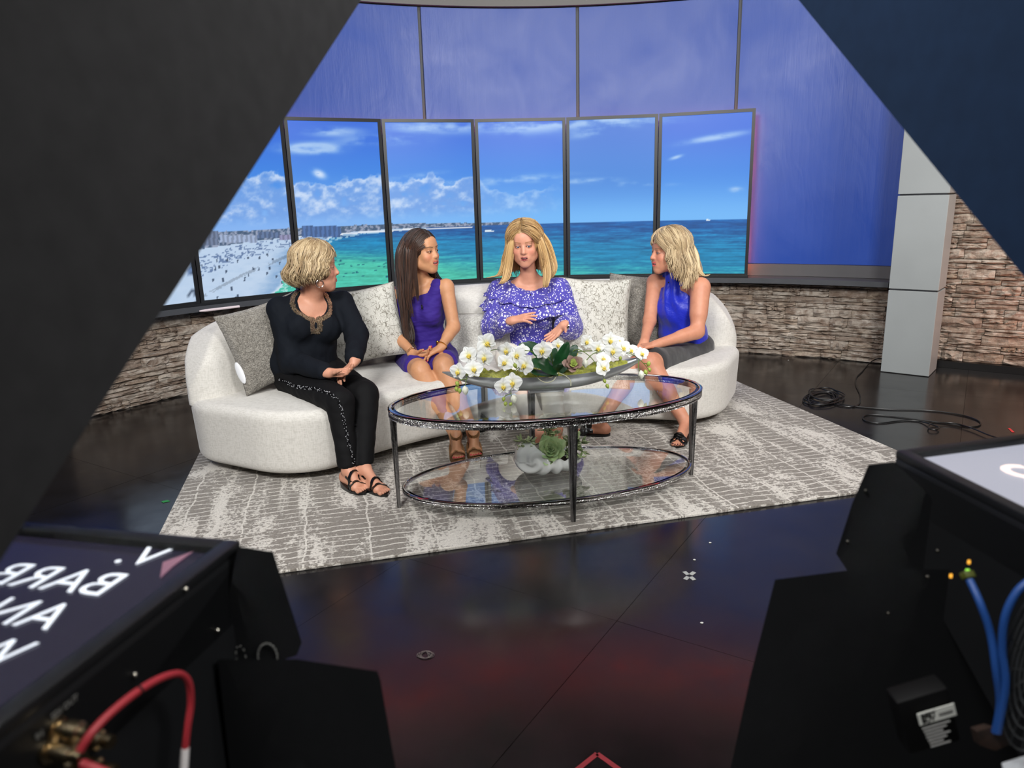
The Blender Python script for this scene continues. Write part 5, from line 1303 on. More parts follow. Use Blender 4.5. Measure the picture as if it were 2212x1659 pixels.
arm = limb(T1.R, elR, wrR, (0.052, 0.044, 0.027))+limb(T1.Lh, elL, wrL, (0.052, 0.042, 0.026))
legs = limb(hR, kR, aR, (0.084, 0.052, 0.030))+limb(hL, kL, aL, (0.084, 0.052, 0.030))
neck = [cap(T1.neck+T1.up*0.0, H1.P(0, -0.022, -0.060), 0.056, 0.052, 0.03), cap(T1.P(0, 0.03, 0.44), H1.P(0, 0.01, -0.07), 0.04, 0.042, 0.03)]
HP1 = H1.prims('closed', 1.04, 1.04)
body(w1, tor+arm+legs+neck+HP1+hr+hl+fR+fL, H1, [zbox([p for p, _, _ in htR]+[wrR]+[p for p, _, _ in htL]+[wrL], 0.045), zbox([aR, tR, aL, tL], 0.045)], SK1, (176, 96, 90), (150, 116, 84), hb=0.009, blotch=0.07)
H1.eyes(w1, H1.y+H1.x*0.1, (70, 90, 110))
def nf1(az):
    return 0.050+0.055*min(1, (abs(az)-50)/60.0)
hair(w1, H1, (0.098, 0.114, 0.108), (0, -0.018, 0.042), 0.015, 48, 860, nf1, 0.55, 0.009, 0.8, 0.55, 0.0046, ((198, 176, 138), (132, 106, 72)), (), 4, 0.10, (0.045, 0.045), 0.0, 200, (-62, 62), 78, 0.008, ((0, 0.104, -0.055), (0.076, 0.076, 0.100)), 0.25, False)
t = NT('black_knit'); v = t.coord('Object'); t.set(col=srgb(17, 21, 28), rough=0.85, spec=0.15); t.bump(t.noise(v, 350, 2), 0.2, 0.001); M_knit = t.m
M_trou = simple('black_trouser', srgb(11, 11, 13), 0.8, 0, 0, 10, 0.2, 300, 0.001, spec=0.2)
cutN = ell(T1.P(0.01, 0.075, 0.425), (0.082, 0.085, 0.085), T1.ax, 0.004, 's')
slit = cap(T1.P(0.0, 0.10, 0.36), T1.P(0.0, 0.115, 0.285), 0.016, 0.004, 0.004, 's')
pel1 = [ell(T1.P(0, -0.01, 0.02), (0.182, 0.150, 0.085), T1.ax, 0.05)]
slv = lambda a, b, c, r, f_=0.86: [cap(a, b, r[0], r[1], 0.03), cap(b, np.array(b)+(np.array(c)-b)*f_, r[1], r[2], 0.03)]
tun = tor+pel1+slv(T1.R, elR, wrR, (0.055, 0.051, 0.043))+slv(T1.Lh, elL, wrL, (0.055, 0.050, 0.042))+[cutN, slit, cap(T1.neck+T1.up*0.055, H1.P(0, 0, -0.03), 0.062, 0.075, 0.004, 's')]
og, V, N = garment('tunic', tun, 0.0065, M_knit, w1, 0.009, 0.005, 5, 3, (1, 1, 0.6), True, 0.0018)
q = T1.L(V); # bead band along the neckline
e = np.sqrt(((q[:, 0]-0.01)/0.094)**2+((q[:, 1]-0.075)/0.097)**2+((q[:, 2]-0.425)/0.097)**2)
band = (((e > 1.00) & (e < 1.24) & (q[:, 2] < 0.48)) | ((np.abs(q[:, 0]) < 0.034) & (np.abs(q[:, 0]) > 0.010) & (q[:, 2] < 0.35) & (q[:, 2] > 0.268)) | ((np.abs(q[:, 0]) < 0.026) & (q[:, 2] < 0.285) & (q[:, 2] > 0.252))) & (q[:, 1] > -0.02) & ((N @ unit(T1.f+T1.up)) > 0.1)
ii = np.where(band)[0]; r = np.random.RandomState(1); ii = r.choice(ii, min(len(ii), 900), False) if len(ii) else ii
t = NT('bronze_beads'); gm = t.add('ShaderNodeNewGeometry'); t.set(col=t.ramp(t.noise(gm.outputs['Position'], 260, 1), [(0.35, srgb(92, 78, 64)), (0.5, srgb(196, 176, 150)), (0.65, srgb(236, 224, 206))]), metal=0.85, rough=0.25); M_bead = t.m
beads('bead_trim', V[ii], N[ii], 0.0042, M_bead, w1)
leg1 = [cap(hR, kR, 0.100, 0.068, 0.02), cap(kR, kR+(aR-kR)*0.93, 0.066, 0.044, 0.012), cap(hL, kL, 0.100, 0.068, 0.02), cap(kL, kL+(aL-kL)*0.93, 0.064, 0.042, 0.010), ell(T1.P(0, -0.01, 0.0), (0.19, 0.15, 0.11), T1.ax, 0.05),
        half(aR+np.array([0, 0, 0.022]), (0, 0, 1))]
og, V, N = garment('trousers', leg1, 0.0075, M_trou, w1, 0.004, 0.004, 5, 9, (1, 1, 1), True, 0.0015)
# sequin stripe on the outer side of the right leg
rt_ = unit(np.cross(kR-hR, aR-kR)); rt_ = rt_ if rt_[0]*1.0-rt_[1] > 0 or True else rt_
cp = cam.location; cpn = np.array(cp)
def stripe_pts(L, n=90):
    P = spline([at(*p) for p in L], 14); idx = []
    P2 = np.array([proj(p) for p in P]); pv_ = V-np.array([0, 0, CAMH]); w_ = pv_ @ _f; X = 1106+FPX*(pv_ @ _r)/w_; Y = 829.5-FPX*(pv_ @ _u)/w_
    fr = (N*(np.array([0, 0, CAMH])-V)).sum(1) > 0
    D = np.min(np.hypot(X[:, None]-P2[None, :, 0], Y[:, None]-P2[None, :, 1]), axis=1); return np.where((D < 3.6) & fr)[0]
ii = stripe_pts([(606, 820, 3.9), (640, 835, 3.9), (690, 842, 3.8), (728, 862, 3.6), (742, 905, 3.55), (752, 955, 3.55), (766, 1005, 3.55)]); r.shuffle(ii); ii = ii[:640]
M_seq = simple('silver_sequins', srgb(214, 216, 222), 0.25, 0.35); beads('sequin_stripe', V[ii[:240]], N[ii[:240]], 0.0022, M_seq, w1); beads('sequin_stripe', V[ii[240:]], N[ii[240:]], 0.0028, simple('dark_sequins', srgb(26, 26, 30), 0.15, 0.6), w1)
ring_on('hoop_earring', H1.P(0.088, 0.014, -0.068), H1.x+H1.y*0.5, 0.020, 0.0022, M_silver, w1, 24)
M_blk = simple('black_leather', srgb(16, 16, 17), 0.28, 0, 0, 10, 0.15, 90)
for a_, t_, fp in ((aR, tR, fR), (aL, tL, fL)):
    root = bpy.data.objects.new('sandal', None); COL.objects.link(root); root.parent = w1; d = unit((t_-a_)*[1, 1, 0])
    sandal_sole('sole', a_, t_, 0.014, M_blk, root, 0.041, 0.026)
    m = MB(); c = t_-d*0.045; c[2] = 0.040; shoe_strap(m, fp, c, d+np.cross(d, [0, 0, 1])*0.25, 0.08, 0.0085)
    c = t_-d*0.085; c[2] = 0.052; shoe_strap(m, fp, c, d-np.cross(d, [0, 0, 1])*0.2, 0.08, 0.008)
    c = a_+np.array([0, 0, -0.012])+d*0.006; shoe_strap(m, fp, c, d*0.35+np.array([0, 0, 0.9]), 0.08, 0.007, 26, -178, 178); m.go('strap', M_blk, root)

# ================================================================== woman 2: long dark hair, purple dress
SK2 = (200, 146, 108)
w2 = person('smiling woman with long dark hair in sleeveless purple dress, looking to the right', at(950, 960, 4.3)*[1, 1, 0]+[0, 0, RUGZ])
H2 = Head(at(912, 545, 4.55), (0.80, -0.52, 0.03), 1.08, -0.06)
T2 = Torso(at(922, 770, 4.66), at(906, 606, 4.62), at(850, 635, 4.62), at(964, 618, 4.58))
elR, wrR = at(848, 716, 4.58), at(893, 764, 4.36); elL, wrL = at(980, 706, 4.52), at(951, 752, 4.36)
hR, hL = at(886, 782, 4.66), at(957, 776, 4.64); kR, kL = at(908, 800, 4.20), at(958, 792, 4.18); aR, aL = onz(984, 940, 0.130), onz(1022, 936, 0.130); tR, tL = onz(991, 990, 0.056), onz(1028, 984, 0.056)
fR, tipsR = foot(aR, tR, 0.92); fL, tipsL = foot(aL, tL, 0.92)
hr, htR = hand(wrR, (0.93, -0.20, 0.05), (0.0, -0.25, 1), 1, (0.35, 0.55, 0.4), 0.92, 0.05, (0.75, 0.4, 0.5)); hl, htL = hand(wrL, (-0.80, -0.30, -0.30), (0.1, 0.25, -1), -1, (0.28, 0.5, 0.4), 0.92, 0.06)
tor = T2.prims(0.96, 1.0, 1.0)+T2.girdle(0.044)
arm = limb(T2.R, elR, wrR, (0.047, 0.038, 0.024), cap(elR+(wrR-elR)*0.1, elR+(wrR-elR)*0.45, 0.037, 0.032, 0.02))+limb(T2.Lh, elL, wrL, (0.047, 0.038, 0.024), cap(elL+(wrL-elL)*0.1, elL+(wrL-elL)*0.45, 0.037, 0.032, 0.02))
bk = np.array([0, 1, 0.0])
legs = limb(hR, kR, aR, (0.084, 0.056, 0.033))+limb(hL, kL, aL, (0.084, 0.056, 0.033))+[calf(kR, aR, bk, 0.050), calf(kL, aL, bk, 0.050), ell(kR+np.array([0, -0.012, 0.012]), 0.045, None, 0.02), ell(kL+np.array([0, -0.012, 0.012]), 0.045, None, 0.02)]
neck = [cap(T2.neck+T2.f*0.005, H2.P(0, -0.022, -0.060), 0.048, 0.045, 0.03)]
npk = [(p+o*0.006, (200, 40, 70)) for p, d, o in tipsR+tipsL]
body(w2, tor+arm+legs+neck+H2.prims('smile', 0.96, 0.98, 1.0)+hr+hl+fR+fL, H2, [zbox([p for p, _, _ in htR]+[wrR]+[p for p, _, _ in htL]+[wrL], 0.045), zbox([aR, tR, aL, tL], 0.045)], SK2, (180, 84, 80), (60, 42, 34), hb=0.0075, liner=0.8, nailp=npk)
H2.eyes(w2, unit((0.85, -0.50, 0.02)), (58, 36, 26)); H2.teeth(w2)
nails(w2, htR+htL, simple('pink_nail_polish', srgb(206, 34, 74), 0.15), 0.95)
t = NT('purple_crepe'); v = t.coord('Object'); t.set(col=srgb(52, 32, 124), rough=0.75, sheen=0.05, spec=0.25); t.bump(t.noise(v, 400, 2), 0.15, 0.001); M_purp = t.m
dt = T2.prims(0.96, 1.0, 1.0); f2 = 0.62
th = [cap(hR, hR+(kR-hR)*f2*1.05, 0.092, 0.078, 0.05), cap(hL, hL+(kL-hL)*f2*1.05, 0.092, 0.078, 0.05), cap((hR+hL)/2, (hR+hL)/2+((kR+kL)/2-(hR+hL)/2)*f2, 0.09, 0.072, 0.05)]
strp = [cap(T2.R+(T2.Lh-T2.R)*0.17+T2.up*0.006, T2.R+(T2.Lh-T2.R)*0.26-T2.up*0.10+T2.f*0.03, 0.042, 0.05, 0.03), cap(T2.Lh+(T2.R-T2.Lh)*0.17+T2.up*0.006, T2.Lh+(T2.R-T2.Lh)*0.26-T2.up*0.10+T2.f*0.03, 0.042, 0.05, 0.03)]
arms_cut = [cap(T2.R+T2.r*0.036-T2.up*0.02, T2.R+T2.r*0.042-T2.up*0.09, 0.050, 0.043, 0.004, 's'), cap(T2.Lh-T2.r*0.036-T2.up*0.02, T2.Lh-T2.r*0.042-T2.up*0.09, 0.050, 0.043, 0.004, 's')]
vneck = [cap(T2.P(0, 0.03, 0.53), T2.P(0, 0.09, 0.43), 0.066, 0.038, 0.004, 's'), cap(T2.P(0, 0.09, 0.43), T2.P(0, 0.13, 0.365), 0.034, 0.006, 0.004, 's')]
hem = unit((kR+kL)/2-(hR+hL)/2); hp_ = (hR+hL)/2+((kR+kL)/2-(hR+hL)/2)*0.70
garment('dress', dt+strp+th+arms_cut+vneck+[half(hp_, -hem)], 0.006, M_purp, w2, 0.007, 0.0035, 7, 3, (0.5, 0.5, 1.4), False, 0.0018)
MB().ball(T2.P(-0.10, 0.098, 0.115), (0.010, 0.006, 0.010), 12, 8).go('gold_button', M_gold, w2)
ring_on('bangle', wrL+(elL-wrL)*0.10, elL-wrL, 0.031, 0.0052, M_gold, w2, 30, 0.4)
m = MB(); x, y, z = frame(elR-wrR)
for k in range(12):
    a = 2*PI*k/12; c = wrR+(elR-wrR)*0.06+x*0.031*math.cos(a)+z*0.031*math.sin(a); tg = -x*math.sin(a)+z*math.cos(a); P = [c+tg*0.008*math.cos(b)+(y if k % 2 else x*math.cos(a)+z*math.sin(a))*0.006*math.sin(b) for b in np.linspace(0, 2*PI, 9)[:-1]]; m.tube(P, 0.0018, 5, closed=True)
m.go('chain_bracelet', simple('pale_gold', srgb(228, 206, 160), 0.2, 1.0), w2)
clip_mic(T2.P(-0.03, 0.128, 0.335), w2)
LW = [(at(890, 502, 4.60), at(872, 530, 4.52), at(866, 575, 4.50), at(868, 620, 4.50), at(878, 680, 4.49), at(884, 735, 4.46), at(892, 752, 4.44)), (at(884, 503, 4.66), at(866, 540, 4.62), at(861, 590, 4.56), at(872, 650, 4.51), at(884, 705, 4.48), at(888, 748, 4.45)), (at(896, 503, 4.55), at(886, 540, 4.49), at(883, 590, 4.48), at(884, 640, 4.47), at(892, 690, 4.46))]
ex = [(LW[0], 150, 0.036, 0.0042, 0.011, 2.2, 0.35), (LW[1], 120, 0.032, 0.0042, 0.010, 2.4, 0.25), (LW[2], 70, 0.026, 0.0040, 0.005, 2.0, 0.7), ((at(925, 540, 4.66), at(940, 590, 4.68), at(955, 612, 4.66), at(965, 640, 4.70)), 50, 0.025, 0.0042, 0.004, 1.5, 0.1)]
hair(w2, H2, (0.083, 0.103, 0.099), (0, -0.016, 0.034), -0.010, 66, 640, lambda az: 0.27, 0.04, 0.003, 1.0, 0.0, 0.0046, ((78, 50, 36), (22, 15, 13)), ex, 6, 0.0, (0.13, 0.13), -0.02, 0, 30, 70, 0.003, ((0.004, 0.098, -0.045), (0.080, 0.074, 0.114)), 0.5)
t = NT('tan_wedge'); v = t.coord('Object', (1, 1, 1), (0.5, 0.3, 0.6)); wv = t.add('ShaderNodeTexWave'); wv.inputs['Scale'].default_value = 55; t.link(v, wv.inputs[0]); t.set(col=t.mix(wv.outputs[0], srgb(128, 90, 52), srgb(160, 118, 72)), rough=0.7); t.bump(wv.outputs[0], 0.5, 0.003); M_tan = t.m
for a_, t_, fp in ((aR, tR, fR), (aL, tL, fL)):
    root = bpy.data.objects.new('wedge_sandal', None); COL.objects.link(root); root.parent = w2; d = unit((t_-a_)*[1, 1, 0])
    sandal_sole('sole', a_, t_, 0.032, M_tan, root, 0.043, 0.035, True)
    m = MB(); c = t_-d*0.036; c[2] = 0.060; shoe_strap(m, fp, c, d, 0.09, 0.017, 20, -120, 120, 0.003)
    c = a_+np.array([0, 0, 0.012])+d*0.004; shoe_strap(m, fp, c, np.array([0, 0, 1.0])+d*0.2, 0.09, 0.013, 28, -180, 180, 0.003); m.go('strap', M_tan, root)

# ================================================================== woman 3: long blonde hair, floral blouse
SK3 = (216, 156, 130)
w3 = person('woman with long golden blonde hair in purple floral ruffled blouse, gesturing with both hands', at(1150, 940, 4.5)*[1, 1, 0]+[0, 0, RUGZ])
H3 = Head(at(1134, 528, 4.74), (-0.13, -0.97, -0.16), 1.12, -0.05)
T3 = Torso(at(1143, 772, 4.86), at(1143, 602, 4.83), at(1078, 626, 4.82), at(1209, 622, 4.82))
elR, wrR = at(1066, 708, 4.74), at(1107, 692, 4.50); elL, wrL = at(1232, 708, 4.74), at(1216, 703, 4.50)
hR, hL = at(1108, 785, 4.84), at(1178, 785, 4.84); kR, kL = at(1098, 772, 4.38), at(1182, 769, 4.36); aR, aL = onz(1162, 936, 0.115), onz(1200, 925, 0.115); tR, tL = onz(1172, 968, 0.035), onz(1215, 960, 0.035)
fR, tipsR = foot(aR, tR, 0.92); fL, tipsL = foot(aL, tL, 0.92)
hr, htR = hand(wrR, (0.93, -0.22, 0.20), (0.05, 0.45, -0.85), 1, [(0.05, 0.1, 0.1), (0.12, 0.15, 0.1), (0.2, 0.2, 0.15), (0.3, 0.25, 0.2)], 1.0, 0.16, (0.75, 0.6, 0.15))
hl, htL = hand(wrL, (-0.72, -0.35, -0.60), (-0.50, -0.55, 0.60), -1, (0.10, 0.15, 0.1), 1.0, 0.12, (0.15, 0.95, 0.35))
tor = T3.prims(1.10, 1.10, 1.12)+T3.girdle(0.048)
arm = limb(T3.R, elR, wrR, (0.05, 0.042, 0.026))+limb(T3.Lh, elL, wrL, (0.05, 0.042, 0.026))
legs = limb(hR, kR, aR, (0.088, 0.060, 0.034))+limb(hL, kL, aL, (0.088, 0.060, 0.034))
neck = [cap(T3.neck+T3.f*0.002, H3.P(0, -0.024, -0.060), 0.052, 0.049, 0.03)]
body(w3, tor+arm+legs+neck+H3.prims('open', 1.04, 1.02)+hr+hl+fR+fL, H3, [zbox([p for p, _, _ in htR]+[wrR], 0.045), zbox([p for p, _, _ in htL]+[wrL], 0.045), zbox([aR, tR, aL, tL], 0.045)], SK3, (140, 58, 66), (150, 104, 70), hb=0.008, liner=0.95, blotch=0.07)
H3.eyes(w3, unit(H3.y+H3.x*-0.15-H3.z*0.12), (84, 104, 128)); H3.teeth(w3)
nails(w3, htR+htL, simple('pale_nail_polish', srgb(222, 170, 176), 0.15), 0.95)
# blouse print: small white blossoms on violet
t = NT('floral_print'); v = t.coord('Object')
f1 = t.voro(v, 72, 'F1', 0.95, 0); dots = t.math('LESS_THAN', f1, 0.29)
vo = t.add('ShaderNodeTexVoronoi'); vo.inputs['Scale'].default_value = 48; vo.inputs['Randomness'].default_value = 0.85; t.link(v, vo.inputs['Vector'])
pet_ = t.noise(v, 170, 1); d2_ = t.math('ADD', vo.outputs[0], t.math('MULTIPLY', t.math('SUBTRACT', pet_, 0.5), 0.22))
ringm = t.math('MULTIPLY', t.math('LESS_THAN', d2_, 0.35), t.math('GREATER_THAN', d2_, 0.12)); sel = t.math('GREATER_THAN', t.noise(v, 10, 2), 0.51)
ringm = t.math('MULTIPLY', ringm, sel); msk = t.math('MAXIMUM', t.math('MULTIPLY', dots, t.math('SUBTRACT', 1.0, t.math('MULTIPLY', sel, 0.6))), ringm)
t.set(col=t.mix(msk, t.ramp(t.noise(v, 5, 2), [(0.3, srgb(70, 64, 156)), (0.7, srgb(86, 80, 172))]), srgb(232, 230, 244)), rough=0.75, sheen=0.2, spec=0.2); M_flor = t.m
slp = lambda S_, E_, W_: [cap(S_, E_, 0.060, 0.066, 0.03), cap(E_, E_+(W_-E_)*0.66, 0.066, 0.056, 0.03), cap(E_+(W_-E_)*0.66, E_+(W_-E_)*0.80, 0.052, 0.036, 0.01)]
neckcut = [ell(T3.P(0, 0.02, 0.485), (0.128, 0.16, 0.092), T3.ax, 0.004, 's')]
garment('blouse', tor+[ell(T3.P(0, 0, 0.05), (0.185, 0.135, 0.12), T3.ax, 0.05)]+slp(T3.R, elR, wrR)+slp(T3.Lh, elL, wrL)+neckcut, 0.0065, M_flor, w3, 0.010, 0.006, 7, 12, (1, 1, 0.5), False, 0.003)
def ruffle(name, T, z0, z1, rx0, ry0, rx1, ry1, nw, amp, mat, parent, seed, a0=-178, a1=178, sag=0.05):
    r = np.random.RandomState(seed); V = []; F = []; N, K = 300, 9; ph = r.rand()*6
    for i in range(N+1):
        a = math.radians(a0+(a1-a0)*i/N); side = abs(math.sin(a))
        for j in range(K):
            q = j/(K-1); w_ = amp*q**0.8*(math.sin(nw*a+1.5*math.sin(3*a+ph))+0.4*math.sin(nw*2.1*a+ph)); rx = rx0+(rx1-rx0)*q+w_; ry = ry0+(ry1-ry0)*q+w_
            z = z0+(z1-z0)*q-sag*(1-side)*(1 if math.cos(a) > 0 else 0.3)+0.006*q*math.sin(nw*a+1)
            V.append(T.P(rx*math.sin(a), ry*math.cos(a), z))
    for i in range(N):
        for j in range(K-1): a = i*K+j; F.append((a, a+1, a+K+1, a+K))
    o = mesh(name, V, F, mat, parent); md = o.modifiers.new('thickness', 'SOLIDIFY'); md.thickness = 0.0018; return o
ruffle('ruffle', T3, 0.452, 0.375, 0.165, 0.105, 0.290, 0.182, 15, 0.015, M_flor, w3, 1, sag=0.045)
ruffle('ruffle', T3, 0.425, 0.305, 0.20, 0.125, 0.315, 0.215, 13, 0.018, M_flor, w3, 2, sag=0.045)
wh = simple('white_trouser', srgb(226, 222, 212), 0.8, 0, 0, 10, 0.1, 200)
garment('trousers', [cap(hR, kR, 0.098, 0.075, 0.05), cap(kR, kR+(aR-kR)*0.86, 0.072, 0.060, 0.03), cap(hL, kL, 0.098, 0.075, 0.05), cap(kL, kL+(aL-kL)*0.86, 0.072, 0.060, 0.03), ell(T3.P(0, 0, 0.0), (0.175, 0.13, 0.10), T3.ax, 0.05)], 0.008, wh, w3, 0.004, 0.004, 5, 5)
ring_on('watch', wrL+(elL-wrL)*0.10, elL-wrL, 0.030, 0.0055, simple('white_strap', srgb(226, 224, 220), 0.4), w3, 28, 0.45); MB().box(wrL+(elL-wrL)*0.10+np.array([0.024, -0.022, -0.004]), (0.008, 0.006, 0.010), None, 0.002).go('watch_case', M_silver, w3)
clip_mic(T3.P(-0.005, 0.122, 0.385), w3)
ex = [((at(1122, 492, 4.72), at(1103, 525, 4.72), at(1094, 565, 4.72), at(1084, 592, 4.72), at(1066, 598, 4.74), at(1052, 600, 4.76)), 70, 0.030, 0.0040, 0.004, 1.2, 0.6), ((at(1122, 490, 4.70), at(1106, 525, 4.69), at(1100, 570, 4.70), at(1094, 597, 4.68), at(1086, 608, 4.66), at(1080, 614, 4.66)), 110, 0.030, 0.0040, 0.004, 1.4, 0.7),
      ((at(1146, 488, 4.70), at(1166, 520, 4.68), at(1178, 560, 4.68), at(1182, 590, 4.66), at(1178, 612, 4.64), at(1176, 622, 4.64)), 150, 0.030, 0.0040, 0.004, 1.3, 0.8), ((at(1150, 487, 4.74), at(1178, 520, 4.76), at(1192, 560, 4.76), at(1193, 585, 4.74), at(1184, 605, 4.72)), 120, 0.034, 0.0040, 0.005, 1.5, 0.5)]
hair(w3, H3, (0.103, 0.108, 0.110), (0, -0.014, 0.034), 0.008, 57, 750, lambda az: 0.20, 0.30, 0.006, 0.9, 0.15, 0.0046, ((212, 178, 124), (148, 106, 60)), ex, 8, 0.06, (0.16, 0.16), -0.02, 0, 30, 70, 0.005, ((0, 0.098, -0.045), (0.083, 0.076, 0.114)), 0.25)
M_cream = simple('cream_leather', srgb(222, 208, 178), 0.5)
for a_, t_, fp in ((aR, tR, fR), (aL, tL, fL)):
    root = bpy.data.objects.new('cutout_shoe', None); COL.objects.link(root); root.parent = w3; d = unit((t_-a_)*[1, 1, 0])
    sandal_sole('sole', a_, t_, 0.012, M_cream, root, 0.040, 0.03, True); m = MB()
    for k, (f_, sl) in enumerate(((0.03, 0.3), (0.03, -0.3), (0.065, 0.35), (0.065, -0.35), (0.10, 0.4), (0.10, -0.4))):
        c = t_-d*f_; c[2] = 0.038+f_*0.3; shoe_strap(m, fp, c, d+np.cross(d, [0, 0, 1])*sl, 0.08, 0.006, 16, -105, 105)
    m.go('strap', M_cream, root)

# ================================================================== woman 4: shoulder-length blonde hair, royal blue top
SK4 = (206, 144, 116)
w4 = person('smiling woman with shoulder-length blonde hair in royal blue halter top and dark grey skirt', at(1450, 930, 4.5)*[1, 1, 0]+[0, 0, RUGZ])
H4 = Head(at(1444, 545, 4.70), (-0.95, -0.24, -0.03), 1.10, 0.05)
T4 = Torso(at(1482, 762, 4.80), at(1464, 594, 4.76), at(1414, 608, 4.86), at(1513, 620, 4.62))
elL, wrL = at(1506, 716, 4.52), at(1414, 745, 4.36); elR, wrR = at(1403, 694, 4.70), at(1392, 737, 4.47)
hR, hL = at(1450, 772, 4.84), at(1494, 776, 4.66); kR, kL = at(1386, 776, 4.40), at(1402, 784, 4.27); aL, aR = onz(1481, 912, 0.095), onz(1296, 912, 0.095); tL, tR = onz(1463, 962, 0.030), onz(1246, 932, 0.030)
fR, tipsR = foot(aR, tR, 0.94); fL, tipsL = foot(aL, tL, 0.94)
hl, htL = hand(wrL, (-0.93, -0.28, -0.06), (0.05, 0.15, -1), -1, (0.30, 0.35, 0.3), 0.95, 0.06); hr, htR = hand(wrR, (-0.35, -0.72, -0.45), (-0.1, 0.2, -1), 1, (0.3, 0.35, 0.3), 0.95, 0.06)
tor = T4.prims(1.0, 1.02, 1.06)+T4.girdle(0.048)
arm = limb(T4.R, elR, wrR, (0.050, 0.041, 0.026))+limb(T4.Lh, elL, wrL, (0.054, 0.044, 0.027), cap(elL+(wrL-elL)*0.08, elL+(wrL-elL)*0.4, 0.042, 0.036, 0.02))+[cap(T4.Lh, T4.Lh+(elL-T4.Lh)*0.6, 0.056, 0.050, 0.03)]
legs = limb(hR, kR, aR, (0.086, 0.060, 0.035))+limb(hL, kL, aL, (0.086, 0.060, 0.035))+[calf(kR, aR, bk, 0.052), calf(kL, aL, bk, 0.052)]
neck = [cap(T4.neck+T4.f*0.002, H4.P(0, -0.022, -0.060), 0.050, 0.047, 0.03)]
npk = [(p+o*0.006, (70, 14, 24)) for p, d, o in tipsR+tipsL]
body(w4, tor+arm+legs+neck+H4.prims('smile', 1.0, 1.04, 1.0)+hr+hl+fR+fL, H4, [zbox([p for p, _, _ in htR]+[wrR]+[p for p, _, _ in htL]+[wrL], 0.045), zbox([aR, tR], 0.05), zbox([aL, tL], 0.05)], SK4, (206, 78, 82), (140, 108, 78), hb=0.008, liner=0.8, blotch=0.07, nailp=npk)
H4.eyes(w4, H4.y-H4.x*0.1, (80, 100, 120)); H4.teeth(w4)
t = NT('royal_satin'); v = t.coord('Object'); t.set(col=srgb(22, 40, 184), rough=0.42, sheen=0.2, spec=0.4); t.bump(t.noise(v, 14, 3, 0.5, 1.2), 0.5, 0.015); M_satin = t.m
colr = [cap(T4.neck+T4.up*0.026+T4.f*0.012, T4.neck+T4.up*0.034+T4.f*0.012, 0.056, 0.052, 0.02), cap(T4.P(-0.075, 0.0, 0.425), T4.P(0.075, 0.0, 0.425), 0.056, 0.056, 0.03), cap(T4.P(0, 0.03, 0.46), T4.P(0, 0.055, 0.33), 0.045, 0.085, 0.03)]
cutA = [cap(T4.R+T4.r*0.03+T4.up*0.05, T4.R+T4.r*0.030-T4.up*0.10, 0.056, 0.044, 0.004, 's'), cap(T4.Lh-T4.r*0.03+T4.up*0.05, T4.Lh-T4.r*0.030-T4.up*0.10, 0.056, 0.044, 0.004, 's'), cap(T4.R+T4.r*0.0+T4.up*0.03, T4.R-T4.r*0.045+T4.up*0.06, 0.045, 0.024, 0.004, 's'), cap(T4.Lh+T4.up*0.03, T4.Lh+T4.r*0.045+T4.up*0.06, 0.045, 0.024, 0.004, 's'),
        cap(T4.neck+T4.up*0.062, H4.P(0, 0, -0.03), 0.06, 0.07, 0.004, 's')]
def sat(V, N):
    q = T4.L(V); s = np.arctan2(q[:, 0], 0.16+q[:, 1]); g = np.sin(s*26+3*np.sin(q[:, 2]*9))*np.clip((q[:, 2]-0.12)/0.3, 0, 1)*0.0050+np.sin((q[:, 0]*0.7-q[:, 2])*42+2*q[:, 1]*20)*0.0034; return V+N*g[:, None]
garment('halter_top', [ell(T4.P(0, 0.018, 0.26), (0.150, 0.125, 0.17), T4.ax, 0.05), ell(T4.P(0, 0.06, 0.27), (0.11, 0.085, 0.085), T4.ax, 0.05), ell(T4.P(0, 0.012, 0.13), (0.152, 0.125, 0.10), T4.ax, 0.05),ell(T4.P(0, 0.01, 0.075), (0.158, 0.125, 0.055), T4.ax, 0.03)]+colr+cutA+[half(T4.P(0, 0, 0.055), T4.up)], 0.006, M_satin, w4, 0.011, 0.004, 6, 2, (1, 1, 0.6), False, 0.0, extra=sat)
MB().tube(spline([T4.P(0.0-0.13, -0.03, 0.07), T4.P(-0.165, -0.02, 0.06), T4.P(-0.175, 0.0, 0.045), T4.P(-0.155, 0.0, 0.055)], 6), 0.012, 8, flat=0.4).go('bow', M_satin, w4)
M_skirt = simple('charcoal_skirt', srgb(50, 50, 52), 0.85, 0, 0.06, 8, 0.25, 300, 0.001, sheen=0.3)
f4 = 0.93; hc = (hR+hL)/2; kc = (kR+kL)/2
garment('skirt', [ell(T4.P(0, -0.01, 0.035), (0.182, 0.150, 0.105), T4.ax, 0.05), cap(hR, hR+(kR-hR)*f4, 0.094, 0.073, 0.06), cap(hL, hL+(kL-hL)*f4, 0.094, 0.073, 0.06), cap(hc, hc+(kc-hc)*f4, 0.094, 0.076, 0.06), half(hc+(kc-hc)*0.98, hc-kc)], 0.007, M_skirt, w4, 0.008, 0.003, 5, 7, (1, 1, 1), False, 0.001)
clip_mic(T4.P(0.02, 0.085, 0.435), w4)
ex = [((at(1462, 500, 4.68), at(1480, 540, 4.62), at(1488, 575, 4.58), at(1482, 605, 4.56), at(1474, 626, 4.55)), 110, 0.026, 0.0042, 0.006, 1.4, 0.8), ((at(1475, 505, 4.72), at(1500, 545, 4.66), at(1508, 580, 4.62), at(1518, 596, 4.62), at(1530, 592, 4.64)), 100, 0.028, 0.0042, 0.006, 1.3, 0.6), ((at(1450, 495, 4.66), at(1452, 525, 4.60), at(1464, 560, 4.58), at(1470, 590, 4.57), at(1478, 612, 4.56)), 90, 0.018, 0.0040, 0.005, 1.6, 0.9)]
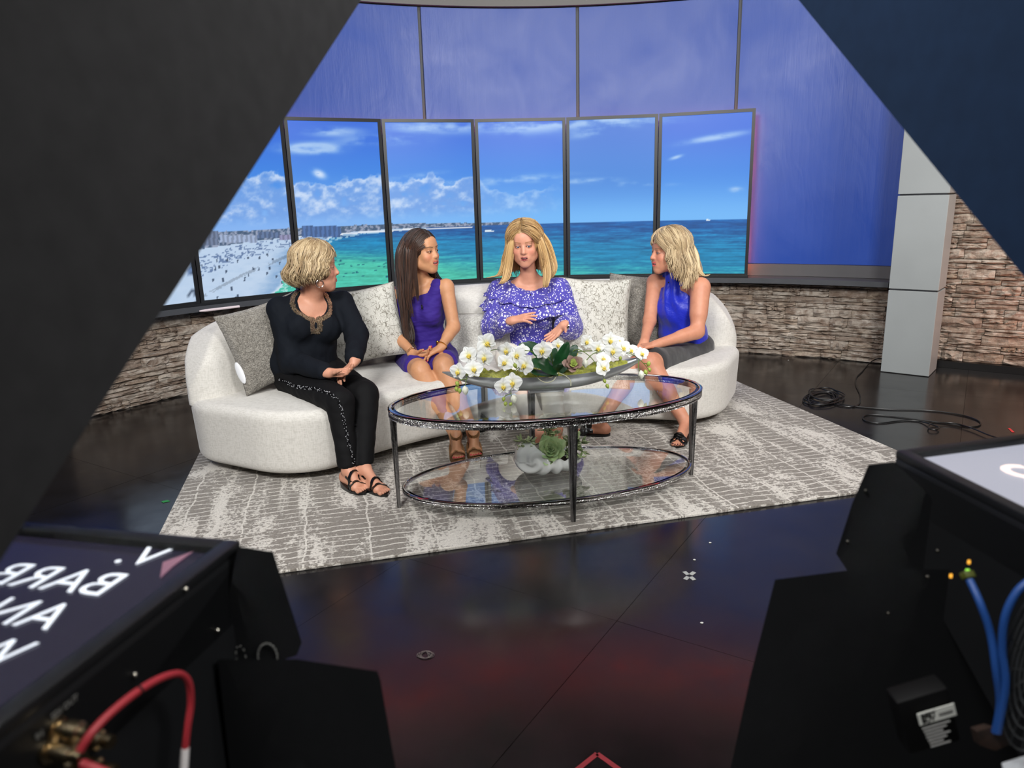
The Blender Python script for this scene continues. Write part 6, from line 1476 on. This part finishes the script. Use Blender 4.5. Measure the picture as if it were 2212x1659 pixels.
hair(w4, H4, (0.103, 0.116, 0.112), (0, -0.020, 0.038), 0.02, 50, 860, lambda az: 0.06+0.14*min(1, max(0, (abs(az)-50)/42.0)), 0.34, 0.009, 0.9, 0.0, 0.0048, ((216, 194, 154), (140, 112, 78)), ex, 11, 0.10, (0.12, 0.12), 0.0, 220, (-60, 58), 76, 0.006, ((0, 0.099, -0.052), (0.080, 0.078, 0.106)), 0.3, False)
for a_, t_, fp in ((aR, tR, fR), (aL, tL, fL)):
    root = bpy.data.objects.new('slide_sandal', None); COL.objects.link(root); root.parent = w4; d = unit((t_-a_)*[1, 1, 0])
    sandal_sole('sole', a_, t_, 0.010, M_blk, root, 0.042, 0.004)
    m = MB()
    for f_, sl in ((0.040, 0.35), (0.040, -0.35), (0.060, 0.35), (0.060, -0.35), (0.080, 0.3), (0.080, -0.3)):
        c = t_-d*f_; c[2] = 0.036+f_*0.15; shoe_strap(m, fp, c, d+np.cross(d, [0, 0, 1])*sl, 0.09, 0.012, 18, -112, 112, 0.003+0.0015*(sl > 0))
    m.go('woven_strap', M_blk, root)

# ------------------------------------------------------------------ cushions (placed against the backrest)
cushion('grey nubby cushion on the left end of the sofa behind the woman in black', M_boucle, at(584, 740, 3.99), 0.228, 0.226, 0.075, (0.78, 0.60, 0.20), (-0.28, 0.14, 1), 0.0025, 3, None, 'grey nubby cushions')
cushion('pale cracked-pattern cushion between the women in black and in purple', M_crack, at(786, 702, 4.46), 0.235, 0.225, 0.07, (0.93, 0.32, 0.12), (-0.16, 0.22, 1), 0, 5, M_pip, 'pale patterned cushions')
cushion('silvery chenille cushion left of the woman in the floral blouse', M_chen, at(1040, 738, 4.80), 0.235, 0.20, 0.07, (1, -0.02, 0.03), (-0.03, 0.22, 1), 0.001, 6, M_pip)
cushion('pale cracked-pattern cushion right of the woman in the floral blouse', M_crack, at(1282, 682, 4.80), 0.235, 0.245, 0.07, (1, -0.12, -0.04), (0.08, 0.18, 1), 0, 8, M_pip, 'pale patterned cushions')
cushion('grey nubby cushion behind the right shoulder of the woman in royal blue', M_boucle, at(1385, 672, 4.93), 0.235, 0.245, 0.07, (0.94, -0.30, -0.05), (0.04, 0.18, 1), 0.0025, 9, None, 'grey nubby cushions')
m = MB(); c = at(519, 806, 3.84); x, y, z = frame((-0.3, -1, 0.1)); m.ball(c, (0.022, 0.008, 0.062), 16, 14, [unit(x-z*0.45), y, unit(z+x*0.45)]); tag(m.go('plastic_lid', simple('white_plastic', srgb(226, 228, 232), 0.4)), 'white oval plastic piece tucked beside the grey cushion on the sofa', 'plastic piece')
a, b = onz(421, 680, 0.705), onz(475, 682, 0.705); a = pol(-44.6, 3.966, 0.648); b = pol(-40.2, 3.966, 0.648)
m = MB(); P = [a+(b-a)*k/60 for k in range(61)]; m.tube(P, [0.004+0.005*min(1, k/8)+0.0016*(k % 2) for k in range(61)], 8); tag(m.go('ribbed_tube', simple('white_ribbed_plastic', srgb(236, 220, 222), 0.4)), 'thin white ribbed tube along the grey ledge, left of the grey cushion', 'tube')
# ------------------------------------------------------------------ teleprompters in the foreground
t = NT('prompter_black'); v = t.coord('Object'); t.set(col=srgb(17, 18, 20), rough=0.5, spec=0.35); t.bump(t.noise(v, 180, 2), 0.1, 0.001); M_pb = t.m
M_cloth = simple('hood_cloth', srgb(38, 38, 39), 0.95, 0, 0.1, 30, 0.3, 500, 0.001, spec=0.15)
M_clothb = simple('hood_cloth_blue', srgb(18, 34, 56), 0.95, 0, 0.08, 30, 0.3, 500, 0.001, spec=0.15)
t = NT('prompter_screen'); t.set(col=(0.01, 0.01, 0.012, 1), rough=0.2, emi=srgb(30, 27, 44), es=1.0); M_ps = t.m
t = NT('white_letters'); t.set(col=(0.5, 0.5, 0.5, 1), emi=srgb(214, 224, 238), es=1.0); M_let = t.m
t = NT('mauve_mark'); t.set(col=(0.1, 0.05, 0.06, 1), emi=srgb(104, 74, 92), es=1.0); M_mau = t.m
t = NT('bright_screen'); t.set(col=(0.02, 0.02, 0.02, 1), rough=0.4, emi=srgb(176, 178, 192), es=1.0); M_ps2 = t.m
t = NT('cream_letters'); t.set(col=(0.5, 0.4, 0.4, 1), emi=srgb(244, 222, 208), es=1.0); M_let2 = t.m
MZ = 1.0
def text_mesh(txt, size, mat, parent, name, place, lw=0.0):
    cu = bpy.data.curves.new('txt', 'FONT'); cu.body = txt; cu.size = size; cu.offset = lw; cu.resolution_u = 3; cu.extrude = 0.0003
    o = bpy.data.objects.new('txt', cu); COL.objects.link(o); bpy.context.view_layer.update(); dg = bpy.context.evaluated_depsgraph_get()
    me = bpy.data.meshes.new_from_object(o.evaluated_get(dg)); V = np.array([v.co[:] for v in me.vertices]); F = [tuple(p.vertices) for p in me.polygons]; bpy.data.objects.remove(o)
    P = [place(*v) for v in V]; return mesh(name, P, F, mat, parent, False)
def monitor(root, C, e_far, e_side, wf, ws, th, face_mat, frame_w=0.03, down=0.10):
    """C: corner at frame top; e_far along the far edge, e_side along the side towards the viewer"""
    ef = np.array([*e_far, 0.0]); es = np.array([*e_side, 0.0]); c = C+ef*wf/2+es*ws/2
    m = MB(); AX = [ef, es, (0, 0, 1)]
    m.box(c-np.array([0, 0, th/2+0.012]), (wf/2, ws/2, th/2), AX, 0.003)
    for s in (-1, 1):
        m.box(c+ef*s*(wf/2-frame_w/2)-np.array([0, 0, 0.006]), (frame_w/2, ws/2, 0.0065), AX, 0.002); m.box(c+es*s*(ws/2-frame_w/2)-np.array([0, 0, 0.006]), (wf/2-frame_w, frame_w/2, 0.0065), AX, 0.002)
    m.go('monitor_housing', M_pb, root); m = MB(); m.box(c-np.array([0, 0, 0.0105]), (wf/2-frame_w, ws/2-frame_w, 0.001), AX); m.go('monitor_screen', face_mat, root, False)
    return ef, es
# left prompter
A = onz(60, 1127, MZ); B = onz(519, 1168, MZ); D = onz(0, 1560, MZ); ef = unit((A-B)[:2]); es = unit((D-B)[:2]); es = unit(es-ef*(es @ ef))
pl_ = thing('teleprompter', 'left black teleprompter with hood and monitor showing large mirrored white text', 'teleprompter', (B[0]-0.1, B[1]-0.1, 0.0))
monitor(pl_, B, ef, es, 0.44, 0.52, 0.085, M_ps, 0.022)
SZ = MZ-0.0085; inv = np.linalg.inv(np.array([[ef[0], es[0]], [ef[1], es[1]]]))
def plm(x, y): p = onz(x, y, SZ); return inv @ (p-B)[:2]
def row(txt, right_px, base_px, left_px, size_k=1.0, name='letters', mat=M_let):
    """mirrored text: starts at the right and runs to the left; baseline nearer to the viewer"""
    u0, v0 = plm(*right_px); u1, v1 = plm(*base_px); ht = (v1-v0)
    def place(x, y, z): p = B[:2]+ef*(u0+x)+es*(v1-y); return np.array([p[0], p[1], SZ+0.0006+z*0.1])
    text_mesh(txt, ht/0.70*size_k, mat, pl_, name, place, -0.0003)
row('V.', (383, 1184), (310, 1222), None); row('BARBA', (290, 1241), (232, 1290), None); row('AN C', (180, 1308), (135, 1366), None); row('W', (90, 1388), (28, 1446), None)
P = [plm(*q) for q in ((418, 1192), (352, 1216), (346, 1250), (372, 1226))]; P = [np.array([*(B[:2]+ef*p[0]+es*p[1]), SZ+0.0006]) for p in P]
MB().prism(P, (0, 0, 0.0004)).go('scroll_marker', M_mau, pl_, False)
# hood: side cloth stands over the right edge of the monitor
EF = np.array([*ef, 0.0]); ES = np.array([*es, 0.0]); up = np.array([0, 0, 1.0])
def onplane(x, y, p0, n): d = ray(x, y); o = np.array([0, 0, CAMH]); t_ = ((np.array(p0)-o) @ n)/(d @ n); return o+d*t_
def hood(root, p0, ef_, lo_px, hi_px, mat, width, sgn):
    n = ef_; a = onplane(*lo_px, p0, n); b = onplane(*hi_px, p0, n); dr = unit(b-a); a = a-dr*((a[2]-(MZ+0.004))/dr[2]); b = a+dr*((2.15-a[2])/dr[2])
    back = unit(np.array([*( (a-b)[:2]), 0.0])); q1 = b+back*0.75; q2 = a+back*0.10; q2[2] = a[2]; q1b = a+back*0.75; q1b[2] = 2.15
    poly = [a, b, b+back*1.0, a+back*0.25]
    w_ = ef_*width
    MB().prism(poly, ef_*0.012).go('hood_side', mat, root, False)
    MB().prism([p+w_ for p in poly], ef_*0.012).go('hood_side', mat, root, False)
    MB().prism([poly[1], poly[2], poly[2]+w_, poly[1]+w_], (0, 0, 0.012)).go('hood_top', mat, root, False)
    return a, b
a, b = hood(pl_, B+EF*0.004, EF, (60, 1120), (780, 0), M_cloth, 0.43, 1)
# glass between the hood sides
t = NT('beamsplitter_glass'); t.set(col=(1, 1, 1, 1), rough=0.0, trans=1.0, ior=1.02); M_bs = t.m
MB().prism([a+EF*0.016, b+EF*0.016, b+EF*0.42, a+EF*0.42], unit(np.cross(EF, b-a))*0.003).go('beamsplitter', M_bs, pl_, False)
def boxpoly(root, name, px, Y, off, mat):
    P = [at(x, y, Y) for x, y in px]; cx = np.mean([q[0] for q in px]); cy = np.mean([q[1] for q in px]); d = ray(cx, cy); off = d/d[1]*off
    return MB().prism(P, off).go(name, mat, root, False)
ZD = np.array([0, 0, -1.0]); 
boxpoly(pl_, 'side_box', [(512, 1180), (590, 1192), (652, 1388), (641, 1416), (560, 1440), (470, 1420)], 0.80, 0.09, M_pb)
boxpoly(pl_, 'lower_box', [(600, 1424), (641, 1424), (815, 1450), (822, 1470), (860, 1690), (500, 1690), (470, 1424)], 0.75, 0.16, M_pb)
# monitor side panel below the frame
sp0 = onz(519, 1168, MZ)
P = [B+np.array([0, 0, -0.02]), B+ES*0.52+np.array([0, 0, -0.02]), B+ES*0.52+np.array([0, 0, -0.42]), B+np.array([0, 0, -0.28])]
MB().prism(P, EF*0.02).go('side_panel', M_pb, pl_, False)
# post and pedestal of the prompter camera
pc = B+EF*0.2+ES*0.30
m = MB(); m.lathe([(0.17, 0.001), (0.17, 0.04), (0.05, 0.06), (0.05, 0.70), (0.07, 0.72), (0.07, 0.80)], (pc[0], pc[1], 0), 28); m.go('pedestal', M_pb, pl_)
m = MB(); m.box((pc[0], pc[1], 0.85), (0.15, 0.17, 0.055), [EF, ES, up], 0.005); m.go('camera_plate', M_pb, pl_)
M_screw = simple('steel_screw', srgb(190, 186, 176), 0.25, 1.0); M_brass = simple('brass_connector', srgb(190, 172, 140), 0.25, 1.0)
def onside(x, y, off=0.004): return onplane(x, y, B-EF*off, EF)
for (x, y) in ((291, 1458), (402, 1273), (470, 1362), (556, 1568), (591, 1248)):
    p = onside(x, y, 0.002 if x < 500 else 0.01); MB().ball(p, (0.0030, 0.0030, 0.0030), 10, 6).go('screw', M_screw, pl_)
# perforated speaker rings on the side
def rings(c, r0, n, sz, ax): 
    m = MB()
    for k in range(n):
        a_ = 2*PI*k/n; m.tube([c+ax[0]*r0*math.cos(a_+0.12*q)+ax[1]*r0*1.0*math.sin(a_+0.12*q) for q in range(3)], sz, 5)
    return m
gr = simple('grey_print', srgb(92, 92, 90), 0.6)
c = onplane(578, 1418, B-EF*0.0, EF); c = at(578, 1418, 0.796); m = rings(c, 0.015, 18, 0.0012, [np.array([0.75, 0.1, 0]), np.array([0.0, 0, 1.2])]); m.go('speaker_grille', gr, pl_)
c = at(520, 1418, 0.796); m = rings(c, 0.009, 9, 0.0009, [np.array([0.6, 0.1, -0.3]), np.array([0.1, 0, 1.6])]); m.go('dial_mark', gr, pl_)
# connectors and red cable (its own thing)
for (x, y, dl) in ((120, 1572, 0.030), (165, 1590, 0.034), (100, 1622, 0.034), (160, 1650, 0.040)):
    p = onside(x, y, 0.0); ax = [ES, up, -EF]; m = MB(); m.lathe([(0.010, 0), (0.010, 0.004), (0.0065, 0.005), (0.0065, 0.014), (0.0088, 0.015), (0.0088, 0.026), (0.006, 0.028), (0.006, dl+0.004)], p, 14, ax); m.go('connector', M_brass, pl_)
def sidetext(txt, px, size, name='print'):
    p = onside(*px, 0.0012)
    text_mesh(txt, size, gr, pl_, name, lambda x, y, z: p-ES*x*1.0+up*y-EF*z, 0.0002)
sidetext('SDI OUT', (112, 1556), 0.0075); sidetext('IN', (78, 1600), 0.0075)
M_redc = simple('red_rubber', srgb(150, 40, 48), 0.5)
Lc = [(172, 1622, 0.045), (200, 1580, 0.050), (245, 1535, 0.052), (300, 1492, 0.052), (350, 1464, 0.050), (388, 1456, 0.048), (408, 1476, 0.048), (412, 1520, 0.046), (405, 1570, 0.044), (400, 1616, 0.042)]
P = [onside(x, y, o) for x, y, o in Lc]; root = thing('red_cable', 'short red video cable curving over the side of the left teleprompter', 'cable', P[0])
MB().tube(spline(P, 6), 0.0036, 10).go('sheath', M_redc, root); MB().tube([P[-1], onside(397, 1665, 0.042)], 0.0042, 10).go('white_sleeve', simple('white_sleeve', srgb(200, 196, 196), 0.5), root)
MB().lathe([(0.0048, -0.001), (0.0048, 0.001)], onside(300, 1492, 0.052), 10, frame(P[4]-P[2])[0:1]+(frame(P[4]-P[2])[2], frame(P[4]-P[2])[1])).go('band', M_pb, root)
q0, q1 = onside(190, 1655, 0.045), onside(232, 1672, 0.06); P2 = [onside(178, 1650, 0.04), q0, q1]
root = thing('red_cable', 'end of a second red cable plugged in below the first at the lower left', 'cable', P2[0]); MB().tube(spline(P2, 4), 0.0042, 10).go('sheath', M_redc, root)

# right prompter
A2 = onz(2212, 937, MZ); B2 = onz(1935, 973, MZ); D2 = onz(2212, 1112, MZ); ef2 = unit((A2-B2)[:2]); es2 = unit((D2-B2)[:2]); es2 = unit(es2-ef2*(es2 @ ef2)); es2 = unit((D2-B2)[:2])
pr_ = thing('teleprompter', 'right black teleprompter with navy hood and bright monitor, blue network cables on its side', 'teleprompter', (B2[0]+0.1, B2[1]-0.1, 0.0))
monitor(pr_, B2, ef2, es2, 0.42, 0.42, 0.07, M_ps2, 0.020)
EF2 = np.array([*ef2, 0.0]); ES2 = np.array([*es2, 0.0]); NS_ = np.array([es2[1], -es2[0], 0.0]); NS_ = NS_ if NS_ @ EF2 > 0 else -NS_
a, b = hood(pr_, B2+NS_*0.004, NS_, (2212, 598), (1725, 0), M_clothb, 0.40, 1)
MB().prism([a+NS_*0.016, b+NS_*0.016, b+NS_*0.39, a+NS_*0.39], unit(np.cross(NS_, b-a))*0.003).go('beamsplitter', M_bs, pr_, False)
def row2(txt, px, bpx, k=1.0):
    iv = np.linalg.inv(np.array([[ef2[0], es2[0]], [ef2[1], es2[1]]])); g = lambda x, y: iv @ (onz(x, y, SZ)-B2)[:2]; u0, v0 = g(*px); u1, v1 = g(*bpx); ht = v1-v0
    def place(x, y, z): p = B2[:2]+ef2*(u0-x+0.0)+es2*(v1-y); return np.array([p[0], p[1], SZ+0.0006+z])
    text_mesh(txt, ht/0.70*k, M_let2, pr_, 'letters', place, 0.0006)
row2('2', (2226, 1012), (2236, 1052), 1.4)
MB().prism([B2+np.array([0, 0, -0.02]), B2+ES2*0.5+np.array([0, 0, -0.02]), B2+ES2*0.5+np.array([0, 0, -0.45]), B2+np.array([0, 0, -0.12])], NS_*0.02).go('side_panel', M_pb, pr_, False)
boxpoly(pr_, 'side_box', [(1876, 1004), (1930, 998), (2000, 1060), (2120, 1250), (2080, 1300), (1850, 1262), (1806, 1196), (1840, 1090)], 1.0, 0.10, M_pb)
boxpoly(pr_, 'lower_box', [(1674, 1252), (1850, 1230), (2100, 1230), (2240, 1260), (2240, 1720), (1565, 1720), (1620, 1465)], 0.95, 0.16, M_pb)
pc = B2+NS_*0.2+ES2*0.30
m = MB(); m.lathe([(0.17, 0.001), (0.17, 0.04), (0.05, 0.06), (0.05, 0.60), (0.07, 0.62), (0.07, 0.64)], (pc[0]+0.05, pc[1]+0.1, 0), 28); m.go('pedestal', M_pb, pr_)
for (x, y) in ((1870, 1060), (1831, 1170), (2025, 1190), (2003, 1246), (1919, 1325), (2196, 1233)): MB().ball(at(x, y, 0.90 if x > 1900 else 0.995), 0.0028, 8, 6).go('screw', simple('dim_screw', srgb(70, 68, 64), 0.4, 1.0), pr_)
t = NT('amber_led'); t.set(col=(0.1, 0.05, 0, 1), emi=(1.0, 0.45, 0.05, 1), es=1.5); M_amb = t.m
for x, y in ((2054, 1244), (2093, 1214)): MB().box(at(x, y, 0.80), (0.0012, 0.001, 0.0022)).go('indicator_light', M_amb, pr_, False)
t = NT('green_led'); t.set(col=(0.05, 0.1, 0, 1), emi=(0.35, 0.9, 0.1, 1), es=1.2); MB().box(at(2090, 1233, 0.80), (0.002, 0.001, 0.002)).go('indicator_light', t.m, pr_, False)
M_blue2 = simple('blue_cable', srgb(26, 66, 130), 0.5); M_plug = simple('yellow_plug', srgb(70, 76, 26), 0.4)
def ecable(label, pts, plug=None):
    P = [at(*q) for q in pts]; root = thing('network_cable', label, 'cable', P[0], 'blue network cables')
    MB().tube(spline(P, 7), 0.0044, 10).go('sheath', M_blue2, root)
    if plug is not None: MB().box(at(*plug), (0.0065, 0.004, 0.005), frame(P[1]-P[0]), 0.001).go('plug', M_plug, root)
ecable('left one of two blue network cables, plugged in beside the amber lights', [(2094, 1252, 0.78), (2118, 1305, 0.76), (2140, 1370, 0.75), (2152, 1450, 0.74), (2160, 1520, 0.74), (2150, 1582, 0.74)], (2090, 1242, 0.785))
ecable('right one of two blue network cables, coming in from the right picture edge', [(2240, 1245, 0.74), (2200, 1275, 0.74), (2172, 1330, 0.74), (2165, 1400, 0.74), (2172, 1480, 0.735), (2155, 1582, 0.735)])
# black power brick with a shop label
c0 = at(2020, 1560, 0.76); bx_ = thing('adapter_box', 'small black box with white shop label hanging on the right teleprompter', 'box', c0)
xx = unit(at(2072, 1522, 0.76)-at(1984, 1548, 0.76)); yy_ = unit(at(1984, 1525, 0.76)-at(1955, 1640, 0.76)); yy_ = unit(yy_-xx*(yy_ @ xx)); nn_ = np.cross(xx, yy_); nn_ = nn_ if nn_[1] < 0 else -nn_
MB().box(c0-nn_*0.017+xx*-0.006, (0.032, 0.040, 0.015), [xx, yy_, nn_], 0.004).go('case', simple('box_black', srgb(7, 7, 8), 0.6, spec=0.15), bx_)
lc = at(2024, 1544, 0.758); MB().box(lc-nn_*0.0006, (0.0225, 0.0085, 0.0006), [xx, yy_, nn_]).go('label_plate', simple('label_white', srgb(196, 198, 192), 0.6), bx_, False)
M_ink = simple('label_ink', srgb(20, 20, 20), 0.6)
for tx, dx, dy, sz in (('BEST', -0.0190, 0.0010, 0.0085), ('BUY', -0.0190, -0.0062, 0.0085)):
    text_mesh(tx, sz, M_ink, bx_, 'letters', lambda x, y, z, dx=dx, dy=dy: lc+xx*(dx+x)+yy_*(dy+y)+nn_*(0.0003+z), 0.0003)
for k in range(2): MB().box(lc+xx*0.0105+yy_*(0.0006-0.0025*k)+nn_*0.0003, (0.0085, 0.0006, 0.0003), [xx, yy_, nn_]).go('print_line', gr, bx_, False)
for k in range(7): MB().box(lc-xx*(0.004+0.002*(k % 3))-yy_*(0.0135+0.0048*k)+nn_*0.0003, (0.0170-0.0022*(k % 3)-0.0008*k, 0.0007, 0.0004), [xx, yy_, nn_]).go('print_line', simple('print_white', srgb(150, 150, 148), 0.6), bx_, False)
# fan guard and paper at the right edge
fc_ = at(2236, 1450, 0.74); fg = thing('fan_guard', 'dark round fan grille cut off by the right picture edge', 'fan', fc_); m = MB()
for k in range(7):
    R_ = 0.012+0.010*k; m.tube([fc_+np.array([0.45*R_*math.cos(a_), -0.12*R_*math.cos(a_), 1.5*R_*math.sin(a_)]) for a_ in np.linspace(0, 2*PI, 33)[:-1]], 0.0013, 5, closed=True)
m.go('guard_rings', simple('guard_grey', srgb(96, 98, 100), 0.4, 0.8), fg)
m = MB()
for k in range(8):
    a_ = PI*k/8; d = np.array([0.45*math.cos(a_), -0.12*math.cos(a_), 1.5*math.sin(a_)])*0.074; m.tube([fc_-d, fc_+d], 0.0012, 5)
m.go('guard_spokes', simple('guard_grey2', srgb(70, 72, 74), 0.4, 0.8), fg)
P = [at(2164, 1648, 0.72), at(2215, 1632, 0.74), at(2260, 1650, 0.74), at(2240, 1720, 0.66), at(2175, 1700, 0.66)]; tag(MB().prism(P, (0, 0, -0.001)).go('paper_sheet', simple('paper', srgb(186, 190, 196), 0.8), None, False), 'corner of a white paper sheet at the lower right corner', 'paper')
P = [at(x, y, 0.745) for x, y in ((2110, 1580), (2140, 1572), (2175, 1582), (2185, 1606), (2150, 1622), (2118, 1610))]; tag(MB().prism(P, (0.0, 0.012, -0.004)).go('terminal_block', simple('orange_brown', srgb(40, 24, 16), 0.7, 0, 0.4, 120)), 'orange-brown clump of terminals where the blue cables end', 'terminal')
